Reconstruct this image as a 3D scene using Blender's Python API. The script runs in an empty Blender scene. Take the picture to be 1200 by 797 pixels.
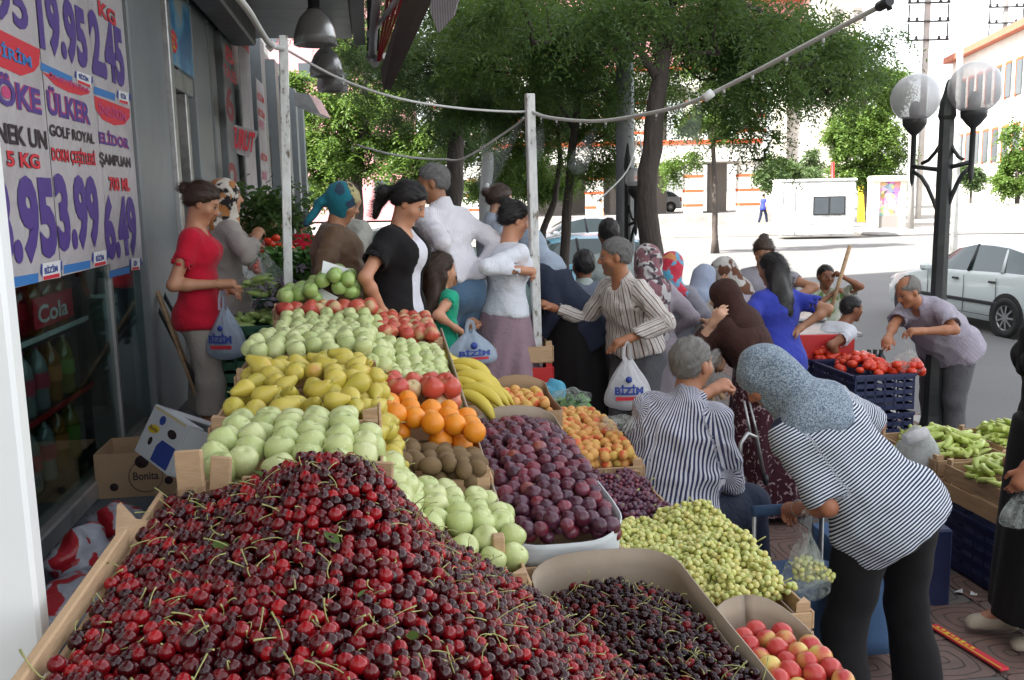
import bpy, bmesh, math, random, time
import numpy as np
from mathutils import Vector, Matrix, Euler
T0 = time.time()
SC = bpy.context.scene
COL = SC.collection
R = math.radians
random.seed(7); RNG = np.random.default_rng(7)

# ------------------------------------------------------------ camera, sky, sun, exposure
F, CX, CY, CZ = 1100.0, 600.0, 398.5, 2.05
PITCH, ROLL, YAW = R(8.8), R(1.2), R(8.3)
cd = bpy.data.cameras.new('camera'); cam = bpy.data.objects.new('camera', cd); COL.objects.link(cam)
cd.sensor_width = 36; cd.lens = 36 * F / 1200; cd.clip_start = .05; cd.clip_end = 2500
cam.matrix_world = Matrix.Translation((0, 0, CZ)) @ Matrix.Rotation(math.pi / 2 - PITCH, 4, 'X') @ Matrix.Rotation(-ROLL, 4, 'Z')
SC.camera = cam
SUN_EL, SUN_AZ = R(44), R(-112)          # direction TO the sun: azimuth measured clockwise from +Y
wd = bpy.data.worlds.new('World'); SC.world = wd; wd.use_nodes = True
nt = wd.node_tree
sky = nt.nodes.new('ShaderNodeTexSky'); sky.sky_type = 'NISHITA'; sky.sun_disc = False
sky.sun_elevation = SUN_EL; sky.sun_rotation = SUN_AZ; sky.air_density = 1.2; sky.dust_density = 1.6; sky.ozone_density = 1.0
hz = nt.nodes.new('ShaderNodeHueSaturation'); hz.inputs['Saturation'].default_value = .22; nt.links.new(sky.outputs[0], hz.inputs['Color']); nt.links.new(hz.outputs[0], nt.nodes['Background'].inputs[0]); nt.nodes['Background'].inputs[1].default_value = .13
sd = bpy.data.lights.new('sun', 'SUN'); sd.energy = 4.6; sd.angle = R(.5); sd.color = (1, .95, .87)
sun = bpy.data.objects.new('sun', sd); COL.objects.link(sun)
tosun = Vector((math.sin(SUN_AZ) * math.cos(SUN_EL), math.cos(SUN_AZ) * math.cos(SUN_EL), math.sin(SUN_EL)))
sun.rotation_euler = tosun.to_track_quat('Z', 'Y').to_euler(); sun.location = tosun * 60
SC.view_settings.view_transform = 'Standard'; SC.view_settings.look = 'None'; SC.view_settings.gamma = 1
SC.view_settings.exposure = 2.1
SC.cycles.max_bounces = 8; SC.cycles.transparent_max_bounces = 16; SC.cycles.caustics_reflective = False; SC.cycles.caustics_refractive = False

# ------------------------------------------------------------ places: pixel of the photo + true depth -> world point
def ray(px, py):
    a, b = px - CX, py - CY; c, s = math.cos(ROLL), math.sin(ROLL)
    x, y = (a * c - b * s) / F, (a * s + b * c) / F
    return Vector((x, math.cos(PITCH) - y * math.sin(PITCH), -math.sin(PITCH) - y * math.cos(PITCH)))
def at(px, py, Y):
    r = ray(px, py); r = r * (Y / r.y); return Vector((r.x, r.y, r.z + CZ))
def onz(px, py, z):
    r = ray(px, py); k = (z - CZ) / r.z; return Vector((r.x * k, r.y * k, z))
UX, UY = -math.sin(YAW), math.cos(YAW)
def ST(s, t, z=0): return Vector((s * UX + t * UY, s * UY - t * UX, z))       # street frame: s along the shop, t away from it
def proj(p):
    x, y, z = p[0], p[1], p[2] - CZ
    d = y * math.cos(PITCH) - z * math.sin(PITCH); h = -y * math.sin(PITCH) - z * math.cos(PITCH)
    X, Y_ = x / d * F, h / d * F; c, s = math.cos(ROLL), math.sin(ROLL)
    return CX + X * c + Y_ * s, CY - X * s + Y_ * c
STROT = YAW                                                             # objects built with +Y along the street turn by this

# ------------------------------------------------------------ tagging
def tag(o, label=None, cat=None, group=None, kind=None):
    if label: o['label'] = label
    if cat: o['category'] = cat
    if group: o['group'] = group
    if kind: o['kind'] = kind
    return o
def empty(name, loc=(0, 0, 0), rz=0, label=None, cat=None, group=None):
    o = bpy.data.objects.new(name, None); COL.objects.link(o); o.location = loc; o.rotation_euler = (0, 0, rz); o.empty_display_size = .1
    return tag(o, label, cat, group)
def link(name, me, parent=None, mats=None, loc=None, rot=None, scale=None):
    o = bpy.data.objects.new(name, me); COL.objects.link(o)
    if parent: o.parent = parent
    if mats:
        for m in (mats if isinstance(mats, (list, tuple)) else [mats]): me.materials.append(m)
    if loc is not None: o.location = loc
    if rot is not None: o.rotation_euler = rot
    if scale is not None: o.scale = scale if hasattr(scale, '__len__') else (scale,) * 3
    return o
def copy_tree(o, parent=None):
    c = o.copy(); COL.objects.link(c); c.parent = parent
    for ch in o.children: copy_tree(ch, c)
    return c
def np_mesh(name, V, faces, smooth=True):
    """faces: (n,3) or (n,4) int array"""
    me = bpy.data.meshes.new(name); V = np.asarray(V, np.float32); faces = np.asarray(faces, np.int32)
    n, k = faces.shape
    me.vertices.add(len(V)); me.vertices.foreach_set('co', V.ravel())
    me.loops.add(n * k); me.loops.foreach_set('vertex_index', faces.ravel())
    me.polygons.add(n); me.polygons.foreach_set('loop_start', np.arange(0, n * k, k, dtype=np.int32))
    try: me.polygons.foreach_set('loop_total', np.full(n, k, np.int32))
    except Exception: pass
    me.update(calc_edges=True)
    if smooth: me.polygons.foreach_set('use_smooth', np.ones(n, bool))
    me.validate(); return me

class MB:
    """collects shapes, then links them as ONE mesh object"""
    def __init__(s): s.V = []; s.Fc = []; s.M = []; s.S = []; s.mi = 0
    def add(s, V, Fc, smooth=False, m=None):
        b = len(s.V); s.V += [tuple(v) for v in V]; s.Fc += [tuple(i + b for i in f) for f in Fc]
        s.M += [s.mi if m is None else m] * len(Fc); s.S += [smooth] * len(Fc); return s
    def box(s, c, d, rot=None, bev=0, m=None):
        x, y, z = d[0] / 2, d[1] / 2, d[2] / 2
        if bev:
            b = min(bev, x * .9, y * .9, z * .9); V = []
            for sx in (-1, 1):
                for sy in (-1, 1):
                    for sz in (-1, 1):
                        V += [(sx * x, sy * (y - b), sz * (z - b)), (sx * (x - b), sy * y, sz * (z - b)), (sx * (x - b), sy * (y - b), sz * z)]
            bm = bmesh.new()
            for v in V: bm.verts.new(v)
            bmesh.ops.convex_hull(bm, input=bm.verts); bm.verts.index_update()
            V = [v.co.copy() for v in bm.verts]; Fc = [[v.index for v in f.verts] for f in bm.faces]; bm.free()
        else:
            V = [Vector((sx * x, sy * y, sz * z)) for sx in (-1, 1) for sy in (-1, 1) for sz in (-1, 1)]
            Fc = [(0, 1, 3, 2), (4, 6, 7, 5), (0, 4, 5, 1), (2, 3, 7, 6), (0, 2, 6, 4), (1, 5, 7, 3)]
        M = Euler(rot).to_matrix() if rot is not None and not isinstance(rot, Matrix) else (rot or Matrix.Identity(3))
        return s.add([M @ Vector(v) + Vector(c) for v in V], Fc, m=m)
    def tube(s, pts, r, n=8, cap=True, m=None, smooth=True):
        pts = [Vector(p) for p in pts]; rs = r if hasattr(r, '__len__') else [r] * len(pts); V = []; Fc = []
        t = (pts[1] - pts[0]).normalized(); up = Vector((0, 0, 1)) if abs(t.z) < .9 else Vector((1, 0, 0))
        a = t.cross(up).normalized()
        for i, p in enumerate(pts):
            t = (pts[min(i + 1, len(pts) - 1)] - pts[max(i - 1, 0)]).normalized()
            a = (a - t * a.dot(t)).normalized(); b = t.cross(a)
            for k in range(n):
                w = 2 * math.pi * k / n; V.append(p + (a * math.cos(w) + b * math.sin(w)) * rs[i])
        for i in range(len(pts) - 1):
            for k in range(n): Fc.append((i * n + k, i * n + (k + 1) % n, (i + 1) * n + (k + 1) % n, (i + 1) * n + k))
        s.add(V, Fc, smooth, m)
        if cap:
            b0 = len(s.V) - len(V)
            s.Fc += [tuple(b0 + k for k in reversed(range(n))), tuple(b0 + (len(pts) - 1) * n + k for k in range(n))]
            s.M += [s.mi if m is None else m] * 2; s.S += [False] * 2
        return s
    def lathe(s, prof, n=16, c=(0, 0, 0), M=None, smooth=True, m=None, cap=False):
        V = []; c = Vector(c); M = M or Matrix.Identity(3)
        for r_, z in prof:
            for k in range(n):
                w = 2 * math.pi * k / n; V.append(M @ Vector((r_ * math.cos(w), r_ * math.sin(w), z)) + c)
        Fc = [(i * n + k, i * n + (k + 1) % n, (i + 1) * n + (k + 1) % n, (i + 1) * n + k) for i in range(len(prof) - 1) for k in range(n)]
        if cap: Fc += [tuple(reversed(range(n))), tuple((len(prof) - 1) * n + k for k in range(n))]
        return s.add(V, Fc, smooth, m)
    def prism(s, poly, z0, z1, M=None, m=None):
        """poly in xy, extruded in z, then transformed by 4x4 M"""
        n = len(poly); V = [Vector((x, y, z0)) for x, y in poly] + [Vector((x, y, z1)) for x, y in poly]
        if M is not None: V = [M @ v for v in V]
        return s.add(V, [tuple(reversed(range(n))), tuple(range(n, 2 * n))] + [(i, (i + 1) % n, n + (i + 1) % n, n + i) for i in range(n)], m=m)
    def quad(s, a, b, c, d, m=None): return s.add([a, b, c, d], [(0, 1, 2, 3)], m=m)
    def mesh(s, name):
        me = bpy.data.meshes.new(name); me.from_pydata([tuple(v) for v in s.V], [], s.Fc)
        me.polygons.foreach_set('material_index', s.M); me.polygons.foreach_set('use_smooth', s.S); me.update(); return me
    def build(s, name, mats=None, parent=None, **k): return link(name, s.mesh(name), parent, mats, **k)

# ------------------------------------------------------------ materials
def lin(c):
    if isinstance(c, str): c = tuple(int(c[i:i + 2], 16) / 255 for i in (0, 2, 4)); return tuple((x / 12.92 if x < .04 else ((x + .055) / 1.055) ** 2.4) for x in c)
    return tuple(c)
class NT:
    def __init__(s, name):
        s.m = bpy.data.materials.new(name); s.m.use_nodes = True; s.t = s.m.node_tree; s.b = s.t.nodes['Principled BSDF']; s.out = s.t.nodes['Material Output']
    def n(s, typ, **k):
        o = s.t.nodes.new('ShaderNode' + typ)
        for a, b in k.items():
            if a.startswith('i_'): o.inputs[a[2:].replace('_', ' ')].default_value = b
            else: setattr(o, a, b)
        return o
    def l(s, a, b): s.t.links.new(a, b)
    def set(s, **k):
        for a, b in k.items(): s.b.inputs[a.replace('_', ' ')].default_value = b if not (isinstance(b, tuple) and len(b) == 3 and 'Color' in a) else b + (1,)
        return s
    def coords(s, kind='Object', scale=None):
        o = s.n('TexCoord').outputs[kind]
        if scale:
            mp = s.n('Mapping'); mp.inputs['Scale'].default_value = scale; s.l(o, mp.inputs[0]); o = mp.outputs[0]
        return o
    def ramp(s, fac, stops):
        r = s.n('ValToRGB'); el = r.color_ramp.elements
        while len(el) > 1: el.remove(el[-1])
        for i, (p, c) in enumerate(stops):
            e = el[0] if i == 0 else el.new(p)
            e.position = p; e.color = (c + (1,)) if isinstance(c, tuple) else (c, c, c, 1)
        s.l(fac, r.inputs[0]); return r.outputs[0]
    def noise(s, vec=None, scale=5, detail=3, rough=.5, dist=0):
        o = s.n('TexNoise'); o.inputs['Scale'].default_value = scale; o.inputs['Detail'].default_value = detail; o.inputs['Roughness'].default_value = rough; o.inputs['Distortion'].default_value = dist
        if vec is not None: s.l(vec, o.inputs['Vector'])
        return o.outputs['Fac']
    def mix(s, fac, a, b, mode='MIX'):
        o = s.n('Mix', data_type='RGBA', blend_type=mode)
        for sock, val in ((o.inputs[0], fac), (o.inputs[6], a), (o.inputs[7], b)):
            if isinstance(val, bpy.types.NodeSocket): s.l(val, sock)
            elif isinstance(val, (tuple, list)): sock.default_value = tuple(val[:3]) + (1,)
            else: sock.default_value = val
        return o.outputs[2]
    def math(s, op, a, b=0., c=None):
        o = s.n('Math', operation=op)
        for i, val in enumerate((a, b, c)):
            if val is None: continue
            if isinstance(val, bpy.types.NodeSocket): s.l(val, o.inputs[i])
            else: o.inputs[i].default_value = val
        return o.outputs[0]
    def bump(s, h, strength=.3, dist=.01):
        o = s.n('Bump'); o.inputs['Strength'].default_value = strength; o.inputs['Distance'].default_value = dist
        s.l(h, o.inputs['Height']); s.l(o.outputs[0], s.b.inputs['Normal']); return s
    def color(s, c): s.l(c, s.b.inputs['Base Color']); return s
    def rand(s): return s.n('ObjectInfo').outputs['Random']
def mat(name, col, rough=.6, metal=0, vary=.12, nscale=6, bump=0, bscale=40, spec=.5, dirt=None, island=False, coord='Object', bdist=.004, stretch=None, **k):
    """general surface: colour with soft mottling, optional dirt and fine relief"""
    col = lin(col); t = NT(name); v = t.coords(coord, stretch)
    n = t.noise(v, nscale, 4, .6)
    c = t.mix(n, tuple(x * (1 - vary) for x in col), tuple(min(1, x * (1 + vary)) for x in col))
    if dirt:
        dn = t.ramp(t.noise(v, nscale * .6, 6, .7, .4), [(.48, 0.), (.72, 1.)]); c = t.mix(dn, c, lin(dirt))
    if island:
        r = t.rand(); c = t.mix(t.math('MULTIPLY', r, .5), c, tuple(x * .45 for x in col))
    t.color(c).set(Roughness=rough, Metallic=metal, Specular_IOR_Level=spec, **k)
    if bump: t.bump(t.noise(v, bscale, 3, .6), bump, bdist)
    return t.m
# ------------------------------------------------------------ the setting
WALL_T = -1.52
def onwall(px, py, t=WALL_T):
    """pixel -> (s, z) on the plane at distance t"""
    r = ray(px, py); k = t / (r.x * UY - r.y * UX); p = r * k      # v = (UY, -UX)
    return p.x * UX + p.y * UY, p.z + CZ
def stbox(mb, s0, s1, t0, t1, z0, z1, m=None, bev=0):
    c = ST((s0 + s1) / 2, (t0 + t1) / 2, (z0 + z1) / 2); return mb.box(c, (abs(t1 - t0), abs(s1 - s0), abs(z1 - z0)), Matrix.Rotation(STROT, 3, 'Z'), bev=bev, m=m)
M = {}
M['asphalt'] = mat('asphalt', (.085, .085, .09), .9, vary=.25, nscale=.5, bump=.5, bscale=60, dirt=(.13, .125, .12))
def m_tile():
    t = NT('paving_tile'); o = t.coords(); r = t.rand(); sx = t.n('SeparateXYZ'); t.l(o, sx.inputs[0])
    c = t.ramp(r, [(0., (.15, .085, .07)), (.60, (.19, .115, .095)), (.66, (.12, .105, .10)), (.9, (.15, .13, .12)), (1., (.10, .07, .065))])
    n = t.noise(t.coords(), 7, 6, .7); c = t.mix(t.ramp(n, [(.45, 0.), (.75, .7)]), c, (.07, .065, .06))
    vm = t.n('VectorMath', operation='LENGTH'); t.l(o, vm.inputs[0]); a = t.math('ABSOLUTE', sx.outputs[0]); b = t.math('ABSOLUTE', sx.outputs[1])
    q = t.math('MULTIPLY', t.math('ADD', t.math('MAXIMUM', a, b), vm.outputs['Value']), .5)
    w = t.math('ABSOLUTE', t.math('SUBTRACT', t.math('FRACT', t.math('MULTIPLY', q, 19.)), .5)); g = t.ramp(w, [(.0, 0.), (.12, 1.)])
    t.color(t.mix(g, (.05, .045, .04), c)).set(Roughness=.75); t.bump(t.mix(.15, g, n), .8, .006); return t.m
M['tile'] = m_tile()
M['concrete'] = mat('concrete', (.30, .29, .28), .85, vary=.15, nscale=1.5, bump=.3, bscale=30, dirt=(.2, .19, .18))
M['kerb'] = mat('kerbstone', (.36, .35, .33), .85, vary=.2, nscale=3, bump=.3)
M['white_plaster'] = mat('white_plaster', (.72, .70, .66), .85, vary=.06, nscale=.6, dirt=(.6, .57, .52))
M['panel'] = mat('grey_panel', (.21, .23, .24), .45, vary=.12, nscale=1.3, bump=.12, bscale=3, bdist=.03, dirt=(.17, .18, .19))
M['alu'] = mat('aluminium', (.42, .42, .42), .4, .7, vary=.08, dirt=(.22, .22, .22))
M['darkmetal'] = mat('dark_metal', (.03, .03, .032), .45, .3, vary=.3)
M['soffit'] = mat('soffit_sheet', (.38, .39, .38), .4, .3, vary=.08, nscale=1.2, dirt=(.2, .2, .19))
M['white_paint'] = mat('white_paint', (.72, .73, .72), .5, vary=.06, nscale=5, bump=.15, bscale=50, dirt=(.35, .33, .3))
M['wood'] = mat('crate_wood', (.50, .33, .19), .75, vary=.25, nscale=4, bump=.4, bscale=30, stretch=(1, 1, 6), dirt=(.25, .15, .09))
M['bark'] = mat('bark', (.075, .06, .052), .9, vary=.4, nscale=6, bump=1., bscale=18, bdist=.04, stretch=(1, 1, .25))
M['red'] = mat('red_paint', (.5, .02, .02), .5)
def glassy(name, tint=(.8, .85, .85), tr=.75, rough=.03):
    t = NT(name); g = t.n('BsdfGlossy'); g.inputs['Roughness'].default_value = rough; g.inputs['Color'].default_value = (.9, .95, .95, 1)
    tp = t.n('BsdfTransparent'); tp.inputs['Color'].default_value = tint + (1,); lw = t.n('LayerWeight'); lw.inputs[0].default_value = .5
    mx = t.n('MixShader'); ad = t.math('MULTIPLY_ADD', t.math('POWER', lw.outputs['Facing'], 4.), .38, 1 - tr); t.l(ad, mx.inputs[0]); t.l(tp.outputs[0], mx.inputs[1]); t.l(g.outputs[0], mx.inputs[2]); t.l(mx.outputs[0], t.out.inputs['Surface']); return t.m
M['glass'] = glassy('window_glass', (.66, .76, .74), .90)
M['clear'] = glassy('clear_plastic', (.96, .97, .97), .95, .15)
def poly_sheet(name, pts, z, m, kind='structure'):
    b = MB(); b.add([(p[0], p[1], z) for p in pts], [tuple(range(len(pts)))]); o = b.build(name, m); tag(o, kind=kind); return o

# ground far and wide, road, pavement, raised shop terrace
poly_sheet('ground', [(-900, -300), (900, -300), (900, 1500), (-900, 1500)], -.16, mat('far_ground', (.30, .28, .25), .95, vary=.15, nscale=.05))
t = NT('road_asphalt'); n = t.noise(t.coords(), .7, 6, .7); n2 = t.noise(t.coords(), 90, 2)
c = t.mix(n, (.10, .10, .105), (.16, .158, .155)); c = t.mix(t.math('MULTIPLY', n2, .35), c, (.22, .22, .21)); t.color(c).set(Roughness=.9); t.bump(n2, .5, .006); M['road'] = t.m
poly_sheet('road', [ST(-14, 4.7), ST(-14, 60), ST(40, 60), ST(40, -40), ST(22, -40), ST(22, 4.7)], -.13, M['road'])
mb = MB(); stbox(mb, -10, 22, .9, 4.62, -.14, -.004)
pv = mb.build('pavement', mat('paving_bed', (.13, .115, .105), .9, vary=.3, nscale=3, bump=.5)); tag(pv, kind='structure')
# tiles, one by one where they show
tm = MB(); g = .33; tm.prism([(-.5 * g + .004, -.5 * g + .004), (.5 * g - .004, -.5 * g + .004), (.5 * g - .004, .5 * g - .004), (-.5 * g + .004, .5 * g - .004)], -.03, 0)
tme = tm.mesh('paving_tile'); tme.materials.append(M['tile']); nt_ = 0
for i in range(60):
    for j in range(12):
        s_, t_ = 1.2 + i * g, 1.05 + j * g - (0); p = ST(s_, t_, .014 + random.uniform(-.002, .002)); q = proj(p)
        if nt_ < 300 and 690 < q[0] < 1330 and 380 < q[1] < 900 and s_ < 13:
            o = link('paving_tile', tme, pv, loc=p, rot=(random.uniform(-.006, .006), random.uniform(-.006, .006), STROT + random.choice((0, math.pi / 2)))); nt_ += 1
kb = MB()
km = None
for i in range(-4, 26):
    kb = MB(); stbox(kb, 0, .94, -.09, .09, 0, .15, bev=.012)
    if km is None: km = kb.mesh('kerbstone'); km.materials.append(M['kerb'])
    link('kerbstone', km, pv, loc=ST(i * .96 - 1, 4.71, -.13 + random.uniform(-.004, .004)))
mb = MB(); stbox(mb, -10, 19.9, WALL_T - .05, .62, 0, .5, bev=.02); stbox(mb, 4.5, 9, .6, 1.35, 0, .498, bev=.02)
te = mb.build('shop_terrace', mat('terrace_floor', (.055, .075, .10), .7, vary=.3, nscale=4, bump=.2, dirt=(.10, .10, .10))); tag(te, kind='structure')
# far pavement with kerb across the square
mb = MB(); mb.box((0, 52.5, -.08), (70, 15.6, .16), bev=.03); mb.box((24, 44.0, -.08), (15, 3.6, .14), bev=.05)
fp = mb.build('far_pavement', M['concrete']); tag(fp, kind='structure')
# ------------------------------------------------------------ lettering
def fnt(): return None
_tc = {}
def text_mesh(txt, bold=.02):
    key = (txt, bold)
    if key not in _tc:
        cu = bpy.data.curves.new('lettering', 'FONT'); cu.body = txt; cu.size = 1; cu.offset = bold; cu.resolution_u = 3; o = bpy.data.objects.new('tmp', cu); COL.objects.link(o)
        bpy.context.view_layer.update(); me = bpy.data.meshes.new_from_object(o.evaluated_get(bpy.context.evaluated_depsgraph_get())); bpy.data.objects.remove(o)
        co = np.zeros(len(me.vertices) * 3, np.float32); me.vertices.foreach_get('co', co); co = co.reshape(-1, 3); _tc[key] = (me, co.min(0), co.max(0), co)
    return _tc[key]
def lettering(txt, mw, w, h, m, parent, bold=.02, name='lettering', bend=0.):
    """text fitted to a w x h box; mw maps its local frame (x right, y up, z out) into the parent's space"""
    me0, lo, hi, co = text_mesh(txt, bold); me = me0.copy(); c = co.copy()
    c[:, 0] = (c[:, 0] - lo[0]) / (hi[0] - lo[0]) * w; c[:, 1] = (c[:, 1] - lo[1]) / (hi[1] - lo[1]) * h; c[:, 2] = bend * np.sin(c[:, 0] / w * 3.14) if bend else 0
    me.vertices.foreach_set('co', c.ravel()); me.update(); me.transform(mw); return link(name, me, parent, m)
def ink(n, c, **k): return mat(n, c, .6, vary=.08, nscale=20, **k)
INK = {k: ink('ink_' + k, v) for k, v in dict(purple=(.085, .045, .24), red=(.62, .03, .05), black=(.035, .02, .03), blue=(.04, .19, .50), magenta=(.55, .06, .2), navy=(.03, .06, .3), pink=(.65, .2, .3), white=(.75, .75, .75), yellow=(.7, .5, .03), darkred=(.22, .015, .03)).items()}
M['paper'] = mat('poster_paper', (.47, .44, .455), .6, vary=.10, nscale=3, bump=.6, bscale=7, bdist=.03, dirt=(.36, .33, .34))
def wallM(s_, z_, off=0):
    """frame on the shop wall: x along s (reading direction from the street), y up, z towards the street"""
    p = ST(s_, WALL_T + off, z_); x = Vector((UX, UY, 0)); z = Vector((UY, -UX, 0)); return Matrix(((x.x, 0, z.x, p.x), (x.y, 0, z.y, p.y), (0, 1, 0, p.z), (0, 0, 0, 1)))
def wtext(txt, a, b, ytop, col, parent, off=.0075, bold=.03, out=None):
    """a = pixel of the lower left corner, b = lower right corner, ytop = pixel row of the upper left corner"""
    s0, z0 = onwall(*a, WALL_T + off); s1, _ = onwall(*b, WALL_T + off); _, z1 = onwall(a[0], ytop, WALL_T + off)
    if out: lettering(txt, wallM(s0, z0, off - .0015), s1 - s0, z1 - z0, INK[out], parent, bold + .035)
    return lettering(txt, wallM(s0, z0, off), s1 - s0, z1 - z0, INK[col], parent, bold)

# ------------------------------------------------------------ the shop: one building with its parts
shop = empty('shop_building', ST(0, WALL_T, 0), 0, 'grey panelled grocery shop with glass front covered in price posters, stalls set along it', 'building')
sh_inv = Matrix.Translation(-ST(0, WALL_T, 0))
def spart(name, mb, m, lab=None):
    me = mb.mesh(name); me.transform(sh_inv); o = link(name, me, shop, m); return tag(o, lab)
mb = MB(); stbox(mb, -14, 3.1, WALL_T - 8, WALL_T - .1, 4.25, 23); stbox(mb, 3.1, 7.5, WALL_T - 8, WALL_T - 1.25, 4.25, 23); stbox(mb, 7.5, 17, WALL_T - 8, WALL_T - .1, 4.25, 23); stbox(mb, -14, 3.2, WALL_T - 8, WALL_T - .1, 0, 4.25); spart('upper_wall', mb, M['white_plaster'])  # unseen storeys sized to shade the street, cut back to let skylight reach bottles
mb = MB(); stbox(mb, 11.2, 23.3, WALL_T - 3, WALL_T - .0, .5, 4.3); spart('rear_wall', mb, M['panel'])
for i in range(5):                                                        # far bays: pilasters and dark grilled openings
    mb = MB(); s_ = 13.4 + i * 2.0; stbox(mb, s_, s_ + .5, WALL_T - .02, WALL_T + .14, .52, 4.2); spart('pilaster', mb, M['panel'])
    mb = MB(); stbox(mb, s_ + .62, s_ + 1.9, WALL_T - .03, WALL_T + .02, .9, 3.0); spart('shutter', mb, M['darkmetal'])
for s0, s1, tt in ((6.57, 7.62, .03), (8.95, 9.75, .02), (9.95, 10.2, .02), (10.45, 11.2, .06)):
    mb = MB(); stbox(mb, s0, s1, WALL_T - .12, WALL_T + tt, .5, 4.0, bev=.01); spart('wall_panel', mb, M['panel'])
mb = MB(); stbox(mb, 7.622, 7.75, WALL_T - .1, WALL_T + .07, .5, 3.9, bev=.008); spart('door_frame', mb, M['alu'])
mb = MB(); stbox(mb, 7.755, 8.93, WALL_T - .08, WALL_T - .0, 2.96, 3.12, bev=.008); spart('door_frame', mb, M['alu'])
mb = MB(); stbox(mb, 8.5, 8.6, WALL_T - .08, WALL_T + .01, .5, 2.955, bev=.008); spart('door_frame', mb, M['alu'])
mb = MB(); stbox(mb, 7.75, 8.9, WALL_T - .5, WALL_T - .45, .5, 2.96); spart('door_interior', mb, M['darkmetal'])
mb = MB(); stbox(mb, 8.6, 8.9, WALL_T - .06, WALL_T - .04, .5, 2.95); spart('door_panel', mb, M['panel'])
mb = MB(); stbox(mb, 9.75, 10.45, WALL_T - .3, WALL_T - .25, .5, 3.95); spart('dark_recess', mb, M['darkmetal'])
mb = MB(); stbox(mb, 7.75, 10.45, WALL_T - .09, WALL_T + .02, 3.78, 3.98); spart('lintel', mb, M['alu'])
mb = MB(); stbox(mb, 3.0, 6.57, WALL_T - .09, WALL_T + .03, .5, .60, bev=.01); spart('window_sill', mb, M['alu'])
mb = MB(); stbox(mb, 3.0, 3.1, WALL_T - .09, WALL_T + .03, .6, 4.0); stbox(mb, 3.0, 6.57, WALL_T - .09, WALL_T + .02, 3.9, 4.0); spart('window_frame', mb, M['alu'])
mb = MB(); stbox(mb, 5.78, 5.82, WALL_T - .045, WALL_T - .005, .6, 3.9); spart('window_frame', mb, M['alu'])
for a, b in ((3.1, 5.78), (5.82, 6.57)):
    mb = MB(); stbox(mb, a, b, WALL_T - .03, WALL_T - .022, .6, 3.9); spart('window_pane', mb, M['glass'])
mi = mat('shop_interior', (.16, .15, .14), .8, vary=.3)
mb = MB(); stbox(mb, 3.0, 7.6, WALL_T - 1.3, WALL_T - 1.2, .4, 4.2); stbox(mb, 3.0, 3.1, WALL_T - 1.2, WALL_T - .1, .4, 4.2); stbox(mb, 7.5, 7.6, WALL_T - 1.2, WALL_T - .1, .4, 4.2); stbox(mb, 3.1, 7.5, WALL_T - 1.2, WALL_T - .1, .42, .5)  # ceiling left out so sky light falls into the bay from above
spart('shop_interior', mb, mi)
# canopy: soffit sheets with open joints, edge beam
for i in range(26):
    mb = MB(); stbox(mb, .0 + i * .47, .46 + i * .47, WALL_T, -.14, 4.0, 4.03); spart('soffit_panel', mb, M['soffit'])
mb = MB(); stbox(mb, 0, 12.25, WALL_T + .02, .0, 4.06, 4.24); stbox(mb, 0, 12.25, -.12, .02, 3.93, 4.055); spart('canopy_beam', mb, M['darkmetal'])
mb = MB(); stbox(mb, 3, 11.1, WALL_T + .08, WALL_T + .34, 3.74, 3.985, bev=.02); spart('shutter_box', mb, mat('shutter_box', (.16, .16, .16), .5, .4, dirt=(.08, .08, .08)))
# shelf, bottles and stickers behind the window
shelf = empty('drinks_rack', ST(4.9, WALL_T - .35, .5), 0, 'wire rack of soft drink bottles behind the poster covered window', 'rack')
def rackpart(name, mb, m):
    me = mb.mesh(name); me.transform(Matrix.Translation(-shelf.location)); return link(name, me, shelf, m)
for z_ in (.62, 1.0, 1.38, 1.72): mb = MB(); stbox(mb, 3.7, 5.7, WALL_T - .42, WALL_T - .14, z_ - .02, z_); rackpart('shelf', mb, M['darkmetal'])
for z_, mm in ((1.42, 'white_paint'), (1.03, 'red')): mb = MB(); stbox(mb, 4.3, 5.7, WALL_T - .135, WALL_T - .125, z_ - .035, z_ - .01); rackpart('shelf_edge', mb, M[mm])
for s_ in (3.7, 5.72): mb = MB(); stbox(mb, s_ - .02, s_ + .02, WALL_T - .2, WALL_T - .16, .5, 2.2); rackpart('post', mb, M['darkmetal'])
def bottle_meshes(col, labc, capc, nm):
    pr = [(.0, 0), (.048, .002), (.052, .02), (.050, .10), (.053, .12), (.053, .20), (.046, .25), (.030, .285), (.014, .31), (.014, .325)]
    b = MB(); b.lathe(pr, 14); b2 = MB(); b2.lathe([(.0545, .115), (.0545, .195)], 14); b3 = MB(); b3.lathe([(.017, .32), (.017, .342), (.0, .343)], 10)
    t = NT('drink_' + nm); t.set(Base_Color=tuple(.45 * x for x in col), Roughness=.08, Specular_IOR_Level=.8)
    r = b.mesh('bottle'), b2.mesh('paper_label'), b3.mesh('cap')
    r[0].materials.append(t.m); r[1].materials.append(ink('label_' + nm, labc)); r[2].materials.append(ink('cap_' + nm, capc)); return r
BT = [bottle_meshes((.03, .012, .008), (.45, .02, .03), (.4, .02, .02), 'cola'), bottle_meshes((.62, .22, .02), (.6, .2, .05), (.6, .2, .05), 'orange'), bottle_meshes((.5, .55, .55), (.55, .05, .10), (.7, .1, .2), 'water'), bottle_meshes((.42, .36, .03), (.2, .35, .05), (.7, .7, .7), 'lemon')]
BN = ['dark cola bottle with red wrapper on the rack behind glass', 'orange drink bottle on the rack behind glass', 'clear mineral water bottle with red wrapper behind glass', 'yellow lemonade bottle on the rack behind glass']
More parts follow.
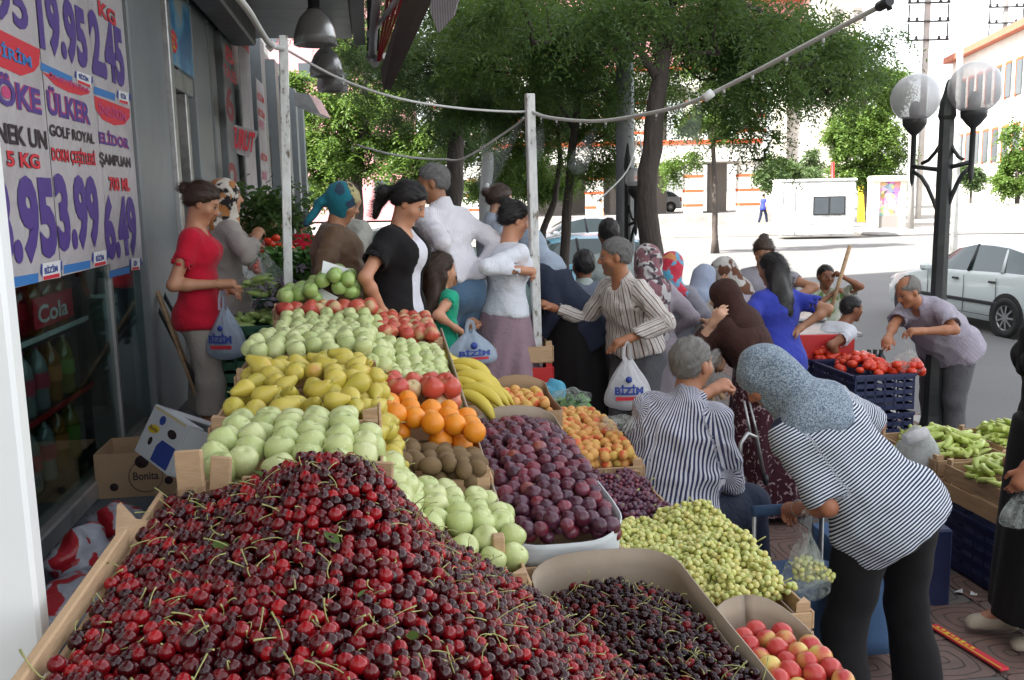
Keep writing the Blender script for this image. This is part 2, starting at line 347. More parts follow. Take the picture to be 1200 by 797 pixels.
for zi, z_ in enumerate((.62, 1.0, 1.38)):
    for i in range(18):
        k = (0, 0, 1, 0, 0, 1, 1, 3, 0, 2, 2, 3, 2, 3, 1, 1, 3, 0)[i] if zi < 2 else (0 if i < 11 else 1)
        s_ = 3.80 + i * .106 + random.uniform(-.01, .01)
        o = link('drink_bottle', BT[k][0], loc=ST(s_, WALL_T - .22 - .07 * (i % 2), z_), rot=(0, 0, random.random() * 6)); tag(o, BN[k], 'bottle', 'drink bottles behind the window ' + ('of cola', 'of orange', 'of water', 'of lemonade')[k])
        link('paper_label', BT[k][1], o); link('cap', BT[k][2], o)
sg = MB(); a, b = onwall(40, 357, WALL_T - .1), onwall(85, 338, WALL_T - .1); stbox(sg, a[0], b[0], WALL_T - .11, WALL_T - .105, 1.45, 1.60)
o = sg.build('shelf_sign', INK['red']); tag(o, 'small red shelf sign with white script hanging behind the window', 'sign')
lettering('Cola', wallM(a[0] + .05, 1.47, -.103), .45, .09, INK['white'], o)
# posters
def poster(label, s0, s1, z0, z1, items, bars=(), arcs=(), logos=(), off=.002):
    b = MB(); n = 14; nz = 10
    for i in range(n + 1):
        for j in range(nz + 1):
            s_ = s0 + (s1 - s0) * i / n; z_ = z0 + (z1 - z0) * j / nz; wv = .0018 * math.sin(9 * s_ + 3 * z_) + (.0015 * math.sin(31 * s_ + 17 * z_))
            b.V.append(tuple(ST(s_, WALL_T + off + abs(wv) * .7, z_)))
    for i in range(n):
        for j in range(nz): b.Fc.append((i * (nz + 1) + j, (i + 1) * (nz + 1) + j, (i + 1) * (nz + 1) + j + 1, i * (nz + 1) + j + 1)); b.M.append(0); b.S.append(True)
    o = b.build('price_poster', M['paper']); tag(o, label, 'poster')
    for it in items: wtext(*it[:5], o, **(it[5] if len(it) > 5 else {}))
    def quadpx(pts, col, nm, offq=.0055):
        q = [onwall(*p, WALL_T + offq) for p in pts]; bb = MB(); bb.add([ST(s_, WALL_T + offq, z_) for s_, z_ in q], [tuple(range(len(q)))]); bb.build(nm, INK[col], o)
    for p in bars: quadpx(p, 'blue', 'blue_bar')
    for p in arcs: quadpx(p, 'red', 'red_banner', .005)
    for (x0, y0, x1, y1, dy) in logos:
        quadpx([(x0, y0 + 0), (x1, y0 + dy), (x1, y1 + dy), (x0, y1)], 'white', 'logo_plate', .006)
        h = y1 - y0; wtext('BİZİM', (x0 + 3, y0 + h * .62), (x1 - 3, y0 + h * .62 + dy), y0 + h * .12, 'navy', o, .0085, .03)
        quadpx([(x0 + 1, y0 + h * .75), (x1 - 1, y0 + dy + h * .75), (x1 - 1, y0 + dy + h * .98), (x0 + 1, y0 + h * .98)], 'red', 'logo_band', .007)
        for xa, xb in ((x0 - 3, x0), (x1, x1 + 3)):
            yy = dy if xa > x0 else 0
            quadpx([((xa + xb) / 2, y0 + yy), (xb if xa < x0 else xa, y0 + yy + 1), (xb if xa < x0 else xa, y1 + yy - 4), ((xa + xb) / 2 + (.8 if xa > x0 else -.8), (y0 + y1) / 2 + yy)], 'navy', 'logo_arrow', .0065)
    return o
P1 = poster('white price poster with 8.95 and flour, leftmost on the shop glass', 3.75, 4.875, 1.70, 3.9,
    [('95', (-6, 20), (36, 50), -40, 'purple'), ('İNDİRİM', (-35, 52), (38, 83), 32, 'blue', dict(off=.008)), ('ÖKE', (-3, 122), (50, 139), 82, 'purple', dict(out='magenta')),
     ('DENEK UN', (-28, 163), (56, 173), 137, 'black'), ('5 KG', (9, 195), (48, 201), 176, 'red', dict(out='black')), ('8.95', (-8, 318), (70, 303), 203, 'purple', dict(bold=.05))],
    bars=[[(2, 340), (45, 331), (45, 320), (2, 327)]], arcs=[[(-40, 15), (47, 58), (46, 76), (40, 84), (25, 89), (0, 78), (-40, 50)]], logos=[(50, 309, 71, 329, -4)])
P2 = poster('white price poster with 3.99 and assorted snacks, second on the shop glass', 4.885, 5.76, 1.70, 3.9,
    [('19.95', (48, 59), (105, 86), -22, 'purple', dict(bold=.05)), ('İNDİRİM', (58, 91), (104, 109), 84, 'magenta', dict(off=.008)), ('ÜLKER', (57, 134), (107, 149), 100, 'purple', dict(out='magenta')), ('GOLF ROYAL', (59, 159), (111, 168), 145, 'black'), ('DOKM ÇEŞİTLERİ', (62, 192), (113, 197), 168, 'red', dict(out='black')), ('3.99', (71, 298), (120, 291), 203, 'purple', dict(bold=.05))],
    bars=[[(48, 82), (85, 97), (85, 90), (48, 73)], [(75, 321), (106, 314), (106, 305), (75, 311)]], arcs=[[(49, 84), (106, 107), (104, 110), (95, 112), (80, 108), (65, 100)]], logos=[(90, 83, 107, 97, 6), (110, 296, 125, 313, -3)])
P3 = poster('narrow price poster with 6.49 and shampoo, rightmost on the shop glass', 5.765, 6.555, 1.66, 3.9,
    [('KG', (116, 18), (136, 28), 0, 'red', dict(out='black')), ('2.45', (109, 87), (148, 106), 12, 'purple', dict(bold=.05)), ('İNDİRİM', (116, 133), (148, 141), 118, 'magenta', dict(off=.008)), ('ELİDOR', (117, 168), (152, 176), 150, 'purple', dict(out='magenta')), ('ŞAMPUAN', (118, 196), (154, 200), 178, 'black'), ('700 ML', (129, 224), (153, 226), 207, 'red', dict(out='black')), ('6.49', (126, 308), (163, 300), 228, 'purple', dict(bold=.05))],
    bars=[[(110, 110), (135, 118), (135, 110), (110, 101)], [(128, 326), (152, 320), (152, 312), (128, 318)]], arcs=[[(110, 112), (152, 128), (152, 138), (146, 146), (134, 147), (120, 140), (112, 128)]], logos=[(139, 106, 151, 120, 3), (154, 303, 164, 317, -1)])
# sign over the door and the far banners
def wallboard(name, label, cat, s0, s1, z0, z1, m, off):
    b = MB(); stbox(b, s0, s1, WALL_T + off - .012, WALL_T + off, z0, z1); o = b.build(name, m); return tag(o, label, cat)
t = NT('holiday_picture'); o_ = t.coords(); n = t.noise(o_, 2.5, 3); t.color(t.ramp(n, [(.4, (.03, .14, .3)), (.5, (.08, .3, .5)), (.62, (.35, .38, .36))])).set(Roughness=.4)
kis = wallboard('door_sign', 'blue picture sign with red letters KIS above the shop door', 'sign', 7.77, 8.9, 3.13, 3.77, t.m, .02)
wtext('KIŞ', (187, 49), (209, 66), 22, 'red', kis, .024, .06, out='yellow')
bn = wallboard('hanging_banner', 'tall white fabric banner with a large 6 and 2 in the far shop bay', 'banner', 11.15, 12.15, 1.95, 3.93, M['paper'], .14)
for it in [('B', (265, 70), (274, 71), 52, 'red'), ('TAZE', (263, 88), (277, 93), 75, 'red'), ('6', (266, 140), (275, 140), 98, 'darkred'), ('2', (270, 232), (280, 232), 190, 'darkred')]: wtext(*it[:5], bn, off=.146)
b = MB(); stbox(b, 11.3, 12.1, WALL_T + .142, WALL_T + .144, 3.80, 3.91); b.build('red_band', INK['red'], bn)
bn2 = wallboard('hanging_banner', 'second white banner with small red print behind the first banner', 'banner', 12.3, 13.2, 1.95, 3.55, M['paper'], .18)
for z_, w_, c_ in ((3.3, .75, 'red'), (3.1, .7, 'red'), (2.95, .6, 'pink'), (2.55, .7, 'red'), (2.3, .6, 'pink')): lettering('BİZİM' if c_ == 'red' else 'MARKET', wallM(12.36, z_, .184), w_, .11, INK[c_], bn2)
p0 = at(268, 177, 10.6); b = MB(); b.add([at(267, 144, 10.6), at(303, 154, 10.9), at(291, 185, 10.9), at(268, 176, 10.6)], [(0, 1, 2, 3)])
kb_ = b.build('hanging_sign', M['paper']); tag(kb_, 'tilted white card reading KURUT in red, hung over the banners', 'sign'); sol = kb_.modifiers.new('thickness', 'SOLIDIFY'); sol.thickness = .004
x_ = (at(300, 155, 10.85) - at(269, 146, 10.58)); xn = x_.normalized(); zn = Vector((xn.y, -xn.x, 0)).normalized(); yn = zn.cross(xn)
pp = at(268, 172, 10.55); lettering('KURUT', Matrix(((xn.x, yn.x, zn.x, pp.x), (xn.y, yn.y, zn.y, pp.y), (xn.z, yn.z, zn.z, pp.z), (0, 0, 0, 1))), x_.length * .93, .23, INK['red'], kb_, .05)
# lamps under the canopy
for i, (px, py, Y, w_, lab) in enumerate(((370, 53, 9.2, .205, 'ribbed translucent dome lamp hanging nearest under the shop canopy'), (383, 90, 11.4, .19, 'second ribbed dome lamp hanging behind the nearest one'), (390, 107, 12.1, .185, 'lowest dome lamp, hanging furthest under the canopy edge'))):
    p = at(px, py, Y); e = empty('dome_lamp', p, 0, lab, 'lamp', 'dome lamps under the shop canopy')
    b = MB(); b.lathe([(.05, .33), (.09, .30), (.14, .24), (.175, .16), (.195, .08), (w_, 0), (w_ - .006, 0), (.188, .08), (.168, .16), (.13, .235), (.05, .31)], 40)
    for k in range(len(b.V)):
        x, y, z = b.V[k]; a = math.atan2(y, x); f = 1 + .012 * math.cos(20 * a); b.V[k] = (x * f, y * f, z)
    t = NT('lamp_acrylic'); t.set(Base_Color=(.30, .28, .27), Roughness=.3, Transmission_Weight=.4, Specular_IOR_Level=.6); b.build('lamp_shade', t.m, e)
    b = MB(); b.lathe([(.0, .44), (.045, .43), (.055, .40), (.055, .34), (.07, .325), (.0, .32)], 16); b.build('lamp_cap', M['darkmetal'], e)
    b = MB(); b.tube([(0, 0, .43), (0, 0, 4.0 - p.z)], .008, 6); b.build('cord', M['darkmetal'], e)
# awning with folded arms and brown valance board at the canopy end
aw = empty('folding_awning', ST(6, .1, 4), 0, 'half folded red awning with metal arms and a brown front board at the canopy edge', 'awning'); awi = Matrix.Translation(-ST(6, .1, 4))
def apart(n, b, m): me = b.mesh(n); me.transform(awi); return link(n, me, aw, m)
b = MB(); A, B_, C_, D_ = at(449, 105, 6.8), at(500, -12, 5.0), at(476, -12, 5.0), at(446, 82, 6.8); dv = Vector((.05, .02, 0))
b.add([A, B_, C_, D_, A + dv, B_ + dv, C_ + dv, D_ + dv], [(0, 1, 2, 3), (7, 6, 5, 4), (0, 4, 5, 1), (1, 5, 6, 2), (2, 6, 7, 3), (3, 7, 4, 0)]); apart('front_board', b, mat('brown_board', (.085, .06, .05), .6, vary=.3))
b = MB(); b.tube([at(436, 68, 7.2), at(438, 30, 6.6), at(442, -8, 6.0)], .03, 8); apart('arm', b, M['alu'])
b = MB(); b.tube([at(432, 40, 7.0), at(450, 22, 6.5), at(470, -6, 5.6)], .022, 8); apart('arm', b, M['alu'])
b = MB(); b.tube([at(436, 70, 7.2), at(452, 66, 6.9)], .025, 8); b.tube([at(434, 66, 7.2), at(440, 74, 7.1)], .035, 8); apart('arm_joint', b, M['alu'])
b = MB(); b.add([at(430, 60, 7.3), at(430, -10, 6.7), at(446, -10, 6.7)  , at(444, 60, 7.3)], [(0, 1, 2, 3)]); apart('side_plate', b, M['darkmetal'])
b = MB()
for k in range(8):
    f0, f1 = k / 8, (k + 1) / 8; z_ = (.03 if k % 2 else -.03); V_ = [at(442 + 4 * f, 72 - 0 * f, 7.0 - .2 * f) for f in (f0, f1)] + [at(455 + 26 * f, -12, 6.2 - 1.0 * f) for f in (f1, f0)]
    b.add([v + Vector((0, z_ * (i in (0, 3)), 0)) for i, v in enumerate(V_)], [(0, 1, 2, 3)])
apart('red_fabric', b, mat('awning_fabric', (.38, .02, .03), .8))
b = MB(); b.add([at(507, -12, 3.9), at(542, -12, 3.8), at(533, 18, 3.85), at(515, 38, 3.9), at(506, 14, 3.9)], [(0, 1, 2, 3, 4)])
t = NT('striped_canvas'); o_ = t.coords(); w = t.n('TexWave'); w.inputs['Scale'].default_value = 30; t.l(o_, w.inputs[0]); t.color(t.mix(w.outputs[0], (.30, .28, .30), (.16, .14, .16))).set(Roughness=.9); ob = b.build('awning_corner', t.m); tag(ob, 'striped grey canvas corner hanging down at the top of the picture', 'awning'); ob.modifiers.new('thickness', 'SOLIDIFY').thickness = .01
# box sign on far wall
b = MB(); P_ = [at(345, 108, 15), at(362, 110, 15), at(375, 133, 15), at(366, 133, 15), at(345, 124, 15)]; b.add(P_ + [p + Vector((0, .9, 0)) for p in P_], [(0, 1, 2, 3, 4), (9, 8, 7, 6, 5)] + [(i, i + 5, (i + 1) % 5 + 5, (i + 1) % 5) for i in range(5)]); ob = b.build('wall_box', M['alu']); tag(ob, 'grey angular sign box sticking out high on the far end of the shop', 'sign')
# stall poles and the mist hose
for (a, bb, Y, w_, lab) in (((332, 42), (338.5, 372), 5.35, .05, 'peeling white post at the back corner of the apple stall'), ((620.5, 110), (634, 560), 6.0, .055, 'peeling white post held by the woman in the lilac skirt')):
    p0, p1 = at(*bb, Y), at(*a, Y); d = p1 - p0; e = empty('stall_post', p0, 0, lab, 'post', 'white stall posts')
    t = NT('peeling_paint'); n = t.noise(t.coords('Object', (1, 1, .35)), 22, 5, .7); t.color(t.ramp(n, [(.36, (.16, .12, .09)), (.42, (.55, .56, .54)), (.6, (.72, .73, .72))])).set(Roughness=.6); t.bump(n, .5, .004)
    b = MB(); b.box(Vector((0, 0, 0)), (w_, w_, d.length), bev=.004); me = b.mesh('shaft'); me.transform(Matrix.Translation(d / 2) @ d.to_track_quat('Z', 'Y').to_matrix().to_4x4() @ Matrix.Rotation(.25, 4, 'Z')); link('shaft', me, e, t.m)
    b = MB(); b.box(Vector((0, 0, .0)), (w_ * 1.7, w_ * 1.5, .14), bev=.004); b.build('wooden_foot', M['wood'], e)
hose = empty('mist_hose', at(600, 130, 5.3), 0, 'white mist hose with dripping nozzles strung between the stall posts', 'hose'); hi = Matrix.Translation(-hose.location)
def hosepart(n, pts, r, m, nn=8):
    P_ = [at(*p) for p in pts]; C = []
    for i in range(len(P_) - 1):
        p0 = P_[max(i - 1, 0)]; p1, p2 = P_[i], P_[i + 1]; p3 = P_[min(i + 2, len(P_) - 1)]
        for k in range(6):
            f = k / 6; C.append(.5 * ((2 * p1) + (p2 - p0) * f + (2 * p0 - 5 * p1 + 4 * p2 - p3) * f * f + (3 * p1 - p0 - 3 * p2 + p3) * f ** 3))
    C.append(P_[-1]); b = MB(); b.tube([c - hose.location for c in C], r, nn); b.build(n, m, hose); return C
M['hose'] = mat('hose_rubber', (.50, .50, .48), .5, vary=.12, nscale=30)
hosepart('hose', [(270, -14, 4.0), (292, 14, 4.3), (303, 32, 4.7), (317, 52, 5.1), (333, 57, 5.35)], .016, M['hose'])
hosepart('hose', [(333, 57, 5.35), (400, 93, 5.3), (470, 116, 5.3), (540, 127, 5.7), (600, 131, 5.95), (621, 130, 6.0)], .007, M['hose'])
C = hosepart('hose', [(621, 130, 6.0), (645, 138, 5.85), (700, 142, 5.5), (760, 133, 5.1), (810, 120, 4.8), (870, 92, 4.5), (950, 50, 4.1), (1038, 4, 3.7)], .0105, M['hose'], 10)
hosepart('hose', [(418, 170, 7.2), (450, 179, 7.0), (485, 185, 6.9), (520, 187, 6.8), (545, 185, 6.6), (600, 150, 6.3), (614, 138, 6.05)], .008, M['hose'])
hosepart('hose', [(752, 180, 9.0), (748, 160, 9), (735, 200, 8.9), (700, 236, 8.7)], .008, M['hose'])
b = MB(); q = [at(1030, 8, 3.72), at(1043, 1, 3.66)]; b.tube([p - hose.location for p in q], .02, 10); b.tube([at(1040, 2, 3.68) - hose.location, at(1043, 12, 3.68) - hose.location], .011, 8); b.build('connector', M['darkmetal'], hose)
nz = MB(); dr = MB()
for k in range(4, len(C) - 2, 3):
    p = C[k] - hose.location; nz.tube([p, p - Vector((0, 0, .026))], .007, 6); dr.lathe([(0, -.012), (.005, -.006), (.0035, .002), (0, .006)], 6, p - Vector((0, 0, .034)))
nz.build('nozzle', M['hose'], hose); dr.build('water_drop', M['clear'], hose)
for tx, ty, Y in ((318, 54, 5.15), (622, 131, 6.0), (830, 112, 4.62)):
    b = MB(); p = at(tx, ty, Y) - hose.location; b.tube([p + Vector((-.02, 0, -.015)), p + Vector((.02, 0, .015))], .021, 8); b.build('tie', M['white_paint'], hose)
# near white tent post, left edge
p = at(25, 560, 1.30); e = empty('tent_post', (p.x - .05, p.y, .5), 0, 'bright white post close up at the left edge of the picture', 'post')
b = MB(); b.box((0, 0, 1.4), (.115, .05, 2.8), rot=(0, 0, R(12)), bev=.006); b.build('shaft', mat('glossy_white', (.85, .87, .86), .3, vary=.03), e); b = MB(); b.box((0, 0, .02), (.16, .12, .04), bev=.005); b.build('foot_plate', M['alu'], e)

# fine mist drifting from the nozzles
t = bpy.data.materials.new('mist'); t.use_nodes = True; n_ = t.node_tree; n_.nodes.clear(); o_ = n_.nodes.new('ShaderNodeOutputMaterial'); v_ = n_.nodes.new('ShaderNodeVolumePrincipled'); v_.inputs['Density'].default_value = 1.6; v_.inputs['Color'].default_value = (.9, .93, .95, 1); n_.links.new(v_.outputs[0], o_.inputs['Volume'])
for i, (a, bb, lab) in enumerate((((616, 136, 5.95), (560, 225, 6.0), 'faint plume of water mist drifting left of the white post'), ((700, 144, 5.5), (672, 205, 5.6), 'faint plume of water mist below the hose before the slim trunks'), ((637, 139, 5.9), (622, 190, 6.0), 'small plume of water mist just right of the white post'), ((822, 120, 4.7), (800, 175, 4.9), 'faint plume of mist under the right half of the hose'))):
    p0, p1 = at(*a), at(*bb); d = p1 - p0; b = MB(); b.tube([p0, p0 + d * .3, p0 + d * .65, p0 + d * .9, p1], [.002, .035, .065, .06, .002], 12); ob = b.build('mist_plume', t); tag(ob, lab, 'mist', None, 'stuff'); bm = bmesh.new(); bm.from_mesh(ob.data); bmesh.ops.remove_doubles(bm, verts=bm.verts, dist=1e-5); bmesh.ops.recalc_face_normals(bm, faces=bm.faces); bm.to_mesh(ob.data); bm.free()
# ------------------------------------------------------------ trees
def leaf_mat(name, c1, c2, tr=.45):
    t = NT(name); g = t.n('NewGeometry').outputs['Random Per Island']; n = t.noise(t.coords(), .9, 2); c = t.mix(t.math('ADD', t.math('MULTIPLY', g, .6), t.math('MULTIPLY', n, .4)), c1, c2)
    t.color(c).set(Roughness=.5, Specular_IOR_Level=.35); tl = t.n('BsdfTranslucent'); t.l(t.mix(.5, c, (.14, .22, .02)), tl.inputs[0]); mx = t.n('MixShader'); mx.inputs[0].default_value = tr
    t.l(t.b.outputs[0], mx.inputs[1]); t.l(tl.outputs[0], mx.inputs[2]); t.l(mx.outputs[0], t.out.inputs['Surface']); return t.m
LEAF = [leaf_mat('leaf_dark', (.06, .125, .05), (.13, .21, .06), .5), leaf_mat('leaf_fresh', (.07, .14, .03), (.17, .26, .06)), leaf_mat('leaf_grey', (.07, .125, .06), (.15, .22, .09))]
def unit(v): return v / (np.linalg.norm(v, axis=1, keepdims=True) + 1e-9)
def fronds(P, L=.26, pairs=8, w=.017, ll=.055, droop=.5, rng=RNG):
    """compound leaves at points P: rows of small leaflets along a drooping midrib"""
    n = len(P); az = rng.random(n) * 6.283; el = rng.uniform(-.9, .3, n); d = np.stack([np.cos(az) * np.cos(el), np.sin(az) * np.cos(el), np.sin(el)], 1)
    side = unit(np.cross(d, rng.normal(size=(n, 3)) * .5 + [0, 0, 1])); Ls = L * rng.uniform(.7, 1.25, n); V = []
    for i in range(pairs):
        f = (i + .6) / pairs; c = P + d * (Ls * f)[:, None]; c[:, 2] -= droop * Ls * f * f
        for q in (-1, 1):
            ld = unit(side * q + d * .45 + rng.normal(size=(n, 3)) * .22 - [0, 0, .25]); wd_ = unit(np.cross(ld, rng.normal(size=(n, 3)) * .5 + [0, 0, 1])); l = ll * (1.1 - .45 * abs(f - .4))
            V.append(np.stack([c, c + ld * l * .5 + wd_ * w * .5, c + ld * l, c + ld * l * .5 - wd_ * w * .5], 1))
    return np.concatenate(V).reshape(-1, 3)
def leaves_mesh(name, V):
    return np_mesh(name, V, np.arange(len(V)).reshape(-1, 4), False)
def tree(name, label, base, trunk, limbs, clumps, n, mat_i=0, group=None, L=.26, pairs=8, w=.017, ll=.055, r0=.16, cat='tree', stretch=None, barkm=None):
    """trunk: polyline of world points; limbs: list of polylines; clumps: (centre, radii, weight)"""
    e = empty(name, base, 0, label, cat, group); b0 = Vector(base); b = MB(); pts = [Vector(p) - b0 for p in trunk]; C = []
    for i in range(len(pts) - 1):
        for k in range(4): C.append(pts[i].lerp(pts[i + 1], k / 4) + Vector((random.uniform(-1, 1), random.uniform(-1, 1), 0)) * r0 * .12)
    C.append(pts[-1]); m = len(C); b.tube(C, [r0 * (1.25 if i == 0 else 1) * (1 - .55 * i / m) * random.uniform(.93, 1.08) for i in range(m)], 12)
    b.build('trunk', barkm or M['bark'], e); lb = MB()
    for l in limbs:
        p = [Vector(q) - b0 for q in l]; l1 = MB(); l1.tube([p[0], p[0].lerp(p[-1], .4) + Vector((0, 0, .15)), p[-1]] if len(p) == 2 else p, [r0 * .4, r0 * .25, r0 * .08] if len(p) == 2 else [r0 * .4 * (1 - .8 * i / len(p)) for i in range(len(p))], 7); l1.build('limb', barkm or M['bark'], e)
    P = []
    W = sum(c[2] for c in clumps)
    for c, r, wgt in clumps:
        c = np.array(c) - np.array(base); k = int(n * wgt / W); sub = RNG.normal(size=(max(6, k // 45), 3)); sub = unit(sub) * RNG.random((len(sub), 1)) ** .4
        ctr = sub * r; idx = RNG.integers(0, len(ctr), k); q = ctr[idx] + RNG.normal(size=(k, 3)) * np.array(r) * .13 + RNG.normal(size=(k, 3)) * .05
        P.append(c + q)
        for s_ in ctr[::4]: o = Vector(c + s_); st = Vector(c) * .8 + Vector((0, 0, -.1)); lb.tube([st.lerp(Vector(c), .7), st.lerp(o, .6) + Vector((0, 0, .1)), o], [.018, .012, .004], 4)
    if lb.V: tag(lb.build('twigs', barkm or M['bark'], e), kind='stuff')
    P = np.concatenate(P); link('crown', leaves_mesh('crown', fronds(P, L, pairs, w, ll)), e, LEAF[mat_i]); return e
def A(px, py, Y): return tuple(at(px, py, Y))
def gz(px, Y, z=0): p = at(px, 300, Y); return (p.x, p.y, z)
tree('street_tree', 'large dark trunked street tree leaning slightly, right of the tall grey lamp post', gz(768, 9.3), [gz(768, 9.3), A(768, 330, 9.3), A(757, 230, 9.3), A(770, 120, 9.4), A(783, 20, 9.6), A(786, -120, 10)],
     [[A(775, 60, 9.5), A(880, 10, 9.2)], [A(778, 40, 9.5), A(700, -30, 9)], [A(780, 0, 9.5), A(960, 40, 9.6)], [A(770, 90, 9.4), A(700, 30, 9.8)], [A(785, -40, 9.7), A(900, -60, 9.7)]],
     [(A(640, 10, 10.2), (.75, .7, .38), 1.2), (A(700, 25, 10.3), (.8, .8, .45), 1.3), (A(800, 20, 9.8), (.8, .8, .4), 1.1), (A(870, 25, 9.9), (.7, .6, .42), 1.3), (A(940, 48, 9.6), (.55, .5, .3), .9), (A(1000, 52, 9.8), (.38, .4, .24), .45), (A(900, 95, 9.2), (.42, .4, .26), .40), (A(860, 130, 9.5), (.4, .4, .22), .3), (A(980, 85, 9.8), (.3, .3, .2), .25), (A(560, 0, 8.7), (.6, .5, .3), .6), (A(905, 165, 9.6), (.28, .3, .22), .14), (A(880, 60, 9.8), (.9, .6, .45), 1.2), (A(950, 90, 10.5), (.5, .4, .22), .5), (A(1010, 75, 10.8), (.4, .3, .25), .35), (A(700, 80, 10.6), (.8, .5, .4), .8), (A(610, 5, 6.6), (.45, .35, .20), .30), (A(715, 12, 6.4), (.40, .35, .18), .26), (A(850, 18, 6.6), (.45, .35, .2), .3), (A(950, 40, 7.2), (.42, .35, .2), .3), (A(770, -60, 6.5), (.8, .6, .2), .3), (A(760, -60, 9.6), (2., 1.5, .5), 1.5)], 7600, 0, 'street trees along the pavement', r0=.125, L=.30)
tree('street_tree', 'slim grey trunked street tree standing behind the white post', gz(656, 12.2), [gz(656, 12.2), A(661, 300, 12.2), A(668, 200, 12.2), A(678, 110, 12.3), A(684, 30, 12.4)],
     [[A(672, 150, 12.2), A(610, 80, 12)], [A(676, 120, 12.2), A(730, 60, 12)], [A(680, 60, 12.3), A(650, 0, 12)]],
     [(A(600, 60, 12), (.8, .7, .5), 1), (A(660, 70, 12), (.8, .9, .5), 1.1), (A(730, 80, 12.4), (.75, .8, .5), 1), (A(690, 150, 12.2), (.62, .6, .36), .7), (A(620, 150, 12.6), (.5, .5, .34), .5), (A(715, 190, 12), (.5, .5, .22), .42), (A(790, 110, 12.5), (.55, .6, .4), .6), (A(560, 40, 12), (.8, .7, .5), .9), (A(845, 60, 12.8), (.7, .6, .4), .6), (A(880, 120, 13), (.5, .5, .4), .4), (A(600, 120, 13.5), (.9, .6, .5), .7)], 5200, 1, 'street trees along the pavement', r0=.075)
tree('street_tree', 'thin crooked street tree trunk curving up left of the slim grey trunk', gz(634, 12.9), [gz(634, 12.9), A(637, 300, 12.9), A(636, 270, 12.9), A(650, 235, 12.9), A(657, 190, 13), A(650, 120, 13)], [[A(650, 150, 13), A(600, 100, 13)]],
     [(A(640, 120, 13.4), (.8, .7, .4), 1), (A(560, 110, 13.5), (.9, .8, .5), 1.1), (A(500, 60, 13), (.9, .7, .5), 1)], 2600, 2, 'street trees along the pavement', r0=.06)
tree('street_tree', 'street tree with black trunk behind the man in the white shirt', gz(530, 15.5), [gz(530, 15.5), A(531, 240, 15.5), A(536, 160, 15.5), A(528, 90, 15.5), A(520, 20, 15.6)], [[A(533, 140, 15.5), A(470, 90, 15.5)], [A(530, 110, 15.5), A(590, 70, 15.5)]],
     [(A(470, 80, 15.5), (1.1, .9, .55), 1.2), (A(540, 70, 15.8), (1.1, 1, .6), 1.2), (A(590, 30, 15.5), (1., 1, .5), 1), (A(500, 140, 15.8), (.8, .7, .4), .7), (A(430, 40, 15), (.9, .8, .5), .8), (A(560, 160, 16), (.7, .6, .36), .5), (A(500, 0, 15), (1.2, 1, .5), 1)], 5200, 2, 'street trees along the pavement', r0=.17)
tree('street_tree', 'pale grey trunked tree further back between the two posts', gz(568, 18), [gz(568, 18), A(570, 240, 18), A(572, 150, 18), A(575, 60, 18)], [[A(572, 150, 18), A(610, 100, 18)]], [(A(575, 190, 19), (1.2, 1, .5), 1), (A(620, 200, 19), (.9, .8, .5), .8), (A(590, 100, 18.5), (1.3, 1, .9), 1.2), (A(640, 215, 20), (.9, .8, .3), .5), (A(560, 215, 20), (1, .8, .3), .5)], 3200, 1, 'street trees along the pavement', L=.3, ll=.07, w=.03, r0=.15, barkm=M['concrete'])
tree('roadside_tree', 'broad light green tree in full sun beyond the end of the shop', gz(418, 27, -.13), [gz(418, 27, -.13), A(418, 220, 27), A(425, 150, 27), A(430, 60, 27)], [[A(420, 190, 27), A(370, 150, 27)], [A(424, 160, 27), A(480, 110, 27)]],
     [(A(395, 150, 26.5), (1.3, 1.2, .95), 1.2), (A(440, 120, 27), (1.5, 1.3, 1.), 1.3), (A(385, 205, 26.5), (.9, 1., .55), .7), (A(450, 190, 26.5), (1.5, 1.2, .7), 1.2), (A(510, 160, 27), (1.3, 1.2, .9), 1), (A(370, 100, 27), (.9, .9, .7), .5), (A(500, 205, 27), (1., 1., .45), .6), (A(420, 60, 28), (1.6, 1.3, 1.), 1), (A(540, 110, 28), (1.5, 1.3, 1.3), 1), (A(345, 170, 27), (.7, .7, .5), .35), (A(580, 200, 28), (1.3, 1, .6), .6)], 5200, 1, 'sunlit trees across the street', L=.42, ll=.13, w=.06, pairs=6, r0=.2)
tree('roadside_tree', 'sunlit tree with fresh green leaves right of the big dark trunk', gz(835, 30, -.13), [gz(838, 33, -.13), A(838, 230, 33), A(836, 170, 33), A(836, 120, 33)], [], [(A(820, 140, 33), (1.1, 1, .9), 1), (A(850, 110, 33), (1.2, 1, .8), 1), (A(800, 190, 33), (.7, .7, .6), .5), (A(840, 60, 33), (1.6, 1, 1.3), 1.2)], 1800, 1, 'sunlit trees across the street', L=.42, ll=.13, w=.06, pairs=5, r0=.12)
tree('roadside_tree', 'tall drooping locust tree left of the globe lamps', gz(1016, 50, -.1), [gz(1020, 50, -.1), A(1018, 250, 50), A(1016, 190, 50), A(1012, 100, 50)], [[A(1017, 210, 50), A(985, 160, 50)], [A(1016, 190, 50), A(1045, 130, 50)]],
     [(A(1010, 150, 50), (1.9, 1.6, 1.9), 1.4), (A(985, 165, 50), (1., 1., 1.2), .7), (A(1035, 160, 50), (1.3, 1.2, 1.9), 1), (A(1000, 195, 50), (1.5, 1.2, .7), .8), (A(1015, 100, 50), (1.7, 1.4, 1.1), 1), (A(1040, 200, 50), (1., 1., .8), .6), (A(1045, 110, 51), (1.2, 1, 1.), .5)], 3400, 1, 'sunlit trees across the street', L=.6, ll=.2, w=.09, pairs=6, r0=.25)
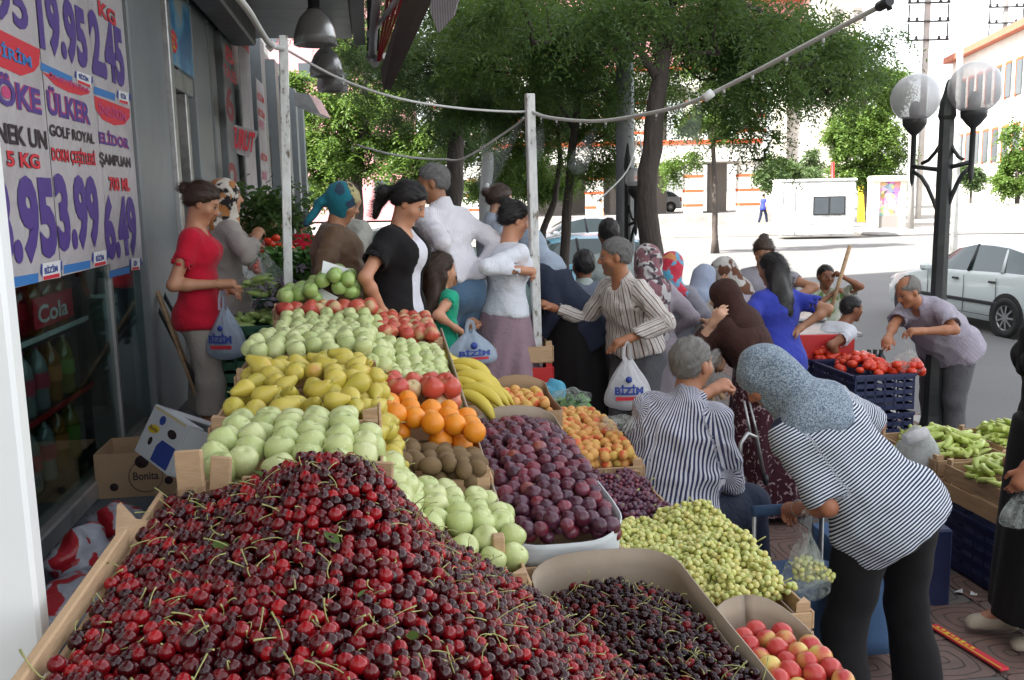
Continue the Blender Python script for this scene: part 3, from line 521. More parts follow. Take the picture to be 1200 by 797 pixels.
tree('roadside_tree', 'small round leafed tree standing before the pale wall on the right', gz(1138, 45, -.1), [gz(1136, 45, -.1), A(1137, 252, 45), A(1138, 215, 45)], [], [(A(1140, 208, 45), (.75, .7, .6), 1), (A(1130, 200, 45), (.45, .5, .4), .4)], 520, 2, 'sunlit trees across the street', L=.4, ll=.15, w=.08, pairs=5, r0=.1)
tree('roadside_tree', 'bushy tree cut off by the right edge of the picture', gz(1192, 42, -.1), [gz(1192, 42, -.1), A(1192, 240, 42), A(1192, 190, 42)], [], [(A(1188, 190, 42), (1., .9, .95), 1), (A(1205, 165, 42), (1., 1, 1.), 1), (A(1180, 215, 42), (.8, .7, .45), .5), (A(1200, 215, 42), (.7, .7, .5), .4)], 1400, 1, 'sunlit trees across the street', L=.42, ll=.15, w=.08, pairs=5, r0=.15)
tree('roadside_tree', 'pale thin tree before the arcade and left of the kiosk', gz(908, 48, -.1), [gz(908, 48, -.1), A(910, 240, 48), A(912, 200, 48)], [], [(A(915, 195, 48), (1.2, 1, .8), 1), (A(935, 205, 49), (1.1, 1, .6), .8), (A(900, 210, 48), (.6, .7, .6), .4), (A(960, 195, 55), (1.4, 1, .9), .7)], 1500, 2, 'sunlit trees across the street', L=.4, ll=.16, w=.08, pairs=5, r0=.07)
# low shrub behind fence near the slim trunks
b = MB()
for i in range(16):
    f = at(625 + i * 5.6, 300, 12.5); b.tube([(f.x, f.y, .0), (f.x, f.y, 1.05)], .008, 5)
for z_ in (.35, .7, 1.04): p0, p1 = at(622, 300, 12.5), at(712, 300, 12.5); b.tube([(p0.x, p0.y, z_), (p1.x, p1.y, z_)], .009, 5)
o = b.build('tree_fence', M['darkmetal']); tag(o, 'low dark wire fence round the slim tree trunks', 'fence')

# ------------------------------------------------------------ buildings across the square
M['orange'] = mat('orange_band', (.55, .09, .03), .7, vary=.1); M['pink'] = mat('pink_render', (.55, .27, .29), .9, vary=.06, nscale=.3); M['winglass'] = mat('dark_window', (.05, .06, .07), .15, vary=.3, nscale=1)
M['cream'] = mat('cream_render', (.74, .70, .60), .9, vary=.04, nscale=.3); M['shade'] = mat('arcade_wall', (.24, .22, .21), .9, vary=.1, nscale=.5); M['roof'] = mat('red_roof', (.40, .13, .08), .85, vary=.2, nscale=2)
def bld(name, loc, label): return empty(name, loc, 0, label, 'building')
def bp(e, name, mm, boxes, lab=None):
    b = MB()
    for c, d in boxes: b.box((c[0] - e.location.x, c[1] - e.location.y, c[2] - e.location.z), d)
    return tag(b.build(name, mm, e), lab)
E1 = bld('arcade_building', (0, 58, -.1), 'long arcade building with white orange striped columns and pink upper storeys behind the trees')
xr = at(893, 200, 56).x; xl = -1.5; cxm, wdt = (xl + xr) / 2, xr - xl
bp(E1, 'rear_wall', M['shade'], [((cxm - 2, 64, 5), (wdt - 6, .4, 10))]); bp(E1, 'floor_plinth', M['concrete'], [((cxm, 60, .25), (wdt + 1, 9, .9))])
for z0, z1 in ((3.75, 5.0), (8.0, 9.2)):
    bp(E1, 'floor_band', M['white_plaster'], [((cxm, 60.1, (z0 + z1) / 2), (wdt, 7.8, z1 - z0))]); bp(E1, 'orange_trim', M['orange'], [((cxm, 56.15, z1 - .12), (wdt + .04, .12, .24))])
for px in (515, 555, 608, 697, 752, 814, 882):
    x = at(px, 220, 56.5).x
    for z0, z1 in ((.7, 3.75), (5.0, 8.0)):
        c = bp(E1, 'column', M['white_plaster'], [((x, 57, (z0 + z1) / 2), (1.0 if px != 882 else 1.5, 1.0, z1 - z0))])
        for k in range(3): bp(E1, 'orange_ring', M['orange'], [((x, 57, z0 + .5 + k * .85), (1.04 if px != 882 else 1.54, 1.04, .16))])
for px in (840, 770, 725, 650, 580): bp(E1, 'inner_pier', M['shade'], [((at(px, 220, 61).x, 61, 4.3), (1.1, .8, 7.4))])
bp(E1, 'upper_wall', M['pink'], [((cxm + 1.2, 60, 18), (wdt + 3., 5.5, 17.6))])
for fl in range(5):
    zf = 10.2 + fl * 3.1
    for i in range(11):
        x = xl + 2 + i * 3.1
        if x > xr + 1: continue
        w_ = bp(E1, 'window', M['winglass'], [((x, 57.2, zf + 1.2), (1.5, .12, 1.5))]); bp(E1, 'window_frame', M['white_paint'], [((x, 57.16, zf + 2.0), (1.7, .16, .1)), ((x, 57.16, zf + .4), (1.7, .2, .1))])
    bp(E1, 'balcony', M['orange'] if fl < 1 else M['roof'], [((xr + 1.2, 56.6, zf), (3.4, 1.6, .85))]); bp(E1, 'balcony_rail', M['white_paint'], [((xr + 1.2, 55.9, zf + .45 + .18 * k), (3.4, .05, .06)) for k in range(5)])
bp(E1, 'corner_pier', M['white_plaster'], [((xr + 3.0, 58, 14), (.9, 4, 28))])
E2 = bld('apartment_block', (26, 95, 0), 'tall cream apartment block washed out by the sun right of the arcade')
x0, x1 = at(936, 200, 92).x, at(1003, 200, 92).x
bp(E2, 'wall', M['cream'], [(((x0 + x1) / 2, 97, 13), (x1 - x0, 10, 26))])
for fl in range(7):
    for i in range(3): bp(E2, 'window', M['shade'], [((x0 + 1.4 + i * 1.9, 91.96, 2.6 + fl * 3.1), (.9, .1, 1.3))])
    bp(E2, 'ledge', M['white_plaster'], [(((x0 + x1) / 2, 91.9, 1.1 + fl * 3.1), (x1 - x0 + .3, .3, .14))])
E2b = bld('apartment_block', (-3, 80, 0), 'sandy apartment block far behind the left trees'); bp(E2b, 'wall', M['pink'], [((-22, 90, 12), (26, 10, 24))])
for fl in range(6):
    for i in range(8): bp(E2b, 'window', M['winglass'], [((-33 + i * 3.1, 84.95, 2.8 + fl * 3.4), (1.4, .1, 1.6))])
E3 = bld('school_building', tuple(at(1106, 250, 62)[:2]) + (0,), 'white two storey building with red tiled roof and narrow windows behind the globe lamps')
c0 = at(1108, 240, 62); c1 = at(1215, 240, 46); d = Vector((c1.x - c0.x, c1.y - c0.y, 0)); Lw = d.length; d.normalize(); nrm_ = Vector((-d.y, d.x, 0)) * -1
ang = math.atan2(d.y, d.x)
def wbox(name, mm, a, bz, o, size, lab=None):
    b = MB(); p = Vector((c0.x, c0.y, 0)) + d * a - nrm_ * o * -1 if False else Vector((c0.x, c0.y, 0)) + d * a + Vector((-d.y, d.x, 0)) * o
    b.box(Vector((p.x, p.y, bz)) - E3.location, size, Matrix.Rotation(ang, 3, 'Z')); return b.build(name, mm, E3)
H3 = 2.05 + (219 - 82) / 1100 * 62
wbox('wall', M['white_plaster'], Lw / 2, H3 / 2, 4.0, (Lw, 8, H3)); wbox('eaves', M['roof'], Lw / 2, H3 + .18, 4.0, (Lw + .6, 9, .36)); wbox('roof', M['roof'], Lw / 2, H3 + .62, 4.4, (Lw, 7, .5)); wbox('side_wall', M['pink'], -.06, H3 / 2, 4.0, (.1, 7.6, H3 - .1))
for fl, zf in ((0, H3 - 2.3), (1, H3 - 5.6)):
    for i in range(9):
        a = 1.2 + i * (Lw - 2) / 8.6; wbox('window', M['winglass'], a, zf, -.02, (.75, .12, 1.7)); wbox('window_surround', M['orange'], a - .45, zf, -.03, (.14, .12, 1.9)); wbox('window_head', M['orange'], a, zf + .93, -.035, (.8, .1, .14))
# low garden wall, kiosk, poster booth, board, signal pole, masts
b = MB(); p0, p1 = at(1098, 250, 44), at(1290, 250, 40); b.box(((p0.x + p1.x) / 2, 42, .55), (p1.x - p0.x, .3, 1.3), rot=(0, 0, math.atan2(p1.y - p0.y, p1.x - p0.x)), bev=.03); tag(b.build('garden_wall', M['white_plaster']), 'low whitewashed wall across the road at the right', 'wall')
K = empty('kiosk', tuple(onz(958, 278, -.05)), R(-6), 'small white sheet metal kiosk with sliding window across the road', 'kiosk')
wk = 3.15; b = MB(); b.box((0, 1.2, 1.22), (wk, 2.4, 2.36), bev=.1); b.build('cabin', M['white_paint'], K); b = MB(); b.box((0, 1.2, 2.44), (wk + .08, 2.5, .12), bev=.05); b.build('roof', M['white_paint'], K)
b = MB(); b.box((.45, -.02, 1.35), (1.35, .05, .8)); b.build('window_frame', M['darkmetal'], K)
for x in (.12, .78): b = MB(); b.box((x, -.05, 1.35), (.58, .03, .7)); b.build('window_pane', M['winglass'], K)
b = MB(); b.box((-.98, -.005, 1.1), (.02, .02, 2.0)); b.box((-1.5, -.005, 1.1), (.02, .02, 2.0)); b.build('door_gap', M['darkmetal'], K); b = MB(); [b.box((.25, -.008, .25 + .16 * i), (2.3, .02, .012)) for i in range(4)]; b.build('panel_rib', M['alu'], K)
Pb = empty('poster_booth', tuple(onz(1040, 268, -.05)), R(-4), 'cream phone booth like stand with a colourful poster, right of the kiosk', 'booth')
b = MB(); b.box((-.75, 0, 1.25), (.5, .5, 2.4), bev=.05); b.box((.65, 0, 1.25), (.3, .5, 2.4), bev=.03); b.box((0, 0, 2.5), (2.0, .8, .3), bev=.08); b.build('frame', M['cream'], Pb)
t = NT('poster_print'); vz = t.n('TexVoronoi'); vz.inputs['Scale'].default_value = 5; t.l(t.coords(), vz.inputs[0]); t.color(t.mix(.45, vz.outputs['Color'], (.5, .25, .25))).set(Roughness=.5); b = MB(); b.box((.02, 0, 1.5), (1.0, .2, 1.7)); b.build('poster', t.m, Pb); b = MB(); b.box((.02, 0, .35), (1.0, .3, .6)); b.build('base', M['shade'], Pb)
b = MB(); p = onz(1012, 262, -.05); b.box((p.x, p.y, 1.3), (.75, .25, 2.5), bev=.04); tag(b.build('advert_board', INK['yellow']), 'narrow yellow board between the kiosk and the poster booth', 'sign')
for (px, Y, y1, r_, mm, nm, lab) in ((976, 47, 190, .10, 'red', 'striped_pole', 'red and white pole standing behind the white kiosk'), (1120, 31, -60, .11, 'white_paint', 'mast', 'slim tall white mast right of the globe lamp post'), (1068, 46, 150, .16, 'concrete', 'concrete_pole', 'grey utility pole seen under the left lamp globe')):
    p = at(px, 250, Y); top = at(px + (0 if px < 1100 else 9), y1, Y); b = MB(); b.tube([(p.x, p.y, -.1), (top.x, top.y, top.z)], [r_, r_ * .8], 10); tag(b.build(nm, M[mm]), lab, 'pole')
for px, Y, lab in ((1082, 60, 'lattice power pole with brackets and insulators above the lamp globes'), (1172, 70, 'second power pole with square brackets at the top right')):
    p = at(px, 120, Y); e = empty('power_pole', (p.x, p.y, -.1), 0, lab, 'pole'); tz = at(px, -40, Y).z + .1; b = MB(); b.box((0, 0, tz / 2), (.3, .3, tz), bev=.03); b.build('mast', M['concrete'], e)
    zt = 2.05 + (219 - 60) / 1100 * Y
    for k in range(4):
        z_ = zt + k * 1.1 + .3; b = MB(); b.box((0, -.2, z_), (2.6, .1, .1)); b.box((-1.2, -.2, z_ + .5), (.07, .07, 1.0)); b.box((1.2, -.2, z_ + .5), (.07, .07, 1.0)); b.build('bracket', M['darkmetal'], e)
        for q in (-1.2, -.7, .7, 1.2): b = MB(); b.lathe([(0, 0), (.12, .02), (.06, .08), (.12, .12), (.05, .2), (0, .22)], 8, (q, -.2, z_ + .05)); b.build('insulator', M['darkmetal'], e)
# ------------------------------------------------------------ globe lamps
def globe_lamp(loc, heads, label, r, zc, pole_r, top, mm, rz=0):
    e = empty('street_lamp', loc, rz, label, 'street lamp', None); b = MB(); n = 8
    b.lathe([(pole_r * 1.9, 0), (pole_r * 1.9, .12), (pole_r * 1.35, .3), (pole_r * 1.15, .9), (pole_r, 1.0), (pole_r * .9, top - .25), (pole_r * 1.1, top - .22), (pole_r * .9, top - .12), (pole_r * .55, top - .05), (pole_r * .3, top + .02), (0, top + .05)], n, smooth=False); b.build('pole', mm, e)
    for (dx, dy, dz) in heads:
        z = zc + dz; b = MB(); b.tube([(0, 0, z - r - .38), (dx, dy, z - r - .34)], .017, 8)
        b.tube([(dx * f, dy * f, z - r - .78 + .40 * math.sin(f * 1.57)) for f in (.12, .3, .5, .7, .95)], .016, 6); b.tube([(dx * f, dy * f, z - r - .12 - .2 * math.sin(f * 2.2)) for f in (.12, .3, .5, .7)], .014, 6); b.build('bracket', mm, e)
        b = MB(); b.lathe([(0, z - r - .50), (.015, z - r - .46), (.020, z - r - .4), (.020, z - r - .10), (.05, z - r - .07), (.088, z - r - .02), (.092, z - r + .015), (.09, z - r + .04), (0, z - r + .04)], 16, (dx, dy, 0)); b.build('globe_holder', mm, e)
        b = MB(); b.lathe([(r * math.sin(a), -r * math.cos(a) + z) for a in np.linspace(.5, math.pi, 18)], 32, (dx, dy, 0)); t = NT('acrylic_globe'); n_ = t.noise(t.coords(), 5, 5, .7)
        tp = t.n('BsdfTransparent'); tp.inputs[0].default_value = (.86, .86, .87, 1); t.set(Base_Color=(.62, .62, .64), Roughness=.25); lw = t.n('LayerWeight'); lw.inputs[0].default_value = .6; mx = t.n('MixShader'); t.l(t.math('ADD', t.math('MULTIPLY', lw.outputs['Facing'], .30), t.math('MULTIPLY_ADD', n_, .4, .32)), mx.inputs[0]); t.l(tp.outputs[0], mx.inputs[1]); t.l(t.b.outputs[0], mx.inputs[2]); t.l(mx.outputs[0], t.out.inputs['Surface'])
        b.build('globe', t.m, e); b = MB(); b.lathe([(.0, z - .02), (.03, z - .03), (.045, z - .08), (.04, z - .14), (.025, z - .2), (.025, z - r + .04)], 12, (dx, dy, 0)); b.build('bulb', M['alu'], e)
    return e
M['lamp_iron'] = mat('lamp_iron', (.045, .05, .052), .4, .4, vary=.3, dirt=(.09, .085, .08))
pl = at(1097, 400, 7.1); gl = lambda px, py, Y: at(px, py, Y)
top_z = at(1108, 100, 7.1).z; g1, g2 = at(1143, 103, 6.95), at(1073, 115, 7.5)
globe_lamp((pl.x, pl.y, 0), [(g1.x - pl.x, g1.y - pl.y, 0), (g2.x - pl.x, g2.y - pl.y, g2.z - g1.z)], 'dark iron street lamp with two clear globes beside the tomato seller', .185, g1.z, .062, top_z, M['lamp_iron'])
p2 = at(736, 400, 10.3); globe_lamp((p2.x, p2.y, 0), [(.06, -.2, 0)], 'black lamp with one clear globe half hidden by the large dark tree trunk', .115, at(737, 210, 10.3).z, .04, at(742, 172, 10.3).z, M['darkmetal'])
b = MB(); p0 = at(733, 400, 10.9); b.tube([(p0.x, p0.y, 0), (p0.x, p0.y, 6.5)], [.115, .09], 12); tag(b.build('lamp_column', mat('galvanised', (.33, .36, .36), .5, .3, vary=.1)), 'thick grey galvanised column left of the large dark trunk', 'pole')
# ------------------------------------------------------------ cars
def car(label, loc, rz, paint, s=1., hatch=True, L=4.2, tint=(.05, .06, .06)):
    """side profile swept across the width: nose at -X"""
    e = empty('parked_car', loc, rz, label, 'car'); e.scale = (s,) * 3; W = .86
    xs = [-2.1, -2.07, -1.95, -1.7, -1.3, -1.0, -.85, -.55, -.2, .2, .6, 1.0, 1.35, 1.65, 1.9, 2.04, 2.1]
    belt = np.interp(xs, [-2.1, -1.95, -1.7, -1.0, -.6, 1.2, 1.9, 2.1], [.52, .70, .80, .93, .955, 1.0, 1.0, .9])
    roof = np.interp(xs, [-2.1, -1.0, -.85, -.55, -.2, .2, .8, 1.3, 1.65, 2.0, 2.1], [0, .0, .98, 1.16, 1.36, 1.44, 1.44, 1.38, 1.22, 1.02, .9]) if hatch else np.interp(xs, [-2.1, -1.0, -.85, -.55, -.2, .2, .8, 1.3, 1.65, 2.1], [0, .0, .98, 1.16, 1.36, 1.42, 1.40, 1.2, 1.02, 1.0])
    b = MB(); g = MB(); rings = []
    for i, x in enumerate(xs):
        f = 1 - .16 * max(0, (abs(x) - 1.55) / .55) ** 2; w = W * f; bz = belt[i]; r = max(roof[i], bz + .015); wr = w - .07 - max(0, (r - bz)) * .42
        rings.append([(x, w * .92, .20), (x, w, .34), (x, w * 1.01, .55), (x, w * .985, bz - .06), (x, w * .95, bz), (x, wr + .03 if r > bz + .1 else w * .8, r - .045 if r > bz + .1 else bz + .015), (x, wr - .08 if r > bz + .1 else w * .6, r if r > bz + .1 else bz + .03), (x, 0, r + .015 if r > bz + .1 else bz + .045)])
    n = 8
    for q in (1, -1):
        base = [(p[0], p[1] * q, p[2]) for rr in rings for p in rr]; Fb = []; Fg = []
        for i in range(len(xs) - 1):
            for k in range(n - 1):
                fc = (i * n + k, (i + 1) * n + k, (i + 1) * n + k + 1, i * n + k + 1); fc = fc if q < 0 else fc[::-1]
                cab = roof[i] > belt[i] + .02 and roof[i + 1] > belt[i + 1] + .02; sl = abs(roof[i + 1] - roof[i]) > .09 and roof[i] > belt[i] - .1 and xs[i] > -1.0
                gl_ = (k == 4 and (cab or sl) and -1 < xs[i] < 1.7) or (k >= 5 and sl and (xs[i] < 0 or xs[i] > 1.0) and roof[min(i, i + 1)] > .9)
                (Fg if gl_ else Fb).append(fc)
        b.add(base, Fb, True, 0); g.add(base, Fg, True, 0)
    for i, q in ((0, 1), (len(xs) - 1, -1)):
        rr = rings[i]; V = [(p[0], p[1], p[2]) for p in rr] + [(p[0], -p[1], p[2]) for p in rr[::-1]]; b.add(V, [tuple(range(len(V)))[::q]])
    b.build('body', paint, e); tg = NT('car_glass'); tg.set(Base_Color=(.04, .07, .07), Roughness=.05, Specular_IOR_Level=.8); g.build('windows', tg.m, e)
    for x in (-.62, .30, 1.10):
        for q in (-1, 1):
            pb = MB(); z0, z1 = np.interp(x, xs, belt), np.interp(x + .12, xs, roof); pb.tube([(x, q * .835, z0), (x + (.22 if x < 0 else -.05 if x < 1 else -.12), q * (.80 - (z1 - z0) * .42 + .0), z1 - .04)], .028, 6); pb.build('pillar', M['darkmetal'] if 0 < x < 1 else paint, e)
    for x in (-1.32, 1.28):
        for q in (-1, 1):
            w = MB(); Mx = Matrix.Rotation(R(90), 3, 'X'); w.lathe([(.375, -.01), (.375, .012), (.0, .012)], 28, (x, q * .862, .32), Mx if q < 0 else Matrix.Rotation(R(-90), 3, 'X'), False); w.build('wheel_arch', M['darkmetal'], e)
            w = MB(); My = Matrix.Rotation(R(90 * -q), 3, 'X'); w.lathe([(.20, -.06), (.29, -.05), (.312, .0), (.312, .03), (.29, .055), (.21, .05), (.205, .02)], 28, (x, q * .845, .312), My); wh = w.build('tyre', mat('rubber', (.02, .02, .02), .8), e)
            w = MB(); w.lathe([(.205, .03), (.20, .045), (.18, .02), (.06, .03), (.05, .05), (0, .052)], 20, (x, q * .845, .312), My, False)
            for k in range(9): a = k * 6.283 / 9; w.box((x + .12 * math.cos(a), q * (.845 + .045), .312 + .12 * math.sin(a)), (.14, .012, .028), rot=(0, -a, 0))
            w.build('rim', M['alu'], e)
    for q in (-1, 1):
        h = MB(); h.box((-1.93, q * .62, .66), (.22, .34, .15), rot=(0, R(-28), R(-12 * q)), bev=.05); h.build('headlight', mat('lamp_glass', (.6, .62, .65), .1), e)
        h = MB(); h.box((-.70, q * .93, .98), (.16, .18, .13), bev=.04); h.build('mirror', paint, e)
        h = MB(); h.box((0, q * .876, .50), (2.3, .02, .06), bev=.008); h.build('side_moulding', M['darkmetal'], e)
        for x in (.02, .92): h = MB(); h.box((x, q * .872, .84), (.16, .03, .035), bev=.01); h.build('door_handle', M['darkmetal'], e)
        h = MB(); [h.box((x, q * .871, .60), (.008, .006, .62)) for x in (-.72, .24, 1.02)]; h.box((.1, q * .87, .30), (1.7, .006, .008)); h.build('door_gap', M['darkmetal'], e)
        h = MB(); h.box((2.02, q * .68, .82), (.12, .24, .3), bev=.04); h.build('tail_light', M['red'], e)
        for x in (.1, .85): h = MB(); h.el = None; h.lathe([(0, -.16), (.16, -.1), (.2, .1), (.17, .3), (0, .36)], 10, (x, q * .36, .82)); h.build('seat', M['darkmetal'], e)
    h = MB(); h.box((-2.09, 0, .42), (.06, 1.2, .16), bev=.03); h.build('grille', M['darkmetal'], e); return e
def paint(n, c): t = NT(n); t.set(Base_Color=c, Roughness=.25, Coat_Weight=.6, Coat_Roughness=.05); return t.m
WHITE = paint('white_car_paint', (.66, .72, .72))
f, r_ = onz(1062, 372, -.13), onz(1178, 396, -.13); dv = (r_ - f).normalized(); cc = (f + r_) / 2; sc_ = (r_ - f).length / 2.6
print('CAR scale', sc_, f, r_)
car('white hatchback parked in the shade on the road at the right edge', (cc.x + .8 * -dv.y * 1, cc.y + .8 * dv.x, -.13), math.atan2(dv.y, dv.x), WHITE, min(max(sc_, .9), 1.05))
for px, Y, lab, c in ((672, 30, 'white car in the sun seen past the slim tree trunks', (.7, .72, .75)), (475, 14, 'pale teal car seen between the shoppers on the left', (.30, .48, .46)), (760, 64, 'grey car parked deep inside the arcade', (.4, .42, .45)), (652, 17, 'blue car behind the thin crooked tree', (.18, .42, .55)), (438, 24, 'silver car behind the woman with green headscarf', (.5, .5, .5))):
    p = at(px, 260, Y); car(lab, (p.x, p.y, -.13 if Y < 60 else .7), R(6 if px != 475 else -4), paint('car_paint', c))
# ------------------------------------------------------------ fruit
def island_rand(t):
    """varies per object and per loose piece"""
    a = t.n('NewGeometry').outputs['Random Per Island']; b = t.rand(); return t.math('FRACT', t.math('ADD', t.math('MULTIPLY', a, 3.7), t.math('MULTIPLY', b, 5.3)))
def fruit_mat(name, stops, rough=.4, vary=.5, ns=12, blush=None, bloom=None, bump=0, bs=80, coat=0, spec=.5, sss=.0, speck=None, bth=.5):
    t = NT(name); o = t.coords(); r = island_rand(t); vm = t.n('VectorMath', operation='ADD'); t.l(o, vm.inputs[0]); cb = t.n('CombineXYZ'); t.l(t.math('MULTIPLY', r, 40.), cb.inputs[0]); t.l(t.math('MULTIPLY', r, 17.), cb.inputs[2]); t.l(cb.outputs[0], vm.inputs[1]); v = vm.outputs[0]
    n = t.noise(v, ns, 4, .6); f = t.math('ADD', t.math('MULTIPLY', r, 1 - vary), t.math('MULTIPLY', n, vary)); c = t.ramp(f, stops)
    if blush: c = t.mix(t.ramp(t.noise(v, blush[1], 2, .5), [(bth, 0.), (bth + .12, .9)]), c, blush[0])
    if speck: c = t.mix(t.ramp(t.noise(v, 160, 1), [(.66, 0.), (.70, .5)]), c, speck)
    if bloom: c = t.mix(t.ramp(t.noise(v, 26, 4, .7), [(.42, 0.), (.75, .55)]), c, bloom)
    t.color(c).set(Roughness=rough, Coat_Weight=coat, Coat_Roughness=.06, Specular_IOR_Level=spec, Subsurface_Weight=sss, Subsurface_Radius=(.02, .012, .006), Subsurface_Scale=.4)
    if bump: t.bump(t.noise(v, bs, 3), bump, .002)
    return t.m
FM = dict(
    cherry=fruit_mat('cherry_skin', [(0, (.014, .0012, .003)), (.36, (.045, .002, .004)), (.60, (.13, .003, .006)), (.84, (.30, .006, .010)), (1, (.50, .012, .012))], .07, .25, 20, spec=.45),
    dcherry=fruit_mat('dark_cherry_skin', [(0, (.007, .001, .003)), (.55, (.018, .001, .004)), (.78, (.05, .002, .005)), (.93, (.28, .006, .010))], .06, .25, 20, spec=.32),
    stem=mat('fruit_stem', (.36, .36, .13), .6, vary=.35, nscale=30), apple=fruit_mat('green_apple_skin', [(0, (.36, .44, .15)), (.45, (.49, .55, .23)), (.85, (.61, .62, .33)), (1, (.68, .56, .30))], .33, .6, 9, speck=(.7, .75, .5), spec=.5),
    apple2=fruit_mat('deep_green_apple_skin', [(0, (.22, .36, .08)), (.6, (.36, .50, .15)), (1, (.5, .56, .24))], .3, .6, 9, speck=(.6, .7, .4)),
    pear=fruit_mat('pear_skin', [(0, (.36, .36, .05)), (.5, (.52, .42, .06)), (1, (.58, .48, .10))], .4, .6, 8, blush=((.55, .20, .05), 5), speck=(.35, .28, .08), bth=.66),
    orange=fruit_mat('orange_peel', [(0, (.72, .22, .01)), (1, (.80, .30, .02))], .42, .4, 8, bump=.5, bs=150), kiwi=fruit_mat('kiwi_skin', [(0, (.12, .075, .035)), (1, (.20, .13, .06))], .85, .5, 30, bump=.6, bs=220),
    red=fruit_mat('red_apple_skin', [(0, (.42, .03, .03)), (.6, (.55, .10, .06)), (1, (.6, .35, .15))], .3, .7, 10, blush=((.60, .50, .25), 7)), 
    plum=fruit_mat('plum_skin', [(0, (.028, .006, .018)), (.5, (.075, .008, .022)), (.82, (.20, .015, .028)), (1, (.40, .14, .05))], .3, .35, 8, bloom=(.20, .14, .20)),
    apricot=fruit_mat('apricot_skin', [(0, (.62, .26, .07)), (.5, (.66, .36, .10)), (1, (.58, .46, .09))], .6, .5, 8, blush=((.62, .08, .03), 14), bth=.52), nect=fruit_mat('nectarine_skin', [(0, (.42, .02, .03)), (.6, (.52, .06, .05)), (1, (.70, .40, .10))], .3, .6, 10, blush=((.68, .55, .14), 9), bth=.48),
    banana=fruit_mat('banana_skin', [(0, (.55, .44, .05)), (1, (.70, .55, .09))], .5, .5, 10), btip=mat('banana_tip', (.10, .08, .03), .8),
    grape=fruit_mat('green_grape', [(0, (.38, .43, .10)), (.5, (.55, .56, .17)), (1, (.68, .56, .18))], .22, .3, 20, sss=.5, bloom=(.66, .68, .42)), dgrape=fruit_mat('dark_grape', [(0, (.05, .012, .03)), (.6, (.12, .02, .045)), (1, (.28, .04, .05))], .35, .3, 20, bloom=(.25, .20, .28)),
    tomato=fruit_mat('tomato_skin', [(0, (.55, .02, .01)), (1, (.68, .07, .02))], .2, .4, 8), pepper=fruit_mat('pale_pepper', [(0, (.34, .46, .08)), (1, (.55, .60, .18))], .3, .5, 10), leafveg=fruit_mat('leaf_vegetable', [(0, (.05, .16, .03)), (1, (.14, .32, .07))], .5, .5, 10))
def rev(prof, n=18, groove=0, bend=0, stem=None, squash=0, seed=0):
    """solid of revolution with small irregularities; returns MB"""
    b = MB(); r = random.Random(seed); ph = [r.random() * 6 for _ in range(4)]; b.lathe(prof, n)
    for i, (x, y, z) in enumerate(b.V):
        a = math.atan2(y, x); f = 1 + .014 * math.sin(2 * a + ph[0]) + .009 * math.sin(3 * a + ph[1] + 20 * z) - groove * max(0, math.cos(a)) ** 14 + squash * math.sin(a) ** 2
        b.V[i] = (x * f + bend * z * z * 8, y * f, z * (1 + .03 * math.sin(a + ph[2])))
    if stem: b.mi = 1; b.tube([(0, 0, stem[0]), (.004, .002, stem[0] + stem[1] * .5), (.010, .004, stem[0] + stem[1])], .0016, 5)
    return b
def sph(r, n=10, squ=1., dip=0): return [(r * math.sin(a) * (1), r * squ * math.cos(a) - dip * r * math.exp(-(a / .35) ** 2) if a < 1.5 else r * squ * math.cos(a)) for a in np.linspace(math.pi, 0.0, n)]
def fmesh(name, b, mats):
    me = b.mesh(name)
    for m in mats: me.materials.append(m)
    return me
ap_prof = [(0, -.033), (.006, -.0355), (.018, -.0355), (.029, -.029), (.036, -.012), (.0385, .004), (.037, .018), (.030, .029), (.019, .0345), (.008, .0335), (.0, .029)]
FRUIT = {}
FRUIT['apple'] = [fmesh('apple', rev(ap_prof, 18, stem=(.022, .014) if i == 0 else None, seed=i), [FM['apple'], FM['stem']]) for i in range(4)]
FRUIT['apple2'] = [fmesh('apple', rev(ap_prof, 18, stem=(.022, .014) if i == 0 else None, seed=i), [FM['apple2'], FM['stem']]) for i in range(3)]
FRUIT['red'] = [fmesh('apple', rev(ap_prof, 18, stem=(.022, .014) if i == 0 else None, seed=i + 5), [FM['red'], FM['stem']]) for i in range(3)]
pr_ = [(0, -.040), (.012, -.043), (.026, -.036), (.035, -.020), (.0365, -.004), (.031, .014), (.022, .030), (.016, .044), (.011, .053), (0, .055)]
FRUIT['pear'] = [fmesh('pear', rev(pr_, 16, bend=.3 * i - .3, stem=(.052, .025), seed=i), [FM['pear'], FM['stem']]) for i in range(3)]
FRUIT['orange'] = [fmesh('orange', rev(sph(.038, 11, .96, .06), 18, seed=i), [FM['orange']]) for i in range(2)]
FRUIT['kiwi'] = [fmesh('kiwi', rev([(r * 1.0, z * 1.35) for r, z in sph(.024, 10)], 14, squash=.04, seed=i), [FM['kiwi']]) for i in range(2)]
FRUIT['plum'] = [fmesh('plum', rev(sph(.024, 10, 1.1, .10), 16, groove=.06, seed=i), [FM['plum']]) for i in range(3)]
FRUIT['apricot'] = [fmesh('apricot', rev(sph(.026, 10, .95, .12), 16, groove=.07, seed=i), [FM['apricot']]) for i in range(3)]
FRUIT['nect'] = [fmesh('nectarine', rev(sph(.028, 10, .95, .12), 16, groove=.06, seed=i), [FM['nect']]) for i in range(3)]
FRUIT['tomato'] = [fmesh('tomato', rev(sph(.034, 9, .82, .12), 14, seed=i), [FM['tomato']]) for i in range(2)]
def hexpts(s0, s1, t0, t1, d, off=(0, 0)):
    o = []; i = 0; t = t0 + off[1]
    while t <= t1:
        s = s0 + (d / 2 if i % 2 else 0) + off[0]
        while s <= s1: o.append((s, t)); s += d
        t += d * .866; i += 1
    return o
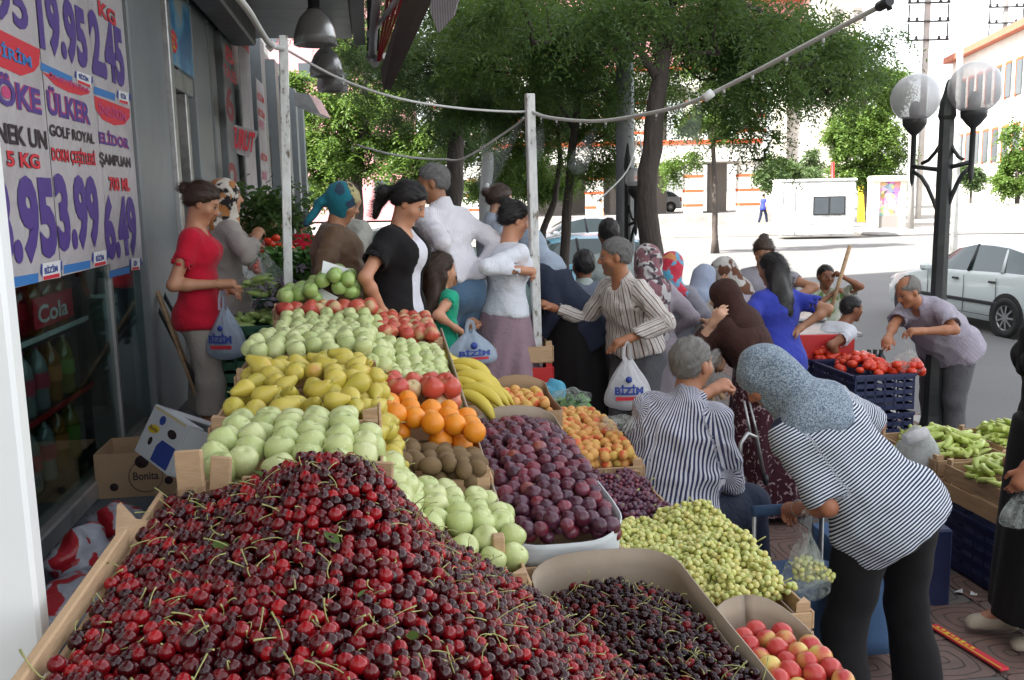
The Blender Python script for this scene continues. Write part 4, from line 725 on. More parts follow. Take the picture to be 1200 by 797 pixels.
def heap(kind, region, top, d, layers=2, jit=.12, inside=None, scale=(.92, 1.06), tilt=3.14, lay=.80, name=None, label=None, cat=None, group=None, parent=None, up=None, seed=1):
    """fruit laid as a close packed skin on the surface z = top(s, t)"""
    rr = random.Random(seed); out = []
    for k in range(layers):
        for s, t in hexpts(*region, d, ((k % 3) * d * .5, (k % 3) * d * .29)):
            s += rr.gauss(0, jit * d); t += rr.gauss(0, jit * d)
            if inside and not inside(s, t): continue
            if k and d > .05 and not (t > region[3] - .11 or s < region[0] + .05): continue
            if k and kind == 'apricot' and s > region[0] + .06: continue
            if k and d <= .05 and kind == 'plum' and s > 2.75 and t < .6: continue
            z = top(s, t) - k * d * lay + rr.gauss(0, jit * d * .6); p = ST(s, t, z); q = proj(p)
            if not (-60 < q[0] < 1260 and -60 < q[1] < 900): continue
            me = rr.choice(FRUIT[kind]); o = link(name or me.name.split('.')[0], me, loc=p, scale=rr.uniform(*scale))
            o.rotation_euler = up(rr) if up else (rr.uniform(-tilt, tilt) * .5, rr.uniform(-tilt, tilt) * .5, rr.uniform(0, 6.3)); tag(o, label, cat, group); out.append(o)
    return out
NF = {}
# -- wooden crates
def slat(mb, a, b, h, th, m=None):
    d = b - a; L = d.length; M_ = d.to_track_quat('X', 'Z').to_matrix(); mb.box((a + b) / 2, (L, th, h), M_, bev=.003, m=m)
def crate(label, s0, s1, t0, t1, z0, z1, rows=2, m='wood', tilt=0, name='wooden_crate', group=None, cat='crate'):
    e = empty(name, ST((s0 + s1) / 2, (t0 + t1) / 2, z0), -YAW * -1, label, cat, group); L, W_ = s1 - s0, t1 - t0; h = (z1 - z0) / rows * .86
    for i in range(rows):
        z = (i + .5) * (z1 - z0) / rows
        for q in (-1, 1):
            mb = MB(); mb.box((q * W_ / 2, 0, z + random.uniform(-.003, .003)), (.008, L, h), bev=.002); mb.build('slat', M[m], e)
            mb = MB(); mb.box((0, q * (L / 2 + .001), z), (W_ - .012, .008, h), bev=.002); mb.build('slat', M[m], e)
    for qx in (-1, 1):
        for qy in (-1, 1): mb = MB(); mb.prism([(0, 0), (-qx * .04, 0), (0, -qy * .04)], 0, z1 - z0 + .02); o = mb.build('corner_post', M[m], e); o.location = (qx * (W_ / 2 - .006), qy * (L / 2 - .006), 0)
    mb = MB(); mb.box((0, 0, .006), (W_ - .02, L - .02, .008)); mb.build('base', M[m], e); return e
M['card'] = mat('cardboard', (.36, .29, .22), .85, vary=.1, nscale=3, bump=.15, bscale=20, dirt=(.30, .24, .18)); M['cardw'] = mat('white_card', (.60, .64, .66), .7, vary=.08, nscale=3, bump=.15, bscale=12)
M['blueplas'] = mat('blue_plastic', (.012, .02, .075), .5, vary=.2); M['greenplas'] = mat('green_plastic', (.015, .10, .05), .5, vary=.2); M['cardk'] = mat('brown_card', (.33, .22, .13), .85, vary=.12, nscale=3, bump=.2)
def liner(label, s0, s1, t0, t1, z0, zt, r=.08, flare=.02, m='card', m2='cardw', lip=None, wave=.0, name='cardboard_liner'):
    """curled card sheet standing inside a crate; zt = top heights at near, right, far, left"""
    pts = []; nn = 6
    for (cs, ct, a0) in ((s0 + r, t1 - r, 0), (s1 - r, t1 - r, 90), (s1 - r, t0 + r, 180), (s0 + r, t0 + r, 270)):
        for k in range(nn + 1): a = R(a0 + 90 * k / nn); pts.append((cs - r * math.cos(a), ct + r * math.sin(a)))
    P_ = []
    for i in range(len(pts)):
        a, b = pts[i], pts[(i + 1) % len(pts)]; P_.append(a)
        if math.dist(a, b) > .1: [P_.append((a[0] + (b[0] - a[0]) * f, a[1] + (b[1] - a[1]) * f)) for f in (.25, .5, .75)]
    cs, ct = (s0 + s1) / 2, (t0 + t1) / 2; b = MB(); n = len(P_)
    for j in range(5):
        for i, (s, t) in enumerate(P_):
            fs, ft = (s - cs) / (s1 - s0) * 2, (t - ct) / (t1 - t0) * 2; w = [max(0, -fs) ** 3, max(0, ft) ** 3, max(0, fs) ** 3, max(0, -ft) ** 3]; ztop = sum(a * c for a, c in zip(w, zt)) / sum(w)
            f = j / 4; k = 1 + flare / max(s1 - s0, .1) * 2 * f * f; z = z0 + (ztop + wave * math.sin(i * 1.1) - z0) * f; b.V.append(tuple(ST(cs + (s - cs) * k, ct + (t - ct) * k, z)))
    for j in range(4):
        for i in range(n): b.Fc.append((j * n + i, j * n + (i + 1) % n, (j + 1) * n + (i + 1) % n, (j + 1) * n + i)); b.M.append(0); b.S.append(True)
    o = b.build(name, [M[m], M[m2]]); tag(o, label, 'liner'); so = o.modifiers.new('thickness', 'SOLIDIFY'); so.thickness = .004; so.offset = 0; so.material_offset = 0
    o.data.polygons.foreach_set('material_index', [0] * len(o.data.polygons)); return o

# ---- the big cherry heap
def ctop(s, t):
    z = 1.462 - .04 * (t + .43) if t < 0 else 1.445 - .80 * t
    return z + .115 * math.exp(-((s - 1.70) / .26) ** 2 - ((t + .11) / .16) ** 2) + .02 * math.sin(9 * s + 3 * t) * math.sin(8 * t) - .25 * max(0, s - 1.86)
def cin(s, t): return -.425 < t < .56 and s > .62 and s < (1.93 if t < .02 else 1.95 + (t - .02) * .35) and (t < .36 + (2.03 - s) * .55)
def cherry_heap(label, lab2, region, top, inside, mk, d=.0218, n_ind=300, seed=3, layers=3, dark=False):
    rr = random.Random(seed); base = [];
    for k in range(layers):
        for s, t in hexpts(*region, d, ((k % 3) * d * .5, (k % 3) * d * .29)):
            s += rr.gauss(0, .2 * d); t += rr.gauss(0, .2 * d)
            if not inside(s, t): continue
            z = top(s, t) - k * d * .8 + rr.gauss(0, .20 * d); p = ST(s, t, z); q = proj(p)
            if -40 < q[0] < 1240 and q[1] < 860: base.append((p, k, (p - Vector((0, 0, CZ))).length))
    base.sort(key=lambda a: (a[1] > 0, a[2])); bm = rev(sph(.0118, 9, .95, .14), 12, groove=.05, seed=2)
    lo = rev(sph(.0118, 7, .95, .12), 9, seed=3); me = fmesh('cherry', bm, [mk]); 
    def stem(nr, out, L):
        az = rr.random() * 6.3; el = rr.uniform(-.1, 1.0); d_ = Vector((math.cos(az) * math.cos(el), math.sin(az) * math.cos(el), math.sin(el))); b_ = Vector((rr.uniform(-1, 1), rr.uniform(-1, 1), rr.uniform(-1.5, .2))) * 1.25; s0 = d_ * .0095
        P_ = [s0 + d_ * L * f + b_ * (L * .45 * f * f) for f in (0, .25, .5, .75, 1)]; out.tube(P_, [.0012, .001, .0009, .001, .0017], 4)
    stems = []
    for k in range(10): b = MB(); stem(0, b, rr.uniform(.026, .042)); stems.append(fmesh('stem', b, [FM['stem']]))
    for p, k, _ in base[:n_ind]:
        o = link('dark_cherry' if dark else 'cherry', me, loc=p, rot=(rr.uniform(-1, 1), rr.uniform(-1, 1), rr.random() * 6), scale=rr.uniform(.88, 1.12)); tag(o, label, 'cherry', lab2)
        if rr.random() < .36: link('stem', rr.choice(stems), o, rot=(0, 0, 0))
    V0 = np.array(lo.V); F0 = np.array(lo.Fc); rest = base[n_ind:]; n = len(rest)
    if n:
        C = np.array([tuple(b[0]) for b in rest]); sc = RNG.uniform(.88, 1.12, n); Rm = np.stack([np.array(Euler((rr.uniform(-1.2, 1.2), rr.uniform(-1.2, 1.2), rr.random() * 6)).to_matrix()) for _ in range(n)])
        V = (np.einsum('nij,vj->nvi', Rm, V0) * sc[:, None, None] + C[:, None, :]).reshape(-1, 3); Fq = (F0[None] + (np.arange(n) * len(V0))[:, None, None]).reshape(-1, 4)
        o = link('cherry_heap', np_mesh('cherry_heap', V, Fq), None, mk); tag(o, label.replace('nearest', 'mass of').replace('cherry', 'cherries'), 'cherries', None, 'stuff')
        b = MB()
        for p, k, _ in rest:
            if k == 0 and rr.random() < .30:
                c = MB(); stem(0, c, rr.uniform(.024, .042)); b.add([Vector(v) + p for v in c.V], c.Fc, True)
        o = b.build('cherry_stalks', FM['stem']); tag(o, 'loose green stalks scattered over the ' + ('dark ' if dark else 'red ') + 'cherries', 'stalks', None, 'stuff')
    return len(base)
print('cherries', cherry_heap('glossy red cherry, one of the nearest on the big heap in front', 'red cherries on the big heap', (.62, 2.2, -.44, .62), ctop, cin, FM['cherry']))
def bed(label, s0, s1, t0, t1, top, m, inside=None, dz=.05, n=24):
    b = MB(); ok = {}
    for i in range(n + 1):
        for j in range(n + 1): s, t = s0 + (s1 - s0) * i / n, t0 + (t1 - t0) * j / n; ok[i, j] = (not inside) or inside(s, t); b.V.append(tuple(ST(s, t, top(s, t) - dz)))
    for i in range(n):
        for j in range(n):
            if all(ok[a] for a in ((i, j), (i + 1, j), (i + 1, j + 1), (i, j + 1))): b.Fc.append((i * (n + 1) + j, (i + 1) * (n + 1) + j, (i + 1) * (n + 1) + j + 1, i * (n + 1) + j + 1)); b.M.append(0); b.S.append(True)
    return b
M['dark'] = mat('dark_shade_fill', (.02, .008, .01), .9)  # for sheets under the cherries: shade of the gaps put into the colour
o = bed('', .6, 2.2, -.44, .58, ctop, M['dark'], cin, .062, 40).build('gap_shade_sheet', M['dark']); tag(o, 'dark sheet added beneath the big red cherry heap for the shade in its gaps', 'cherries', None, 'stuff')
# leaves among the cherries
LV = []
for k in range(3):
    b = MB(); L = .05; P_ = []
    for i in range(7):
        f = i / 6; w = .013 * math.sin(math.pi * min(1, f * .9 + .08)) ** .8; z = .006 * math.sin(f * 3 + k); P_ += [(f * L, -w, z + .003), (f * L, 0, z), (f * L, w, z + .004)]
    b.add(P_, [(i * 3 + j, i * 3 + 3 + j, i * 3 + 4 + j, i * 3 + 1 + j) for i in range(6) for j in range(2)], True); LV.append(fmesh('leaf', b, [LEAF[1]]))
for i, (px, py) in enumerate(((320, 600), (395, 640), (250, 640), (420, 700), (520, 630), (360, 735), (480, 745), (230, 590), (560, 700), (305, 560))):
    s_, t_ = 1.3, 0
    for z in np.arange(1.62, 1.0, -.01):
        p = onz(px, py, z); s_, t_ = p.x * UX + p.y * UY, p.x * UY - p.y * UX
        if z <= ctop(s_, t_) + .012: break
    o = link('cherry_leaf', random.choice(LV), loc=p, rot=(random.uniform(-.5, .5), random.uniform(-.5, .5), random.random() * 6), scale=random.uniform(.6, .95)); tag(o, 'small green leaf lying among the red cherries', 'leaf', 'leaves among the cherries')
# ---- boards of the near crates
def board(label, a, b, h, th, parent=None, name='wooden_board'):
    mb = MB(); slat(mb, Vector((0, 0, 0)), b - a, h, th); o = mb.build(name, M['wood'], loc=a); return tag(o, label, 'board')
NC = empty('cherry_crate', ST(1.1, -.44, 1.3), 0, 'long open wooden crate edge holding the big cherry heap on the left', 'crate'); nci = -ST(1.1, -.44, 1.3)
def ncs(a, b, h, th, nm='slat'): mb = MB(); slat(mb, a + nci, b + nci, h, th); return mb.build(nm, M['wood'], NC)
ncs(ST(.7, -.452, 1.455), ST(1.66, -.452, 1.47), .035, .016); ncs(ST(.7, -.455, 1.40), ST(1.9, -.455, 1.40), .05, .012); ncs(ST(.7, -.455, 1.32), ST(1.95, -.455, 1.32), .05, .012); ncs(ST(1.50, -.450, 1.44), ST(1.94, -.45, 1.45), .03, .010)
mb = MB(); P_ = [at(137, 592, 1.72), at(155, 612, 1.66), at(178, 614, 1.66), at(172, 640, 1.60), at(160, 672, 1.52), at(146, 676, 1.50), at(134, 650, 1.52)]; mb.add(P_ + [p + Vector((0, .018, 0)) for p in P_], [tuple(range(7)), tuple(range(13, 6, -1))] + [(i, 7 + i, 7 + (i + 1) % 7, (i + 1) % 7) for i in range(7)]); me = mb.mesh('corner_board'); me.transform(Matrix.Translation(nci)); link('corner_board', me, NC, M['wood'])
# ---- row A: green apples, pears, apples, top
GA = 'rows of pale green apples on the high left row'
for (a, b_, nm) in (((-.42, -.36), (1.40, 1.545), 0), ((-.355, -.31), (1.40, 1.53), 1), ((-.30, .0), (1.435, 1.475), 2), ((-.02, .02), (1.36, 1.50), 3)):
    mb = MB(); mb.box((0, 0, 0), (a[1] - a[0], .012, b_[1] - b_[0]), bev=.003); o = mb.build('end_board', M['wood'], loc=ST(1.945 - .005 * nm, (a[0] + a[1]) / 2, (b_[0] + b_[1]) / 2), rot=(R(-6), R((-5, 4, 0, 3)[nm]), STROT * -1)); tag(o, ('leftmost upright end board of the first apple crate', 'second upright end board of the first apple crate', 'long low end board between the apples and the cherries', 'short splintered end board at the right corner of the first apple crate')[nm], 'board')
def atop(s, t): return 1.475 + .03 * math.sin((s - 1.95) * 6) + (0 if t < -.06 else -(t + .06) * 1.6)
crate('open wooden crate of pale green apples behind the cherries', 1.955, 2.50, -.43, .0, 1.30, 1.44, 2)
heap('apple', (2.0, 2.46, -.35, .06), atop, .073, 3, .09, label='pale green apple in the crate behind the cherry heap', cat='apple', group=GA, scale=(.84, .94), tilt=1.2)
heap('apple', (2.0, 2.46, .045, .075), lambda s, t: 1.33, .078, 2, .07, label='pale green apple in the side wall of the crate above the kiwis', cat='apple', group='apples stacked in the side wall', tilt=1.2)
crate('wooden crate under the yellow pears', 2.52, 3.32, -.45, .0, 1.32, 1.46, 2)
heap('pear', (2.55, 3.3, -.37, .06), lambda s, t: 1.50 + .025 * math.sin(s * 7) + (0 if t < -.05 else -(t + .05) * 1.5) + .02 * math.sin(40 * t) * math.sin(23 * s), .071, 3, .16, label='yellow pear heaped between the two lots of green apples', cat='pear', group='yellow pears', up=lambda r: (R(r.uniform(50, 120)), R(r.uniform(-35, 35)), r.random() * 6.3), scale=(.74, .90))
crate('wooden crate of green apples behind the pears', 3.36, 4.72, -.50, -.02, 1.32, 1.44, 2)
heap('apple', (3.38, 4.7, -.43, .07), lambda s, t: 1.49 + .03 * math.sin(s * 4) + (0 if t < -.03 else -(t + .03) * 1.3), .074, 2, .14, name='green_apple', label='pale green apple heaped behind the yellow pears', cat='apple', group='green apples behind the pears', scale=(.80, .92), tilt=1.4)
heap('red', (4.78, 4.9, -.45, -.02), lambda s, t: 1.50, .07, 1, .08, name='red_apple', label='red streaked apple in the short row under the price card', cat='apple', group='red apples under the price card')
crate('wooden crate at the far end of the high row, full of deep green apples', 4.92, 5.45, -.52, -.02, 1.34, 1.50, 2)
heap('apple2', (4.95, 5.4, -.46, -.08), lambda s, t: 1.55 + .10 * math.exp(-((t + .2) / .12) ** 2), .074, 2, .07, label='deep green apple piled at the far top of the stall', cat='apple', group='deep green apples at the far top', tilt=1.2)
# ---- row B
crate('wooden crate of green apples right of the cherry peak', 2.02, 2.66, .06, .325, 1.06, 1.17, 2)
heap('apple', (2.10, 2.62, .06, .32), lambda s, t: 1.235 - .35 * (t - .06) + .03 * math.sin(s * 9) + .10 * (s - 2.1), .071, 3, .13, inside=lambda s, t: s > 2.02 + (t) * .25, label='pale green apple in the low crate beside the kiwis', cat='apple', group='green apples beside the kiwis', scale=(.84, .94), tilt=1.6)
crate('wooden crate of kiwis and oranges', 2.70, 3.40, .06, .325, 1.08, 1.22, 2)
heap('kiwi', (2.69, 2.90, .05, .31), lambda s, t: 1.285 - .2 * (t - .05), .054, 3, .08, label='brown kiwi between the green apples and the oranges', cat='kiwi', group='kiwis', up=lambda r: (R(r.uniform(70, 110)), R(r.uniform(-20, 20)), r.random() * 6.3), scale=(1., 1.2))
heap('orange', (2.93, 3.20, .04, .30), lambda s, t: 1.36 - .28 * (t - .05) + .01 * math.sin(s * 20), .074, 3, .07, label='bright orange in the crate behind the kiwis', cat='orange', group='oranges')
heap('red', (3.26, 3.42, .06, .30), lambda s, t: 1.385 - .05 * (t), .072, 2, .08, name='red_apple', label='red and white apple between oranges and small green apples', cat='apple', group='red apples behind the oranges', tilt=1.4)
crate('wooden crate of small green apples behind the oranges', 3.46, 4.40, -.02, .30, 1.18, 1.32, 2)
heap('apple', (3.50, 4.40, .05, .30), lambda s, t: 1.385 - .22 * (t - .05) + .02 * math.sin(s * 8), .060, 3, .10, name='small_green_apple', label='small green apple in the crate behind the red apples', cat='apple', group='small green apples', scale=(.78, .88), tilt=1.4)
crate('wooden crate of dark red apples beside the woman in the black cardigan', 4.44, 5.20, .0, .32, 1.22, 1.36, 2)
heap('red', (4.46, 5.15, .03, .31), lambda s, t: 1.42 - .10 * t, .066, 2, .10, name='red_apple', label='dark red apple at the far end by the black cardigan', cat='apple', group='dark red apples at the far end', scale=(.85, .95))
slb = MB(); slat(slb, Vector((0, 0, 0)), ST(4.7, .325, 1.36) - ST(2.1, .325, 1.10), .09, .008); o = slb.build('card_divider', M['card'], loc=ST(2.1, .325, 1.09)); tag(o, 'long brown card strip between the apples and the plum boxes', 'divider')
mb = MB(); mb.box((0, 0, 0), (.03, .03, .16), bev=.004); o = mb.build('corner_peg', M['wood'], loc=at(584, 640, 2.18) + Vector((0, 0, -.05)), rot=(0, 0, STROT)); tag(o, 'wooden corner peg of the apple crate beside the plum box', 'peg')
# ---- row C: plums and bananas
crate('shallow wooden crate holding the lined plum box, pale slat in front', 2.52, 3.02, .345, .70, .955, 1.0, 1); crate('second wooden plum crate behind the first', 3.05, 3.72, .345, .70, .955, 1.02, 1)
liner('white card liner bowed round the nearer plums', 2.54, 3.05, .355, .695, .985, (1.055, 1.11, 1.12, 1.06), .10, .01, 'cardw', 'card'); liner('brown card liner round the farther plums', 3.07, 3.70, .36, .695, .99, (1.08, 1.14, 1.20, 1.1), .08, .01, 'card')
heap('plum', (2.555, 3.68, .37, .68), lambda s, t: 1.07 + .07 * math.sin(max(0, min(1, (s - 2.56) / 1.1)) * 3.0) + .035 * math.sin((t - .35) / .34 * 3.1) + .03 * (s - 2.6), .047, 2, .14, label='dusky purple plum in the card lined crates', cat='plum', group='plums', scale=(.88, 1.12))
def banana_bunch(loc, rz, n, label, rx=0):
    e = empty('banana_bunch', loc, rz, label, 'bananas'); e.rotation_euler = (rx, 0, rz); e.scale = (1.38,) * 3
    for i in range(n):
        b = MB(); P_ = []; Rr = .125; yaw_ = (i - (n - 1) / 2) * .11
        for k in range(11): a = -0.15 + k * 1.45 / 10; P_.append(Vector((math.sin(a) * Rr, 0, math.cos(a) * Rr - Rr)))
        Mz = Matrix.Rotation(yaw_, 3, 'Z') @ Matrix.Rotation(-.2 * (i % 2), 3, 'Y'); P_ = [Mz @ p + Vector((0, (i - (n - 1) / 2) * .030, .012 * (i % 2))) for p in P_]
        b.tube(P_, [.006, .010, .016, .0185, .0195, .0195, .019, .017, .013, .007, .003], 6, smooth=True); b.build('banana', FM['banana'], e); b = MB(); b.tube([P_[-1], P_[-1] + (P_[-1] - P_[-2]) * .35], .004, 5); b.build('tip', FM['btip'], e)
    b = MB(); b.tube([(-.045, -.07, -.005), (-.045, .07, -.005)], .014, 7); b.build('crown_stalk', FM['banana'], e); return e
for i, (px, py, Y, rz, n, lab) in enumerate(((545, 434, 4.35, .0, 7, 'upper bunch of yellow bananas nearest the lilac skirt'), (552, 448, 4.1, -.1, 7, 'middle bunch of yellow bananas above the plums'), (560, 463, 3.9, -.2, 6, 'lowest bunch of yellow bananas lying against the plum box'), (512, 428, 4.3, 1.15, 5, 'small bunch of bananas standing at the left of the pile'), (528, 458, 3.95, .9, 4, 'few loose greenish bananas by the card divider'))):
    banana_bunch(at(px - 14, py - 4, Y), rz, n, lab, -.15)
crate('crate under the bananas', 3.76, 4.6, .33, .72, 1.0, 1.10, 2)
heap('apricot', (4.0, 4.30, .55, .74), lambda s, t: 1.13, .050, 2, .1, name='peach', label='peach in the small open box behind the bananas', cat='peach', group='peaches behind the bananas')
liner('brown open box round the peaches behind the bananas', 3.92, 4.36, .51, .79, 1.0, (1.12, 1.12, 1.20, 1.12), .02, 0, 'cardk')
# ---- row D
liner('grey brown card liner standing up behind the dark cherries', 1.62, 2.47, .40, .80, .86, (1.0, 1.02, 1.045, 1.0), .10, .02, 'card')
def c2top(s, t): return .985 - .06 * (s - 2.0) + .03 * math.sin((t - .4) / .4 * 3.1)
def c2in(s, t): return .42 < t < .785 and 1.45 < s < 2.40 - max(0, t - .62) * .7 - max(0, .5 - t) * .6
print('dark cherries', cherry_heap('nearly black cherry, one of the nearest in the card lined crate', 'dark cherries in the lined crate', (1.45, 2.42, .41, .79), c2top, c2in, FM['dcherry'], n_ind=300, seed=8, layers=2, dark=True))
o = bed('', 1.45, 2.42, .40, .79, c2top, M['dark'], c2in, .045, 24).build('gap_shade_sheet', M['dark']); tag(o, 'dark sheet added beneath the darker cherries for the shade in their gaps', 'cherries', None, 'stuff')  # second added sheet, gap shade carried by its dark colour
crate('wooden crate under the dark cherries', 1.6, 2.48, .38, .81, .78, .90, 2)
liner('curved card edge around the nectarines at the bottom of the picture', 1.50, 2.20, .805, 1.045, .82, (.95, .93, 1.0, .98), .13, .02, 'card')
heap('nect', (1.5, 2.15, .83, 1.02), lambda s, t: .925 + .02 * math.sin(s * 7), .053, 2, .10, inside=lambda s, t: s < 2.16 - max(0, t - .93) * 1.0, label='red and yellow nectarine at the bottom of the picture', cat='nectarine', group='nectarines')
crate('wooden crate under the nectarines', 1.5, 2.22, .80, 1.05, .72, .84, 2)
crate('wooden crate of green grapes, its end board showing at the right', 2.26, 3.02, .70, 1.14, .80, .92, 2); crate('lower crate under the green grapes', 2.26, 3.02, .70, 1.12, .64, .785, 2, 'cardw', name='cardboard_box', cat='box')
crate('brown card box under the plum crate', 2.54, 3.0, .36, .70, .82, .945, 1, 'cardk', name='cardboard_box', cat='box')
def grape_bunch(loc, L, r, n, mk, label, group, rot, seed, gr=.0098):
    rr = random.Random(seed); key = (mk, seed % 5)
    if key not in NF:
        b = MB(); pts = []
        for _ in range(n * 12):
            f = rr.random(); rad = r * (1 - .75 * f ** 1.3) * (.5 + .5 * math.sin(min(f * 6, 1.57))); a = rr.random() * 6.28; q = rad * rr.random() ** .35; p = Vector((f * L - L * .4, q * math.cos(a), q * math.sin(a) * .75))
            if all((p - x).length > gr * 1.65 for x in pts): pts.append(p)
            if len(pts) >= n: break
        for p in pts: k = rr.uniform(.88, 1.14); b.lathe([(gr * k * math.sin(w), gr * k * 1.08 * math.cos(w)) for w in np.linspace(math.pi, 0, 6)], 8, p, Euler((rr.random() * 3, rr.random() * 3, 0)).to_matrix())
        s = MB(); s.tube([(-L * .45, 0, .01), (-L * .62, .006, .025)], .0022, 5); NF[key] = (fmesh('grape_bunch', b, [FM[mk]]), fmesh('stalk', s, [FM['stem']]))
    o = link('grape_bunch', NF[key][0], loc=loc, rot=rot); tag(o, label, 'grapes', group); link('stalk', NF[key][1], o); return o
def gtop(s, t): return .905 + .035 * math.sin((s - 2.2) / .9 * 3.1) + .055 * math.exp(-((s - 2.85) / .12) ** 2 - ((t - 1.04) / .12) ** 2) + .02 * math.sin(14 * s) * math.sin(11 * t)
i = 0
for k in range(2):
    for s, t in hexpts(2.30, 2.98, .73, 1.13, .078, (k * .04, k * .03)):
        if s < 2.40 + .3 * max(0, .95 - t): continue
        i += 1; grape_bunch(ST(s + random.gauss(0, .012), t + random.gauss(0, .012), gtop(s, t) - .032 * k), .15, .050, 95, 'grape', 'bunch of pale green grapes in the crate beside the seated man', 'green grape bunches', (random.uniform(-.5, .5), random.uniform(-.35, .35), random.random() * 6.3), i)
for k in range(2):
    for s, t in hexpts(3.04, 3.50, .73, 1.0, .082, (k * .04, k * .03)):
        i += 1; grape_bunch(ST(s + random.gauss(0, .012), t + random.gauss(0, .012), .925 - .025 * k + .02 * (s - 3)), .14, .046, 75, 'dgrape', 'bunch of dark purple grapes behind the green ones', 'dark grape bunches', (random.uniform(-.4, .4), random.uniform(-.3, .3), random.random() * 6.3), i)
crate('wooden crate under the dark grapes', 3.04, 3.54, .71, 1.02, .80, .93, 2)
crate('wooden crate of apricots and peaches left of the seated man', 3.56, 4.46, .72, 1.05, .84, .96, 2)
heap('apricot', (3.58, 4.44, .73, 1.03), lambda s, t: .985 + .04 * math.sin((s - 3.5) * 3.2), .046, 2, .16, label='orange and red apricot in the crate by the seated man', cat='apricot', group='apricots', scale=(.76, 1.02))
# ---- stand under everything
t = NT('old_cloth'); t.set(Base_Color=(.05, .06, .08), Roughness=.9)
ST_ = empty('fruit_stand', ST(3, .2, 0), 0, 'rough timber stand with stepped shelves carrying all the fruit crates', 'stand'); inv = Matrix.Translation(-ST(3, .2, 0))
def stand(nm, m, *a, **k): b = MB(); stbox(b, *a, **k); me = b.mesh(nm); me.transform(inv); link(nm, me, ST_, m)
for s0, s1, t0, t1, z in ((.6, 5.5, -.47, .03, 1.27), (1.9, 5.3, .05, .34, 1.04), (2.45, 4.7, .345, .72, .80), (1.45, 4.5, .385, 1.12, .60)):
    n = max(2, int((t1 - t0) / .12))
    for i in range(n): stand('plank', M['wood'], s0, s1, t0 + (t1 - t0) * i / n + .004, t0 + (t1 - t0) * (i + 1) / n - .004, z - .02, z)
for s in (.8, 2.3, 3.8, 5.2):
    for t_, z, zb in ((-.44, 1.25, .5), (.0, 1.25, .5), (.32, 1.02, .5), (.70, .62, 0), (1.08, .58, 0)): stand('leg', M['wood'], s - .025, s + .025, t_ - .02, t_ + .02, zb, z)
stand('skirt_board', M['wood'], 1.5, 5.4, -.475, -.465, .95, 1.24); stand('side_sheet', t.m, 1.5, 4.5, 1.115, 1.12, .05, .58); stand('side_sheet', t.m, .7, 1.47, .05, .055, .5, 1.2)
# ------------------------------------------------------------ bags, boxes, veg and other market things
def plastic(name, col, tr=.35, rough=.35):
    t = NT(name); c = lin(col); n = t.noise(t.coords(), 14, 4, .6, 1.); tp = t.n('BsdfTransparent'); tl = t.n('BsdfTranslucent'); tl.inputs[0].default_value = c + (1,); t.set(Base_Color=c, Roughness=rough)
    m1 = t.n('MixShader'); m1.inputs[0].default_value = .4; t.l(t.b.outputs[0], m1.inputs[1]); t.l(tl.outputs[0], m1.inputs[2]); m2 = t.n('MixShader'); t.l(t.math('MULTIPLY', n, tr * 2), m2.inputs[0]); t.l(m1.outputs[0], m2.inputs[1]); t.l(tp.outputs[0], m2.inputs[2]); t.l(m2.outputs[0], t.out.inputs['Surface']); t.bump(n, .7, .02); return t.m
PL_W, PL_C, PL_B = plastic('white_plastic_bag', (.74, .74, .76), .12), plastic('clear_plastic_bag', (.62, .68, .64), .8), plastic('pale_blue_plastic', (.50, .60, .72), .25)
